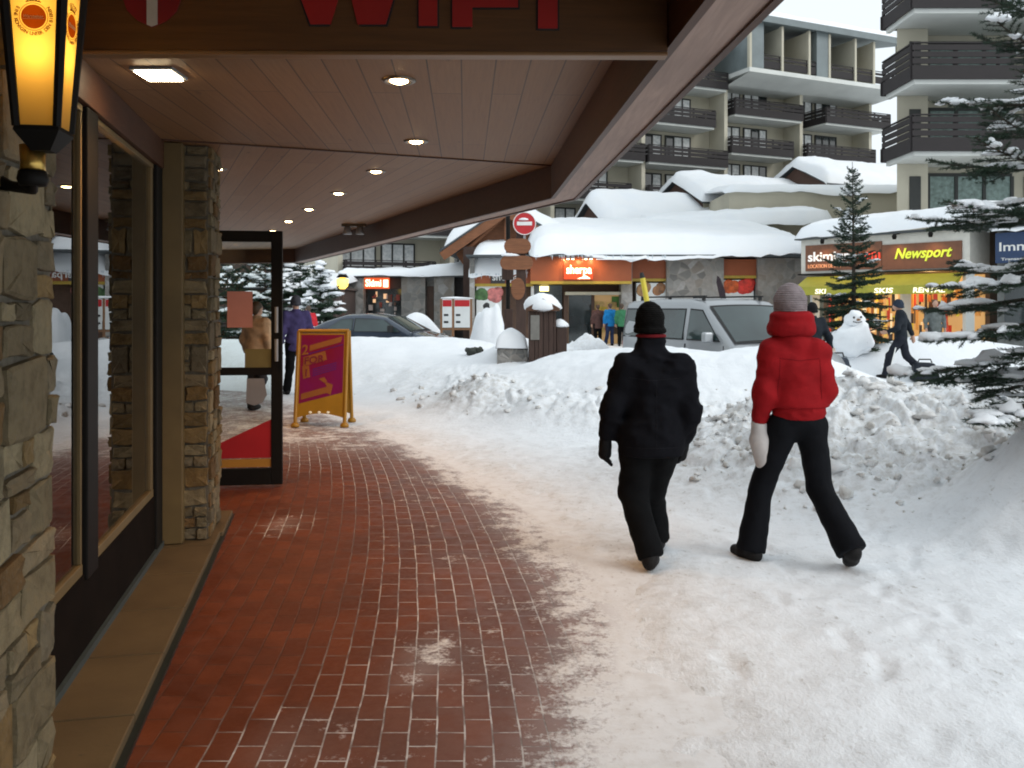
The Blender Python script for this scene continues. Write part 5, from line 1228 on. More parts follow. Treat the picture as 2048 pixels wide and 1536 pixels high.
def hand(prims_out, wr, ha, side, s=1.0, curl=.6, mitten=False):
    """palm, four fingers of unequal length and a thumb, curled; wr wrist, ha finger tips"""
    w = Vector(wr); d = (Vector(ha) - w); L = .19 * s; d.normalize(); f = Vector((0, 1, 0)); f = (f - d * f.dot(d)).normalized(); sx = d.cross(f) * side      # palm faces the thigh
    pin = -sx
    prims_out.append(('c', tuple(w), tuple(w + d * .05 * s), .030 * s, .036 * s)); prims_out.append(('c', tuple(w + d * .04 * s), tuple(w + d * .095 * s), .034 * s, .038 * s))
    if mitten:
        prims_out.append(('c', tuple(w + d * .07 * s), tuple(w + d * .175 * s + pin * .012), .047 * s, .040 * s)); 
    else:
        for i, (o, l) in enumerate(((.030, .074), (.010, .084), (-.010, .078), (-.029, .062))):
            b0 = w + d * .092 * s + f * o * s; b1 = b0 + (d + pin * curl * .4).normalized() * l * .5 * s; b2 = b1 + (d * .7 + pin * curl).normalized() * l * .55 * s
            prims_out.append(('c', tuple(b0), tuple(b1), .0115 * s, .0105 * s)); prims_out.append(('c', tuple(b1), tuple(b2), .0105 * s, .0088 * s))
    t0 = w + d * .035 * s + f * .030 * s; t1 = t0 + (d * .6 + f * .75 + pin * .3).normalized() * .042 * s; t2 = t1 + (d * .95 + f * .25 + pin * .3).normalized() * .034 * s
    prims_out.append(('c', tuple(t0), tuple(t1), .014 * s, .012 * s)); prims_out.append(('c', tuple(t1), tuple(t2), .012 * s, .0095 * s))
def person(label, loc, J, st, rz=0.0, scale=1.0, res=.02, group=None):
    """J: joint positions in metres, facing +y; st: clothing"""
    h = res; root = thing("person", label, "person", loc, rz, group); root.scale = (scale,) * 3
    hd = J['head']; nk = J['neck']; yaw = st.get('yaw', 0.0); cy, sy = math.cos(yaw), math.sin(yaw)
    def hp(x, y, z): return (hd[0] + x * cy - y * sy, hd[1] + x * sy + y * cy, hd[2] + z)
    B = [('e', hp(0, -.005, .02), (.076, .094, .098), yaw), ('e', hp(0, .035, -.045), (.056, .06, .066), yaw), ('c', hp(0, .088, .0), hp(0, .108, -.03), .010, .016), ('c', hp(-.03, .082, .022), hp(.03, .082, .022), .012, .012),
         ('c', hp(-.02, .088, -.062), hp(.02, .088, -.062), .009, .009), ('e', hp(-.078, -.005, -.01), (.012, .022, .032), yaw), ('e', hp(.078, -.005, -.01), (.012, .022, .032), yaw), ('c', tuple(hp(0, -.01, -.05)), nk, .052, .058)]
    ch = J['chest']; pv = J['pelvis']
    B += [('c', nk, ch, .06, .10, .8), ('c', ch, pv, .125, .115, .75)]
    for s in 'LR':
        B += [('c', J['sh' + s], J['el' + s], .048, .038), ('c', J['el' + s], J['wr' + s], .037, .027), ('c', ch, J['sh' + s], .07, .05), ('c', pv, J['hip' + s], .09, .085), ('c', J['hip' + s], J['kn' + s], .075, .052), ('c', J['kn' + s], J['an' + s], .05, .037)]
        if not st.get('gloves'): hand(B, J['wr' + s], J['ha' + s], 1 if s == 'R' else -1, .95)
    body = blob("body", B, SKIN, root, .018, max(.009, h * .7))
    if h < .025:
        mb = MB()
        for s in (-1, 1): p = hp(s * .031, .083, .004); mb.ell(p, (.011, .008, .008), 10, 6)
        mb.build("eyes", mat("eye_white", (.6, .58, .55), .2), body, world=False)
    # hair
    if st.get('hair'):
        Hh = [('e', hp(0, -.022, .032), (.086, .098, .10), yaw, [(hp(0, .055, .06), (-sy * .8, cy * .8, -.35))]), ('c', hp(0, -.06, -.02), hp(0, -.05, -st.get('hairlen', .06)), .065, .045)]
        blob("hair", Hh, st.get('hairmat', HAIR), root, .02, max(.01, h * .7), .006, 30)
    if st.get('hat'):
        zr = st.get('hatz', -.045); q = st.get('hats', 1.0); Hh = [('e', hp(0, -.012, .025), (.094 * q, .110 * q, .120 * q), yaw, [(hp(0, .03, zr + .05), (-sy * .55, cy * .55, -.85)), (hp(0, 0, zr - .02), (0, 0, -1))])]
        Hh += [('c', hp(.088 * q * math.cos(a), .100 * q * math.sin(a) - .016, zr + .01 + .055 * max(0, math.sin(a))), hp(.088 * q * math.cos(a + .35), .100 * q * math.sin(a + .35) - .016, zr + .01 + .055 * max(0, math.sin(a + .35))), .0125, .0125) for a in np.arange(0, 6.28, .35)]
        blob("hat", Hh, st['hat'], root, .022, max(.008, h * .6), .005, 24)
    # jacket
    jl = st.get('hem', .72); bw = st.get('bulk', 1.0); sr = st.get('sleeve', .062) * bw; hemn = [((0, 0, jl), (0, 0, -1))]
    sw = st.get('chestw', .17) * bw; A = ch
    Jk = [('c', (A[0] - .075 * bw, A[1], A[2] + .01), (A[0] + .075 * bw, A[1], A[2] + .01), sw * .80, sw * .80, .72), ('c', A, pv, sw * 1.03, st.get('hemw', .18) * bw, .70, hemn), ('c', pv, (pv[0], pv[1], jl - .05), st.get('hemw', .18) * bw, st.get('hemw', .18) * bw * 1.03, .72, hemn),
          ('c', (nk[0], nk[1], nk[2] - .05), (nk[0], nk[1] + .012, nk[2] + st.get('collar', .05)), st.get('collarw', .085) * 1.04, st.get('collarw', .085) * .93, [((0, 0, nk[2] + st.get('collar', .05) + .01), (0, 0, 1))])]
    for s in 'LR':
        d = (Vector(J['wr' + s]) - Vector(J['el' + s])).normalized()
        Jk += [('c', (nk[0], nk[1], nk[2] - .09), (J['sh' + s][0], J['sh' + s][1], J['sh' + s][2] + .015), .085, sr * 1.0), ('c', lerp(A, J['sh' + s], .35), J['sh' + s], sw * .62, sr * 1.22), ('c', J['sh' + s], J['el' + s], sr * 1.28, sr * 1.02), ('c', J['el' + s], tuple(Vector(J['wr' + s]) + d * .01), sr * 1.02, sr * .74, [(J['wr' + s], tuple(d))])]
    jk = blob("jacket", Jk, st['jacket'], root, .045, h, st.get('wrinkle', .012), 9.5, loc[0] * 3.1)
    if st.get('band'):
        r = st.get('hemw', .18) * bw * .95
        blob("waistband", [('e', (pv[0], pv[1], jl - .02), (r * 1.02, r * .74, .16), [((0, 0, jl + .02), (0, 0, 1)), ((0, 0, jl - .085), (0, 0, -1))])], st['jacket'], jk, .02, h * .6, .010, 14)
    if st.get('rolls'):
        cw = .100; R2 = []
        for zz, rr, tr_ in ((.015, 1.10, .032), (.055, 1.06, .029), (.095, 1.0, .028)):
            for a in np.arange(0, 6.28, .3): R2.append(('c', (nk[0] + cw * rr * math.cos(a), nk[1] + .01 + cw * rr * .95 * math.sin(a), nk[2] + zz), (nk[0] + cw * rr * math.cos(a + .3), nk[1] + .01 + cw * rr * .95 * math.sin(a + .3), nk[2] + zz), tr_, tr_))
        blob("collar", R2, st['jacket'], jk, .028, h * .65, .006, 12)
    if st.get('seams'):
        for k, q in enumerate(st['seams']): seam("back_seam", "jacket", q, st['seammat'], jk)
    if st.get('stripe'):
        blob("collar_lining", [('c', (nk[0], nk[1] + .0, nk[2] + .02), (nk[0], nk[1] + .01, nk[2] + .075), st.get('collarw', .085) + .003, st.get('collarw', .085) - .002, [((0, 0, nk[2] + .052), (0, 0, -1)), ((0, 0, nk[2] + .075), (0, 0, 1))])], st['stripe'], jk, .01, h * .7)
    # trousers
    tr = st.get('leg', .098); Tr = [('c', pv, (pv[0], pv[1], pv[2] - .02), st.get('seat', .15), st.get('seat', .15), .75)]
    for s in 'LR':
        d = (Vector(J['an' + s]) - Vector(J['kn' + s])).normalized()
        Tr += [('c', J['hip' + s], J['kn' + s], tr * 1.08, tr * .80), ('c', J['kn' + s], tuple(Vector(J['an' + s]) + d * .02), tr * .80, tr * st.get('flare', .78), [(tuple(Vector(J['an' + s]) + d * .035), tuple(d))]), ('c', pv, J['hip' + s], min(.13, st.get('seat', .15)), tr * 1.05, .8)]
    blob("trousers", Tr, st['trousers'], root, .03, h, st.get('twrinkle', .010), 8, loc[1])
    for s in 'LR':
        a = Vector(J['an' + s]); t = Vector(J['to' + s]); d = (t - a); n = d.normalized(); up = Vector((0, 0, 1)); up = (up - n * up.dot(n)); up = up.normalized() if up.length > .1 else Vector((0, -1, 0))
        hl = a - up * (a.z - t.z) * 0; heel = Vector(J.get('he' + s, (a.x - n.x * .05, a.y - n.y * .05, max(.03, t.z))))
        bt = [('c', tuple(a + Vector((0, 0, .04))), tuple(lerp(a, heel, .5)), .052, .05), ('c', tuple(heel), tuple(lerp(heel, t, .55)), .042, .046), ('c', lerp(heel, t, .55), tuple(t), .047, .036), ('c', tuple(lerp(a, heel, .6)), lerp(heel, t, .6), .046, .042)]
        b = blob("boot", bt, st.get('boots', CLOTH.get('boot') or cloth('boot', (.014, .013, .013), .6)), root, .02, max(.009, h * .7))
    if st.get('gloves'):
        for s in 'LR':
            hp_ = []; hand(hp_, J['wr' + s], J['ha' + s], 1 if s == 'R' else -1, st.get('glove_s', 1.12), .7, st.get('mitten', False) or h > .03)
            d = (Vector(J['wr' + s]) - Vector(J['el' + s])).normalized(); w = Vector(J['wr' + s]); hp_.append(('c', tuple(w - d * .05), tuple(w + d * .03), .042, .036))
            blob("glove", hp_, st['gloves'], root, .010, .0055 if h < .02 else max(.012, h * .6))
    return root
def stand(H=1.72, **kw):
    k = H / 1.72
    J = dict(head=(0, .02, 1.60), neck=(0, 0, 1.44), chest=(0, 0, 1.25), pelvis=(0, 0, .92), shL=(-.18, 0, 1.38), elL=(-.25, -.02, 1.11), wrL=(-.25, .06, .89), haL=(-.24, .09, .72), shR=(.18, 0, 1.38), elR=(.25, -.02, 1.11), wrR=(.25, .06, .89), haR=(.24, .09, .72),
             hipL=(-.09, 0, .88), knL=(-.10, .03, .48), anL=(-.10, 0, .09), toL=(-.12, .16, .035), hipR=(.09, 0, .88), knR=(.10, .03, .48), anR=(.10, 0, .09), toR=(.12, .16, .035))
    J.update(kw); return {a: tuple(c * k for c in b) for a, b in J.items()}
navy = cloth("black_navy_coat", (.0050, .0052, .0075), .9); blackt = cloth("black_trousers", (.0045, .0048, .0055), .9)
# the man in black
Ym = 5.62; gx = XP(1300, Ym)
JM = dict(head=(.008, .075, 1.525), neck=(.012, .04, 1.385), chest=(.02, .0, 1.13), pelvis=(.005, -.01, .84), shL=(-.150, 0, 1.245), elL=(-.250, -.04, .985), wrL=(-.278, .02, .80), haL=(-.285, .06, .62), shR=(.190, 0, 1.245), elR=(.248, -.05, .97), wrR=(.222, .03, .785), haR=(.19, .08, .61),
          hipL=(-.080, 0, .78), knL=(-.100, .06, .43), anL=(-.015, -.09, .10), toL=(.03, .08, .035), heL=(-.025, -.14, .045), hipR=(.085, 0, .78), knR=(.030, .16, .43), anR=(.085, .26, .12), toR=(.12, .42, .04), heR=(.08, .21, .065))
person("person in black padded coat, black knitted hat and gloves walking away on the trodden snow", (gx, Ym, .012), JM,
       dict(hat=cloth("black_knit_hat", (.005, .0045, .0045), .95, .2, 20, .5, 26), jacket=navy, trousers=blackt, gloves=cloth("black_gloves", (.010, .010, .011), .7), hem=.70, hemw=.200, chestw=.185, sleeve=.066, leg=.112, hatz=-.055, hats=1.0, collarw=.098, stripe=cloth("dark_red_lining", (.16, .012, .016)), collar=.065, wrinkle=.018, flare=.74, seams=[[(-.15, 1.19), (0, 1.175), (.19, 1.19)], [(.02, 1.17), (.015, .72)], [(-.17, .76), (.18, .76)]], seammat=cloth('coat_stitching', (.012, .012, .015))), 0, 1.0, .0135)
# the woman in red
Yw = 5.66; gx = XP(1590, Yw); redc = cloth("red_jacket", (.27, .008, .011), .85, .15)
JW = dict(head=(-.015, .05, 1.625), neck=(-.018, .01, 1.47), chest=(-.0, -.0, 1.22), pelvis=(.02, -.01, .95), shL=(-.145, -.0, 1.335), elL=(-.205, -.03, 1.09), wrL=(-.225, .02, .89), haL=(-.185, .04, .63), shR=(.140, 0, 1.335), elR=(.185, -.03, 1.10), wrR=(.13, .20, 1.04), haR=(.08, .35, 1.06),
          hipL=(-.075, 0, .87), knL=(-.195, .07, .47), anL=(-.265, .05, .10), toL=(-.335, .18, .035), heL=(-.25, .0, .045), hipR=(.100, 0, .87), knR=(.150, -.02, .48), anR=(.255, -.24, .165), toR=(.295, -.12, .045), heR=(.275, -.27, .13))
person("person in red ski jacket, grey knitted hat, white mitten and black flared trousers striding away", (gx, Yw, .012), JW,
       dict(hat=cloth("grey_knit_hat", (.24, .20, .205), .95, .2, 14, .6, 22), hair=True, hairlen=.07, jacket=redc, trousers=cloth("black_ski_trousers", (.0050, .0055, .0075), .8), gloves=cloth("white_mitten", (.62, .58, .56), .8, .08), mitten=True, glove_s=1.62, hem=1.005, hemw=.176, chestw=.168, sleeve=.064, hats=1.14, hatz=-.07, collarw=.105, seat=.128, leg=.094, flare=1.02, collar=.03, wrinkle=.010, band=True, twrinkle=.006, rolls=True, yaw=-.25, seams=[[(-.13, 1.31), (0, 1.295), (.13, 1.31)], [(-.125, 1.30), (-.135, 1.04)], [(.125, 1.30), (.135, 1.04)]], seammat=cloth('dark_red_stitching', (.19, .006, .009))), 0, 1.0, .0135)
# smaller figures
dark = cloth("dark_jacket", (.018, .022, .028))
Yb = 19.3; x = XP(1802, Yb)
JB = stand(1.74, head=(-.02, .06, 1.57), neck=(0, .02, 1.43), elL=(-.24, .06, 1.10), wrL=(-.20, .25, 1.0), haL=(-.18, .38, .98), elR=(.22, -.14, 1.12), wrR=(.2, -.22, .92), haR=(.2, -.24, .76), knL=(-.09, .22, .50), anL=(-.09, .30, .10), toL=(-.09, .46, .04), knR=(.09, -.10, .48), anR=(.09, -.42, .16), toR=(.09, -.30, .04))
person("person in dark tracksuit with pale leg stripes, leaning forward behind the rough snow heap", (x, Yb, gz(x, Yb)), JB, dict(hat=cloth("dark_blue_hat", (.03, .04, .06)), jacket=dark, trousers=cloth("dark_track_trousers", (.02, .022, .03)), hem=.82, wrinkle=.012, hemw=.17), R(62), 1.0, .024)
mb = MB()
for q in ((XP(1786, Yb - .2), XP(1793, Yb - .2)),): mb.beam((q[0] - .06, Yb - .14, .16), (q[1] + .02, Yb - .12, .75), .025, .01, up=(0, 1, 0))
px_ = [o for o in bpy.data.objects if o.get("label", "").startswith("person in dark tracksuit")][0]
mb.build("leg_stripe", M['white'], px_)
def bag(label, x, y, z, w, hgt, rz, m):
    b = thing("bag", label, "bag", (x, y, z), rz); mb = MB(); mb.prism([(-w * .5, 0), (w * .52, 0), (w * .40, hgt * .62), (w * .30, hgt * .96), (-w * .40, hgt)], (0, .14, 0), (1, 0, 0), UP, .28); bo = mb.build("bag_body", m, b, world=False, bevel=.05, seg=3)
    mb = MB(); mb.tube([(-w * .25, 0, hgt - .01), (-w * .20, 0, hgt + .06), (w * .20, 0, hgt + .06), (w * .25, 0, hgt - .01)], .015, 6); mb.build("handle", M['black'], b, world=False)
    mb = MB(); mb.box(-w * .36, w * .36, -.150, -.141, hgt * .62, hgt * .68); mb.build("zip", M['black'], b, world=False); return b
bm = cloth("dark_bag_cloth", (.022, .026, .034), .6)
bag("dark grey bag held low by the stooping person in the tracksuit", XP(1842, Yb), Yb - .18, ZP(760, Yb), .58, .40, R(-8), bm)
Yd = 16.4; x = XP(1625, Yd)
person("person in dark clothes walking almost hidden behind the red ski jacket", (x, Yd, gz(x, Yd) - .1), stand(1.78, knL=(-.1, .2, .5), anL=(-.1, .15, .1), elR=(.3, -.05, 1.1), wrR=(.36, -.02, .9), haR=(.37, 0, .75)), dict(hat=cloth("black_hat", (.012, .012, .013)), jacket=dark, trousers=blackt, hem=.8), R(15), 1.0, .026)
bag("blue-grey bag swinging at the right hip of the half-hidden dark walker", XP(1676, Yd - .4), Yd - .4, ZP(768, Yd - .4), .46, .50, R(12), cloth("blue_grey_bag", (.035, .045, .06), .55))
Yg = 27.0; x = XP(1870, Yg)
person("person in grey jacket standing before the ski rental windows", (x, Yg, gz(x, Yg)), stand(1.84), dict(hair=True, jacket=cloth("grey_jacket", (.13, .145, .14)), trousers=cloth("grey_trousers", (.06, .06, .06)), hem=.8), R(170), 1.0, .032)
Yc = 36.4
person("person in bright blue jacket entering the supermarket doorway", (XP(1220, Yc), Yc, .02), stand(1.74, anL=(-.1, .2, .1), toL=(-.1, .36, .04)), dict(hair=True, jacket=cloth("bright_blue_jacket", (.015, .17, .42)), trousers=cloth("navy_trousers", (.02, .03, .07)), hem=.8), R(20), 1.0, .036)
person("person in dark brown coat left of the blue jacket at the supermarket", (XP(1197, Yc), Yc + .3, .02), stand(1.7), dict(hair=True, jacket=cloth("brown_coat", (.09, .05, .045)), trousers=blackt, hem=.7), R(10), 1.0, .036)
person("person in green jacket right of the blue jacket at the supermarket", (XP(1241, Yc), Yc - .4, .02), stand(1.72), dict(hair=True, jacket=cloth("green_jacket", (.05, .18, .09)), trousers=blackt, hem=.8), R(-20), 1.0, .036)
Yp = 16.3
person("person in purple jacket and white-trimmed hat beyond the open door", (XP(592, Yp), Yp, .0), stand(1.84, anL=(-.1, .2, .1), toL=(-.1, .36, .04)), dict(hat=cloth("black_white_hat", (.05, .05, .06)), jacket=cloth("purple_jacket", (.055, .045, .12)), trousers=blackt, hem=.82, gloves=cloth("black_gloves2", (.012, .012, .013))), R(30), 1.0, .024)
Ye = 14.2
person("person in beige coat seen through the glass of the open door", (XP(513, Ye), Ye, .0), stand(1.72, anR=(.1, -.2, .14), toR=(.1, -.06, .05)), dict(hair=True, jacket=cloth("beige_coat", (.50, .33, .21)), trousers=cloth("dark_grey_trousers", (.03, .03, .035)), hem=.78), R(-25), 1.0, .024)
person("person in bright red jacket far off behind the left snow pile", (XP(617, 29), 29, .0), stand(1.66), dict(hair=True, jacket=cloth("far_red_jacket", (.5, .03, .04)), trousers=blackt, hem=.8), R(30), 1.0, .036)

# ------------------------------------------------------------------ vehicles
def vehicle(name, label, cat, loc, rz, S, paint, roof_rack=False):
    """S: list of (x, z_top), belt height, half width, windscreen etc.; x forward, y left"""
    v = thing(name, label, cat, loc, rz)
    Lx = S['top'][-1][0]; belt = S['belt']; hw = S['hw']; tum = S['tumble']; tx = np.array([p[0] for p in S['top']]); tz = np.array([p[1] for p in S['top']])
    def wz(z): return hw - max(0, z - belt) * tum - max(0, .55 - z) * .10
    def endk(x): return 1 - .16 * max(0, 1 - x / .35) ** 2 - .22 * max(0, 1 - (Lx - x) / .6) ** 2
    xs = sorted(set(list(np.linspace(0, Lx, 49)) + [p[0] for p in S['top']])); vs = []; n = 0
    for x in xs:
        zt = float(np.interp(x, tx, tz)); zb = S['sill'] + .22 * max(0, 1 - (Lx - x) / .35) + .12 * max(0, 1 - x / .3); rr = min(.12, (zt - zb) * .3); k = endk(x); side = []
        for q in (0, .2, .45, .7, 1): 
            z = zb + (zt - rr - zb) * q; side.append((wz(z) * k, z))
        w1 = side[-1][0]
        for a in (30, 60, 90): side.append((w1 - rr + rr * math.cos(R(a)), zt - rr + rr * math.sin(R(a))))
        side.append(((w1 - rr) * .5, zt + .018)); ring = [(y, z) for y, z in side] + [(-y, z) for y, z in reversed(side)]
        n = len(ring); vs += [(x, y, z) for y, z in ring]
    mb = MB(); fs = []
    for i in range(len(xs) - 1):
        for j in range(n): j2 = (j + 1) % n; fs.append((i * n + j, (i + 1) * n + j, (i + 1) * n + j2, i * n + j2))
    mb.add(vs, fs, 0, True); mb.add(vs[:n], [tuple(range(n))]); mb.add(vs[-n:], [tuple(range(n - 1, -1, -1))])
    body = mb.build("body", paint, v, world=False)
    def side_window(poly, nm="side_window"):
        for sgn in (-1, 1):
            for k in (0, 1):
                off = .004 if k == 0 else .010
                P = [(x, sgn * (wz(z) * endk(x) + off), z) for x, z in poly]
                if k == 0:
                    cx_ = sum(p[0] for p in P) / len(P); cz_ = sum(p[2] for p in P) / len(P)
                    P = [(cx_ + (x - cx_) * 1.06, sgn * (wz(cz_ + (z - cz_) * 1.10) * endk(x) + off), cz_ + (z - cz_) * 1.10) for x, y, z in P]
                I = [(x, y - sgn * .03, z) for x, y, z in P]; m = len(P); o = P + I; mb = MB()
                f = [tuple(range(m)), tuple(range(2 * m - 1, m - 1, -1))] + [(i, m + i, m + (i + 1) % m, (i + 1) % m) for i in range(m)]
                if sgn > 0: f = [tuple(reversed(q)) for q in f]
                mb.add(o, f)
                if k == 0: par = mb.build(nm, M['black'], v, world=False)
                else: mb.build("pane", M['car_glass'], par, world=False)
    for p in S['windows']: side_window(p)
    for (xa, za, xb, zb_, nm) in S['screens']:
        d = Vector((xb - xa, 0, zb_ - za)).normalized(); nn = Vector((-d.z, 0, d.x)); nn = nn if nn.z > 0 else -nn
        for k, (ins, off) in enumerate(((.035, .006), (.085, .012))):
            a = Vector((xa, 0, za)) + d * ins; b = Vector((xb, 0, zb_)) - d * ins; wa = wz(za) * endk(xa) - ins - .05; wb = wz(zb_) * endk(xb) - ins - .05; mb = MB()
            rows = 5; P = []
            for i in range(rows + 1):
                q = a.lerp(b, i / rows); w = wa + (wb - wa) * i / rows
                for j in range(9): y = -w + 2 * w * j / 8; P.append(tuple(q + nn * (off + .03 * (1 - (y / w) ** 2)) + Vector((0, y, 0))))
            f = [(i * 9 + j, i * 9 + j + 1, (i + 1) * 9 + j + 1, (i + 1) * 9 + j) for i in range(rows) for j in range(8)]
            mb.add(P, f, 0, True); mb.add([tuple(Vector(p) - nn * .03) for p in P], [tuple(reversed(q)) for q in f])
            if k == 0: par = mb.build(nm, M['black'], v, world=False)
            else: mb.build("pane", M['car_glass'], par, world=False)
    for x in S['wheels']:
        for sgn in (-1, 1):
            r = S['wr']; mb = MB(); mb.lathe([(r * .6, -.1), (r * .93, -.1), (r, -.07), (r, .07), (r * .93, .1), (r * .6, .1)], (x, sgn * (hw - .09), r), 24, 0, True, 'y'); w = mb.build("wheel", M['black'], v, world=False)
            mb = MB(); mb.lathe([(.02, sgn * .085), (r * .62, sgn * .095), (r * .62, sgn * .05), (.02, sgn * .05)], (x, sgn * (hw - .09), r), 16, 0, False, 'y'); mb.build("rim", M['grey'], w, world=False)
    z = S['bumper']
    for x0, x1, nm in ((-.06, .08, "bumper"), (Lx - .12, Lx + .05, "bumper")):
        mb = MB(); mb.box(x0, x1, -hw * .86, hw * .86, z - .12, z + .10); mb.build(nm, S.get('bump_mat', M['black']), v, world=False, bevel=.03)
    for sgn in (-1, 1):
        mb = MB(); mb.box(Lx - .16, Lx - .02, sgn * hw * .62 - .17, sgn * hw * .62 + .17, z + .16, z + .33); mb.build("headlight", M['lamp_glass'], v, world=False, bevel=.02)
        mb = MB(); mb.box(-.015, .06, sgn * hw * .76 - .09, sgn * hw * .76 + .09, z + .25, z + .6); mb.build("tail_light", M['red'], v, world=False, bevel=.02)
        xm = S['mirror']; mb = MB(); mb.box(xm - .06, xm + .06, sgn * (hw + .02), sgn * (hw + .2), belt + .02, belt + .2) if sgn > 0 else mb.box(xm - .06, xm + .06, -(hw + .2), -(hw + .02), belt + .02, belt + .2); mb.build("mirror", S.get('bump_mat', M['black']), v, world=False, bevel=.03)
        for xh in S['handles']:
            y0, y1 = sorted((sgn * (hw - .01), sgn * (hw + .02))); mb = MB(); mb.box(xh, xh + .16, y0, y1, belt - .16, belt - .13); mb.build("door_handle", M['black'], v, world=False)
        for xg in S['gaps']:
            y0, y1 = sorted((sgn * (hw - .02), sgn * (hw + .003))); mb = MB(); mb.box(xg - .006, xg + .006, y0, y1, S['sill'] + .1, belt - .03); mb.build("door_seam", M['black'], v, world=False)
    mb = MB(); mb.box(Lx - .10, Lx + .012, -hw * .45, hw * .45, z + .18, z + .31); mb.build("grille", M['black'], v, world=False, bevel=.01)
    if roof_rack:
        mb = MB(); zt = max(tz)
        for y in (-hw * .68, hw * .68): mb.box(.5, 2.7, y - .02, y + .02, zt + .03, zt + .06); [mb.box(q, q + .06, y - .02, y + .02, zt - .03, zt + .031) for q in (.5, 1.5, 2.6)]
        mb.build("roof_rails", M['black'], v, world=False)
    return v
M['car_glass'] = darkglass("tinted_car_glass", (.025, .042, .042), .05)
M['lamp_glass'] = mat("headlamp_glass", (.55, .57, .58), .12, 0, .05, coat=1)
silver = mat("silver_paint", (.33, .345, .36), .38, .5, .04, .6, coat=.6); bluecar = mat("dark_blue_paint", (.035, .05, .075), .25, .3, .06, .6, coat=1)
VAN = dict(top=[(0, 1.1), (.02, 1.5), (.10, 1.82), (.25, 1.90), (1.2, 1.94), (2.4, 1.93), (2.72, 1.89), (2.92, 1.80), (3.82, 1.15), (4.0, 1.10), (4.45, 1.00), (4.68, .86), (4.76, .5)], belt=1.16, hw=.92, tumble=.17, sill=.26,
           windows=[[(.22, 1.22), (1.42, 1.22), (1.42, 1.74), (.30, 1.74)], [(1.56, 1.22), (2.36, 1.22), (2.36, 1.74), (1.56, 1.74)], [(2.52, 1.22), (3.46, 1.22), (2.88, 1.72), (2.52, 1.74)]], screens=[(2.90, 1.83, 3.83, 1.15, "windscreen"), (.20, 1.86, .03, 1.20, "rear_window")],
           wheels=(.95, 3.85), wr=.32, bumper=.5, bump_mat=mat("silver_bumper", (.42, .44, .46), .4, .4, .05), mirror=3.3, handles=(2.6,), gaps=(1.49, 2.45, 3.6))
th = R(-67); Yv = 18.3; vx = XP(1240, Yv)
hx, hy = math.cos(th), math.sin(th)
vo = Vector((vx, Yv, 0)) - Vector((hy, -hx, 0)) * .9      # rear right corner on the sight line
vehicle("parked_van", "silver people carrier with dark windows parked behind the snow bank", "van", (vo.x - .05, vo.y, -.16), th, VAN, silver, True)
CAR = dict(top=[(0, .78), (.05, .98), (.35, 1.08), (.75, 1.26), (1.3, 1.42), (1.9, 1.44), (2.4, 1.36), (2.75, 1.18), (3.15, .97), (3.3, .93), (3.9, .80), (4.15, .62), (4.2, .45)], belt=.96, hw=.86, tumble=.36, sill=.2,
           windows=[[(.72, 1.0), (1.50, 1.0), (1.50, 1.31), (1.18, 1.29)], [(1.58, 1.0), (2.80, 1.0), (2.34, 1.30), (1.58, 1.32)]], screens=[(2.38, 1.38, 3.16, .97, "windscreen"), (1.1, 1.37, .40, 1.10, "rear_window")],
           wheels=(.8, 3.3), wr=.30, bumper=.42, mirror=2.62, handles=(1.65,), gaps=(1.55, 2.85))
Yk = 24.0
vehicle("parked_car", "dark blue hatchback half sunk behind the snow bank at left", "car", (XP(626, Yk), Yk, .0), R(-14), CAR, bluecar)

# ------------------------------------------------------------------ street furniture
M['sign_red'] = mat("sign_red", (.48, .015, .02), .4, 0, .06)
Yp_ = 22.0; px = 1042; X = XP(px, Yp_)
sp_ = thing("direction_post", "tall dark timber post with rounded direction boards in the middle of the square", "sign post", (X, Yp_, .3))
mb = MB(); mb.box(X - .12, X + .12, Yp_ - .1, Yp_ + .1, .2, ZP(440, Yp_)); mb.build("post", M['post_wood'], sp_, bevel=.01)
for (a, b, y0, y1) in ((1000, 1066, 540, 512), (1008, 1062, 508, 478), (1022, 1050, 600, 556)):
    mb = MB(); w = XP(b, Yp_) - XP(a, Yp_); hh = ZP(y1, Yp_) - ZP(y0, Yp_); pts = []
    r = min(hh / 2, w / 2) * .98
    for cx_, a0 in ((w - r, -90), (r, 90)):
        for k in range(9): an = R(a0 + 180 * k / 8); pts.append((cx_ + r * math.cos(an) * (1 if cx_ > w / 2 else 1), hh / 2 + hh / 2 * math.sin(an)))
    mb.prism(pts, (XP(a, Yp_), Yp_ - .10 - (.05 if y0 > 550 else 0), ZP(y0, Yp_)), (1, 0, 0), UP, .05); bo = mb.build("direction_board", M['chalet_wood'], sp_, bevel=.008)
mb = MB(); mb.ell((XP(1020, Yp_), Yp_ - .12, ZP(512, Yp_)), (.22, .10, .07), 12, 6, 0, .2, rough=.2); mb.ell((XP(1047, Yp_), Yp_ - .1, ZP(441, Yp_)), (.14, .12, .06), 12, 6, 0, .2); mb.build("snow_caps", M['snow_roof'], sp_)
Yn = 21.85; c0 = at(1049, 447, Yn); ne = thing("no_entry_sign", "round red no-entry sign with white bar on the timber post", "road sign", c0)
mb = MB(); mb.lathe([(0, -.0), (.285, .0), (.285, .03), (0, .03)], tuple(c0), 40, 0, False, 'y'); d_ = mb.build("disc", M['sign_red'], ne)
mb = MB(); mb.tube([(c0.x + .274 * math.cos(R(9 * k)), c0.y - .001, c0.z + .274 * math.sin(R(9 * k))) for k in range(41)], .011, 6); mb.build("rim", M['white'], ne)
mb = MB(); mb.box(c0.x - .185, c0.x + .185, c0.y - .012, c0.y - .001, c0.z - .045, c0.z + .045); mb.build("bar", M['white'], ne)
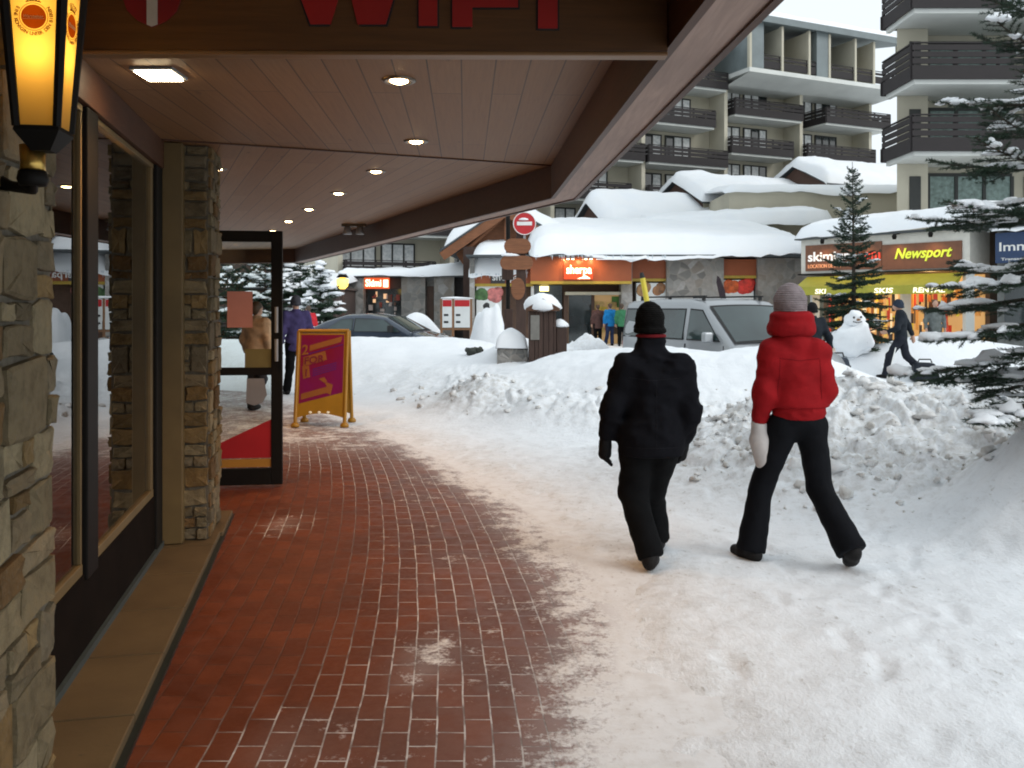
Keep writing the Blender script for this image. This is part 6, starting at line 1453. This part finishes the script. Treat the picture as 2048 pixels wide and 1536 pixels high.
mb = MB(); mb.box(c0.x - .03, c0.x + .03, c0.y + .031, c0.y + .1, c0.z - .4, c0.z + .2); mb.build("bracket", M['grey'], ne)
p = XP(1016, 22.6); ps = thing("street_pole", "thin dark metal pole just left of the timber post", "pole", (p, 22.6, .2))
mb = MB(); mb.tube([(p, 22.6, .2), (p, 22.6, 3.95)], .055, 10); mb.build("shaft", M['dark_metal'], ps); mb = MB(); mb.box(p - .16, p + .14, 22.5, 22.7, ZP(560, 22.6), ZP(536, 22.6)); mb.build("fitting_box", M['post_wood'], ps, bevel=.02); mb = MB(); mb.box(p - .1, p + .12, 22.5, 22.7, ZP(660, 22.6), ZP(618, 22.6)); mb.build("fitting_box", M['post_wood'], ps, bevel=.02)
# letter kiosk
Yk = 16.9; X0, X1 = XP(1058, Yk), XP(1113, Yk); zb_ = ZP(742, Yk); zk = ZP(622, Yk)
kk = thing("timber_kiosk", "small dark timber kiosk box wearing a rounded snow cap", "kiosk", ((X0 + X1) / 2, Yk + .2, zb_))
mb = MB(); rg3 = random.Random(2); x = X0
while x < X1 - .02:
    w = min(rg3.uniform(.07, .11), X1 - x); mb.box(x, x + w - .008, Yk, Yk + .5, zb_ - .1 + rg3.uniform(-.02, .06), zk - .004); x += w
mb.build("board_walls", M['post_wood'], kk)
mb = MB(); mb.prism([(-.06, 0), (X1 - X0 + .06, 0), (X1 - X0 + .06, .05), ((X1 - X0) / 2, .24), (-.06, .05)], (X0, Yk + .55, zk), (1, 0, 0), UP, .62); rf = mb.build("roof", M['brown_wood_x'], kk)
mb = MB(); mb.ell(((X0 + X1) / 2, Yk + .25, zk + .05), (.36, .40, .30), 22, 12, 0, .25, rough=.10, seed=3); mb.build("snow_cap", M['snow_roof'], rf)
mb = MB(); mb.box(X0 + .03, X0 + .20, Yk - .02, Yk - .002, zk - .55, zk - .08); mb.build("notice", mat("weathered_notice", (.20, .19, .17), .7), kk)
mb = MB(); mb.box(X1 + .004, X1 + .20, Yk + .05, Yk + .4, ZP(708, Yk), ZP(655, Yk)); bx = mb.build("side_box", M['post_wood'], kk, bevel=.008)
mb = MB(); mb.ell((X1 + .09, Yk + .2, ZP(655, Yk) + .02), (.15, .2, .14), 14, 8, 0, .2, rough=.12); mb.build("snow_cap", M['snow_roof'], bx)
pl = thing("stone_planter", "low stone planter under a thick snow pad beside the timber kiosk", "planter", (XP(1025, 17.3), 17.3, .45)); Yq = 17.1
mb = MB(); mb.box(XP(994, Yq), XP(1056, Yq), Yq, Yq + .7, ZP(735, Yq), ZP(697, Yq)); mb.build("stone_box", stone_far("planter_stone", 7), pl, bevel=.02)
mb = MB(); mb.box(XP(991, Yq), XP(1056, Yq) - .003, Yq - .03, Yq + .73, ZP(697, Yq) + .002, ZP(694, Yq)); mb.build("rim_boards", M['post_wood'], pl)
mb = MB(); snow_cap(mb, (XP(991, Yq), Yq - .05, 0), (1, 0, 0), (0, 1, 0), XP(1056, Yq) - XP(991, Yq) - .006, .8, lambda s, t_: ZP(694, Yq) + .002, .34, 2, 20, 12, .01); mb.build("snow_pad", M['snow_roof'], pl)
# information boards
Yi = 26.0; ib = thing("notice_board", "wooden framed double notice board with red headers in front of the stone shop", "notice board", (XP(912, Yi), Yi, .3))
mb = MB()
for px in (883, 906, 942): mb.beam((XP(px, Yi), Yi, .3), (XP(px, Yi), Yi, ZP(598, Yi)), .07, .07, up=(0, 1, 0))
mb.box(XP(883, Yi), XP(942, Yi), Yi - .02, Yi + .02, ZP(660, Yi), ZP(656, Yi)); mb.build("frame", wood("pale_frame_wood", (.26, .13, .06), 2), ib)
for a, b in ((885, 904), (909, 940)):
    mb = MB(); mb.box(XP(a, Yi), XP(b, Yi), Yi - .045, Yi - .021, ZP(655, Yi), ZP(598, Yi)); pn = mb.build("panel", M['poster'], ib)
    mb = MB(); mb.box(XP(a, Yi) + .01, XP(b, Yi) - .01, Yi - .05, Yi - .046, ZP(613, Yi), ZP(600, Yi)); mb.build("header", M['sign_red'], pn)
    mb = MB(); mb.box(XP(a + 3, Yi), XP(a + 12, Yi), Yi - .05, Yi - .046, ZP(632, Yi), ZP(628, Yi)); mb.box(XP(a + 3, Yi), XP(a + 12, Yi), Yi - .05, Yi - .046, ZP(646, Yi), ZP(642, Yi)); mb.build("printed_marks", M['black'], pn)
mb = MB(); mb.ell((XP(912, Yi), Yi, ZP(597, Yi)), (.46, .08, .05), 16, 6, 0, .2, rough=.2); mb.build("snow_cap", M['snow_roof'], ib)
# bench, rock, flag, pole, lamp post
Yb_ = 23.6; bn = thing("bench", "low weathered grey bench half buried in front of the notice board", "bench", (XP(858, Yb_), Yb_, .4))
for k in range(3):
    mb = MB(); mb.box(XP(826, Yb_), XP(888, Yb_), Yb_ + .14 * k, Yb_ + .14 * k + .12, ZP(673, Yb_), ZP(667, Yb_)); mb.build("seat_board", mat("weathered_grey_wood", (.20, .195, .18), .8, 0, .2, 9), bn, bevel=.01)
for px in (834, 880): mb = MB(); mb.box(XP(px, Yb_) - .05, XP(px, Yb_) + .05, Yb_ + .05, Yb_ + .35, ZP(673, Yb_) - .4, ZP(673, Yb_) - .003); mb.build("leg", M['post_wood'], bn)
rk = at(944, 704, 18.4); mb = MB(); mb.ell(tuple(rk), (.15, .13, .10), 14, 9, 0, 1, 0, .5, 4); mb.ell((rk.x + .13, rk.y + .02, rk.z + .04), (.09, .08, .07), 12, 8, 0, 1, 0, .5, 9)
tag(mb.build("rock", mat("mossy_dark_rock", (.05, .055, .045), .9, 0, .5, 12, .5)), "small dark rock poking out of the snow in front of the notice board", "rock")
Yf = 33.0; ff = thing("feather_flag", "slim dark feather flag by the stone pier right of the supermarket", "flag", (XP(1446, Yf), Yf, .0))
mb = MB(); mb.tube([(XP(1449, Yf), Yf, .0), (XP(1447, Yf), Yf, ZP(600, Yf)), (XP(1437, Yf), Yf, ZP(553, Yf))], .02, 6); mb.build("pole", M['dark_metal'], ff)
mb = MB(); mb.prism([(0, 0), (.12, 0), (.05, .5), (-.12, .95), (-.24, 1.06), (-.27, .8), (-.16, .3)], (XP(1447, Yf), Yf - .01, ZP(608, Yf)), (1, 0, 0), UP, .012); mb.build("cloth", cloth("dark_flag_cloth", (.04, .03, .035)), ff)
Ys = 15.2; sk = thing("marker_pole", "yellow snow marker pole with dark tip leaning before the silver van", "marker pole", at(1310, 690, Ys))
a, b = at(1313, 705, Ys), at(1283, 545, Ys); mb = MB(); mb.tube([a, a.lerp(b, .93)], [.05, .045], 10); mb.build("shaft", mat("yellow_paint", (.62, .50, .05), .5, 0, .06), sk); mb = MB(); mb.tube([a.lerp(b, .931), b], [.046, .03], 10); mb.build("tip", M['black'], sk)
Yl = 36.0; X = XP(685, Yl); lp = thing("street_lamp", "street lamp with glowing yellow lantern beside the far stone shop", "street lamp", (X, Yl, 0))
mb = MB(); mb.tube([(X, Yl, 0), (X, Yl, ZP(580, Yl))], [.11, .09], 10); mb.build("post", M['post_wood'], lp)
mb = MB(); mb.lathe([(.10, 0), (.22, .12), (.25, .38), (.10, .46), (0, .46)], (X, Yl, ZP(578, Yl)), 14); mb.build("lantern_glass", emit("yellow_lantern_glass", (1, .62, .08), 1.6, (.8, .6, .2)), lp)
mb = MB(); mb.lathe([(.26, 0), (.16, .12), (.04, .22), (0, .22)], (X, Yl, ZP(578, Yl) + .465), 12); mb.build("cap", M['dark_metal'], lp); mb = MB(); mb.ell((X, Yl, ZP(578, Yl) + .62), (.2, .2, .14), 12, 8, 0, .3); mb.build("snow_cap", M['snow_roof'], lp)

# pavement sign
Ya = 12.04; ax0, ax1 = XP(590, Ya), XP(689, Ya); zt = ZP(663, Ya); aw_ = ax1 - ax0
ab = thing("pavement_sign", "yellow framed magenta pavement sign standing on the paving past the door", "pavement sign", ((ax0 + ax1) / 2, Ya, 0))
yel = mat("golden_yellow_frame", (.36, .17, .008), .45, 0, .1)
def a_pt(u, z, out=0.0): return Vector((ax0 + u * aw_, Ya - .25 * (1 - z / zt) * 0 - out + .10 * (z / zt), z))
for sgn, back in ((1, 0), (-1, .55)):
    yb = lambda z: Ya + (back + (.22 if sgn > 0 else -.22) * (z / zt))
    mb = MB()
    for u in (0, aw_): 
        mb.tube([(ax0 + u, yb(0) , .03), (ax0 + u, yb(zt), zt)], .026, 8)
        mb.lathe([(0, -.03), (.055, -.028), (.062, 0), (.04, .03), (0, .035)], (ax0 + u, yb(0), .032), 12)
    mb.tube([(ax0, yb(zt), zt), (ax1, yb(zt), zt)], .026, 8); fr = mb.build("frame", yel, ab)
    s = zt; n = -1 if sgn > 0 else 1
    def P(u, w, o=.0): z = w * zt; return Vector((ax0 + u * aw_, yb(z) + n * o, z))
    mb = MB(); th_ = .012
    outline = [(.03, .975), (.03, .10)] + [(.03 + .94 * q, .10 + .045 * math.sin(q * math.pi)) for q in (.12, .3, .5, .7, .88)] + [(.97, .10), (.97, .975)]
    pts = [P(u, w, th_) for u, w in outline]; k = len(pts)
    bk = [P(u, w, -th_) for u, w in outline]
    f = [tuple(range(k)), tuple(range(2 * k - 1, k - 1, -1))] + [(i, k + i, k + (i + 1) % k, (i + 1) % k) for i in range(k)]
    if sgn < 0: f = [tuple(reversed(q)) for q in f]
    mb.add(pts + bk, f); pn = mb.build("panel", yel, ab)
    def patch(poly, m, o, nm):
        mb = MB(); pts = [P(u, w, th_ + o) for u, w in poly]; bk = [P(u, w, th_) for u, w in poly]; k = len(poly)
        f = [tuple(range(k)), tuple(range(2 * k - 1, k - 1, -1))] + [(i, k + i, k + (i + 1) % k, (i + 1) % k) for i in range(k)]
        mb.add(pts + bk, f); return mb.build(nm, m, pn)
    if sgn > 0:
        t = NT("magenta_poster"); n_ = t.noise(t.coord('Object'), 1.5, 3); t.set('Base Color', t.ramp(n_, [(.35, (.22, .005, .025)), (.6, (.20, .005, .085)), (.8, (.16, .007, .13))])); t.set('Roughness', .35); mag = t.mat
        och = mat("ochre_print", (.30, .095, .02), .45, 0, .08); dred = mat("dark_red_print", (.19, .015, .03), .45); vio = mat("violet_print", (.08, .015, .16), .45)
        patch([(.06, .96), (.06, .245), (.94, .36), (.94, .96)], mag, .002, "poster")
        patch([(.24, .79), (.88, .885), (.90, .945), (.24, .85)], och, .004, "printed_band"); patch([(.22, .755), (.92, .855), (.92, .862), (.22, .765)], vio, .004, "printed_line")
        patch([(.12, .63), (.60, .70), (.56, .79), (.12, .725)], och, .004, "printed_box"); patch([(.13, .50), (.27, .52), (.24, .64), (.10, .63)], och, .005, "printed_box")
        for q in range(4): patch([(.32, .595 - .022 * q), (.80, .665 - .022 * q), (.80, .673 - .022 * q), (.32, .604 - .022 * q)], vio, .004, "printed_line")
        patch([(.10, .285), (.62, .355), (.70, .335), (.74, .44), (.56, .475), (.62, .42), (.10, .345)], och, .004, "printed_figure"); patch([(.45, .50), (.56, .46), (.62, .475), (.56, .52)], och, .004, "printed_figure")
        mb = MB(); up = (P(0, 1) - P(0, 0)).normalized(); ud = (Vector((1, 0, 0)) + up * .14).normalized()
        mb.text("2", P(.15, .755, th_ + .006), ud, up, .19, 0, 'c', 0, .02, .004); mb.build("lettering", och, pn)
        mb = MB(); mb.text("FOR", P(.35, .665, th_ + .007), ud, up, .14, 0, 'c', 0, .012, .004, .27); mb.text("1", P(.19, .525, th_ + .008), ud, up, .15, 0, 'c', 0, .01, .004); mb.build("lettering", dred, pn)
        mb = MB()
        for u in (.30, .48, .66): mb.ell(tuple(P(u, .155, th_)), (.022, .006, .018), 8, 6)
        mb.build("white_dots", emit("pale_dots", (.9, .8, .55), .15, (.8, .7, .5)), pn)

# snowman
Ysn = 20.2; X = XP(1708, Ysn); zg = gz(X, Ysn) - .06; sm = thing("snowman", "snowman with twig arms in front of the slim fir", "snowman", (X, Ysn, zg))
zc = ZP(694, Ysn)
mb = MB(); mb.ell((X, Ysn, zc + .16), (.43, .40, .40), 26, 18, 0, 1, 0, .26, 2); mb.build("snow_body", M['snow'], sm)
mb = MB(); mb.ell((X + .0, Ysn - .02, ZP(640, Ysn)), (.225, .21, .20), 22, 14, 0, 1, 0, .24, 5); hd_ = mb.build("snow_head", M['snow'], sm)
mb = MB(); 
for dx, dz in ((-.09, .06), (.07, .07)): mb.ell((X + dx, Ysn - .235, ZP(640, Ysn) + dz), (.026, .02, .026), 8, 6)
for k in range(6): mb.ell((X - .10 + .035 * k, Ysn - .24, ZP(640, Ysn) - .06 + .025 * abs(k - 2.5) / 2.5), (.016, .015, .014), 6, 5)
mb.ell((X + .16, Ysn - .33, zc + .12), (.035, .03, .035), 8, 6); mb.build("coal", M['black'], hd_)
mb = MB(); mb.lathe([(.03, 0), (.02, .1), (.004, .18), (0, .18)], (X - .0, Ysn - .22, ZP(640, Ysn) + .01), 8, 0, True, 'y'); mb.v = [(x, 2 * (Ysn - .22) - y, z) for x, y, z in mb.v]; mb.build("nose", mat("carrot", (.30, .14, .05), .6), hd_)
for s in (-1, 1):
    mb = MB(); mb.tube([(X + s * .34, Ysn, zc + .36), (X + s * .6, Ysn - .05, zc + .46), (X + s * .8, Ysn - .03, zc + .43)], [.02, .015, .008], 6); mb.tube([(X + s * .6, Ysn - .05, zc + .46), (X + s * .74, Ysn - .08, zc + .56)], [.012, .006], 5); mb.build("twig_arm", M['post_wood'], sm)

# ------------------------------------------------------------------ conifers
NEED = NT("fir_needles"); _v = NEED.coord('Object'); NEED.set('Base Color', NEED.ramp(NEED.noise(_v, 3.0, 4), [(.3, (.016, .034, .022)), (.55, (.030, .058, .034)), (.8, (.055, .085, .045))])); NEED.set('Roughness', .6); NEED.set('Specular IOR Level', .3)
BARK = mat("fir_bark", (.055, .04, .03), .9, 0, .35, 20, .4, 60)
def fir(label, loc, H, Rb, whorls, per, seed, nl=.03, nw=.008, dens=60, snow=.5, z0=.25, twig_step=.07, pad=(.16, .09, .05), taper=.85, up_top=40, droop=-14, lean=(0, 0), maxtw=.4, group="conifers around the square"):
    rg = np.random.RandomState(seed); tr = thing("fir_tree", label, "tree", loc, 0, group); L0 = Vector(loc)
    tm = MB(); tm.tube([Vector((lean[0] * q * q, lean[1] * q * q, H * q)) for q in np.linspace(0, 1, 9)], list(np.maximum(.006, .030 * H * .55 * (1 - np.linspace(0, 1, 9)) ** 1.1)), 8)
    tm.build("trunk", BARK, tr, world=False)
    bmb = MB(); sn = MB(); NB, ND_, NL_ = [], [], []
    def needles(p0, p1, n, l):
        q = rg.rand(n)[:, None]; d = p1 - p0; dl = np.linalg.norm(d); d = d / max(dl, 1e-6); base = p0 + (p1 - p0) * q
        r = rg.randn(n, 3); r[:, 2] = r[:, 2] * .6 + .25; r = r - (r @ d)[:, None] * d; r /= np.maximum(1e-6, np.linalg.norm(r, axis=1))[:, None]
        NB.append(base); ND_.append(d * .65 + r * .8); NL_.append(l * rg.uniform(.7, 1.2, n))
    for w in range(whorls):
        t = (w + rg.uniform(-.2, .2)) / whorls; z = z0 + (H - z0) * t; tt = (z - z0) / (H - z0)
        rad = Rb * (1 - tt) ** taper * rg.uniform(.85, 1.1) + .05; npb = max(3, int(per * (1 - .4 * tt)))
        a0 = rg.uniform(0, 6.28)
        for b in range(npb):
            az = a0 + 2 * math.pi * b / npb + rg.uniform(-.3, .3); Lb = rad * rg.uniform(.7, 1.12); pit = R(droop + (up_top - droop) * tt + rg.uniform(-8, 8)); zz = z + rg.uniform(-.5, .5) * (H - z0) / whorls * .7
            d = np.array([math.cos(az), math.sin(az), 0]); P = []
            for s in np.linspace(0, 1, 7): P.append(np.array([lean[0] * (zz / H) ** 2, lean[1] * (zz / H) ** 2, zz]) + d * Lb * s * math.cos(pit) + np.array([0, 0, Lb * (s * math.sin(pit) - .22 * s * s * (1 - tt) + .16 * s ** 3)]))
            P = np.array(P); bmb.tube([tuple(p) for p in P], list(np.linspace(.012 * Lb + .004, .003, 7)), 4, 0, True, False)
            def bp(s): k = min(5, int(s * 6)); f = s * 6 - k; return P[k] * (1 - f) + P[k + 1] * f
            needles(bp(.25), bp(.62), int(dens * Lb * .5), nl); needles(bp(.62), bp(1.0), int(dens * Lb * .6), nl)
            s = .16
            side = np.array([-d[1], d[0], 0])
            snowy = rg.rand() < snow
            while s < .97:
                for sg in (-1, 1):
                    l = min(maxtw, (.42 * Lb * (1 - s) + .07)) * rg.uniform(.7, 1.15); q0 = bp(s); dr = (bp(min(1, s + .05)) - bp(s - .05)); dr /= np.linalg.norm(dr)
                    tw = dr * .65 + side * sg * .8 + np.array([0, 0, rg.uniform(-.22, .10)]); tw /= np.linalg.norm(tw); q1 = q0 + tw * l; q1[2] -= l * l * .25
                    needles(q0, q1, max(3, int(dens * l)), nl); bmb.tube([tuple(q0), tuple(q1)], [.0035 + .003 * Lb, .0015], 3, 0, True, False)
                    if snowy and l > .10 and rg.rand() < (.36 if nl < .03 else .5):
                        qm = q0 + (q1 - q0) * rg.uniform(.35, .65); kz = pad[2] / .04
                        sn.ell((qm[0], qm[1], qm[2] + .008 * kz), (l * rg.uniform(.35, .58), min(l * .4, .034 * kz * rg.uniform(.7, 1.3)), .026 * kz * rg.uniform(.7, 1.4)), 7, 5, 0, .35, math.atan2(tw[1], tw[0]), .35, rg.uniform(0, 50))
                    if l > .22:
                        for r2 in (.45, .75):
                            for s2 in (-1, 1):
                                m0 = q0 + (q1 - q0) * r2; tt2 = tw * .7 + np.cross(tw, [0, 0, 1]) * s2 * .7; m1 = m0 + tt2 * l * .38; needles(m0, m1, max(2, int(dens * l * .38)), nl)
                s += twig_step / Lb * rg.uniform(.8, 1.25)
            ns_ = 0; big = 1.25 if (tt < .17 and nl < .03) else 1.0
            if snowy: ns_ = 1 + rg.randint(0, 3)
            for _ in range(ns_):
                q = bp(rg.uniform(.25, .97)); kx = rg.uniform(.5, 1.5); sn.ell((q[0], q[1], q[2] + pad[2] * .35), (big * pad[0] * kx, big * pad[1] * rg.uniform(.7, 1.3), big * pad[2] * rg.uniform(.7, 1.3)), 10, 7, 0, .35, az, .5, rg.uniform(0, 50))
            if ns_ and Lb > .4:
                q = bp(rg.uniform(.35, .8)) + side * rg.choice([-1, 1]) * rg.uniform(.05, .2) * Lb; sn.ell((q[0], q[1], q[2] + .01), (pad[0] * .7, pad[1] * .8, pad[2] * .8), 9, 6, 0, .35, az + .6, .35, rg.uniform(0, 50))
    B = np.concatenate(NB); D = np.concatenate(ND_); Ln = np.concatenate(NL_)[:, None]; D /= np.linalg.norm(D, axis=1)[:, None]
    Sx = np.cross(D, rg.randn(len(D), 3)); Sx /= np.maximum(1e-6, np.linalg.norm(Sx, axis=1))[:, None]
    V = np.stack([B - Sx * nw * .5, B + Sx * nw * .5, B + D * Ln], 1).reshape(-1, 3)
    o = raw("crown", V, np.arange(len(V)).reshape(-1, 3), NEED.mat, None, False); o.parent = tr
    b = bmb.build("branches", BARK, tr, world=False)
    if sn.v: sn.build("branch_snow", M['snow'], tr, world=False)["kind"] = "stuff"
    return tr
x, y = 3.80, 6.30
fir("big snow-loaded fir at the right edge beside the rough snow heap", (x, y, gz(x, y) - .3), 4.05, 1.12, 12, 7, 15, .027, .0050, 520, .85, .42, .060, (.080, .050, .040), .60, 30, -8, (0, 0), .34)
y = 21.2; x = XP(1708, y)
fir("slim fir rising behind the snowman in front of the ski shop", (x, y, .35), 4.75, 1.15, 20, 8, 8, .05, .020, 120, .16, .5, .09, (.07, .05, .035), .9, 42, -8, (-.04, 0), .35)
for k, (px, Y_, H_, Rr, lb) in enumerate(((640, 33, 3.3, 1.5, "dark fir left of the far street lamp"), (530, 37, 4.4, 2.0, "snowy fir in front of the timber hall, seen through the door glass"), (455, 36.5, 4.2, 1.9, "leftmost snowy fir seen through the door glass"), (600, 37.5, 4.0, 1.6, "snowy fir between the open door and the dark fir"))):
    x = XP(px, Y_); fir(lb, (x, Y_, 0), H_, Rr, 13, 8, 20 + k,   .10, .05, 50, .45, .3, .16, (.26, .17, .10), .8, 35, -12)
# snow lumps tumbled over the ploughed heap and along the bank
rg = np.random.RandomState(3); mb = MB(); cnt = 0
while cnt < 1100:
    if rg.rand() < .62: x, y = rg.uniform(1.6, 5.2), rg.uniform(6.0, 9.6)
    else: x, y = rg.uniform(-3.5, 3.5), rg.uniform(9.5, 16)
    m1, m2 = clump_mask(np.array([x]), np.array([y])); 
    if rg.rand() > max(m1[0], m2[0] * .8): continue
    s = .007 * math.exp(2.2 * rg.rand() ** 1.6); z = gz(x, y)
    mb.ell((x, y, z + s * .15), (s * rg.uniform(.8, 1.6), s * rg.uniform(.7, 1.2), s * rg.uniform(.5, .9)), 8, 6, 0, 1, rg.uniform(0, 6), .75, rg.uniform(0, 90)); cnt += 1
t = NT("dirty_snow_lumps"); v = t.coord('Object'); t.set('Base Color', t.ramp(t.noise(v, 6, 5), [(.25, (.52, .50, .46)), (.45, (.70, .69, .67)), (.65, (.82, .83, .84))])); t.set('Roughness', .8); t.set('Normal', t.bump(t.noise(v, 40, 4), .4, .01))
lm = mb.build("snow_lumps", t.mat); tag(lm, "loose snow lumps scattered over the ploughed heaps", "snow", kind='stuff')
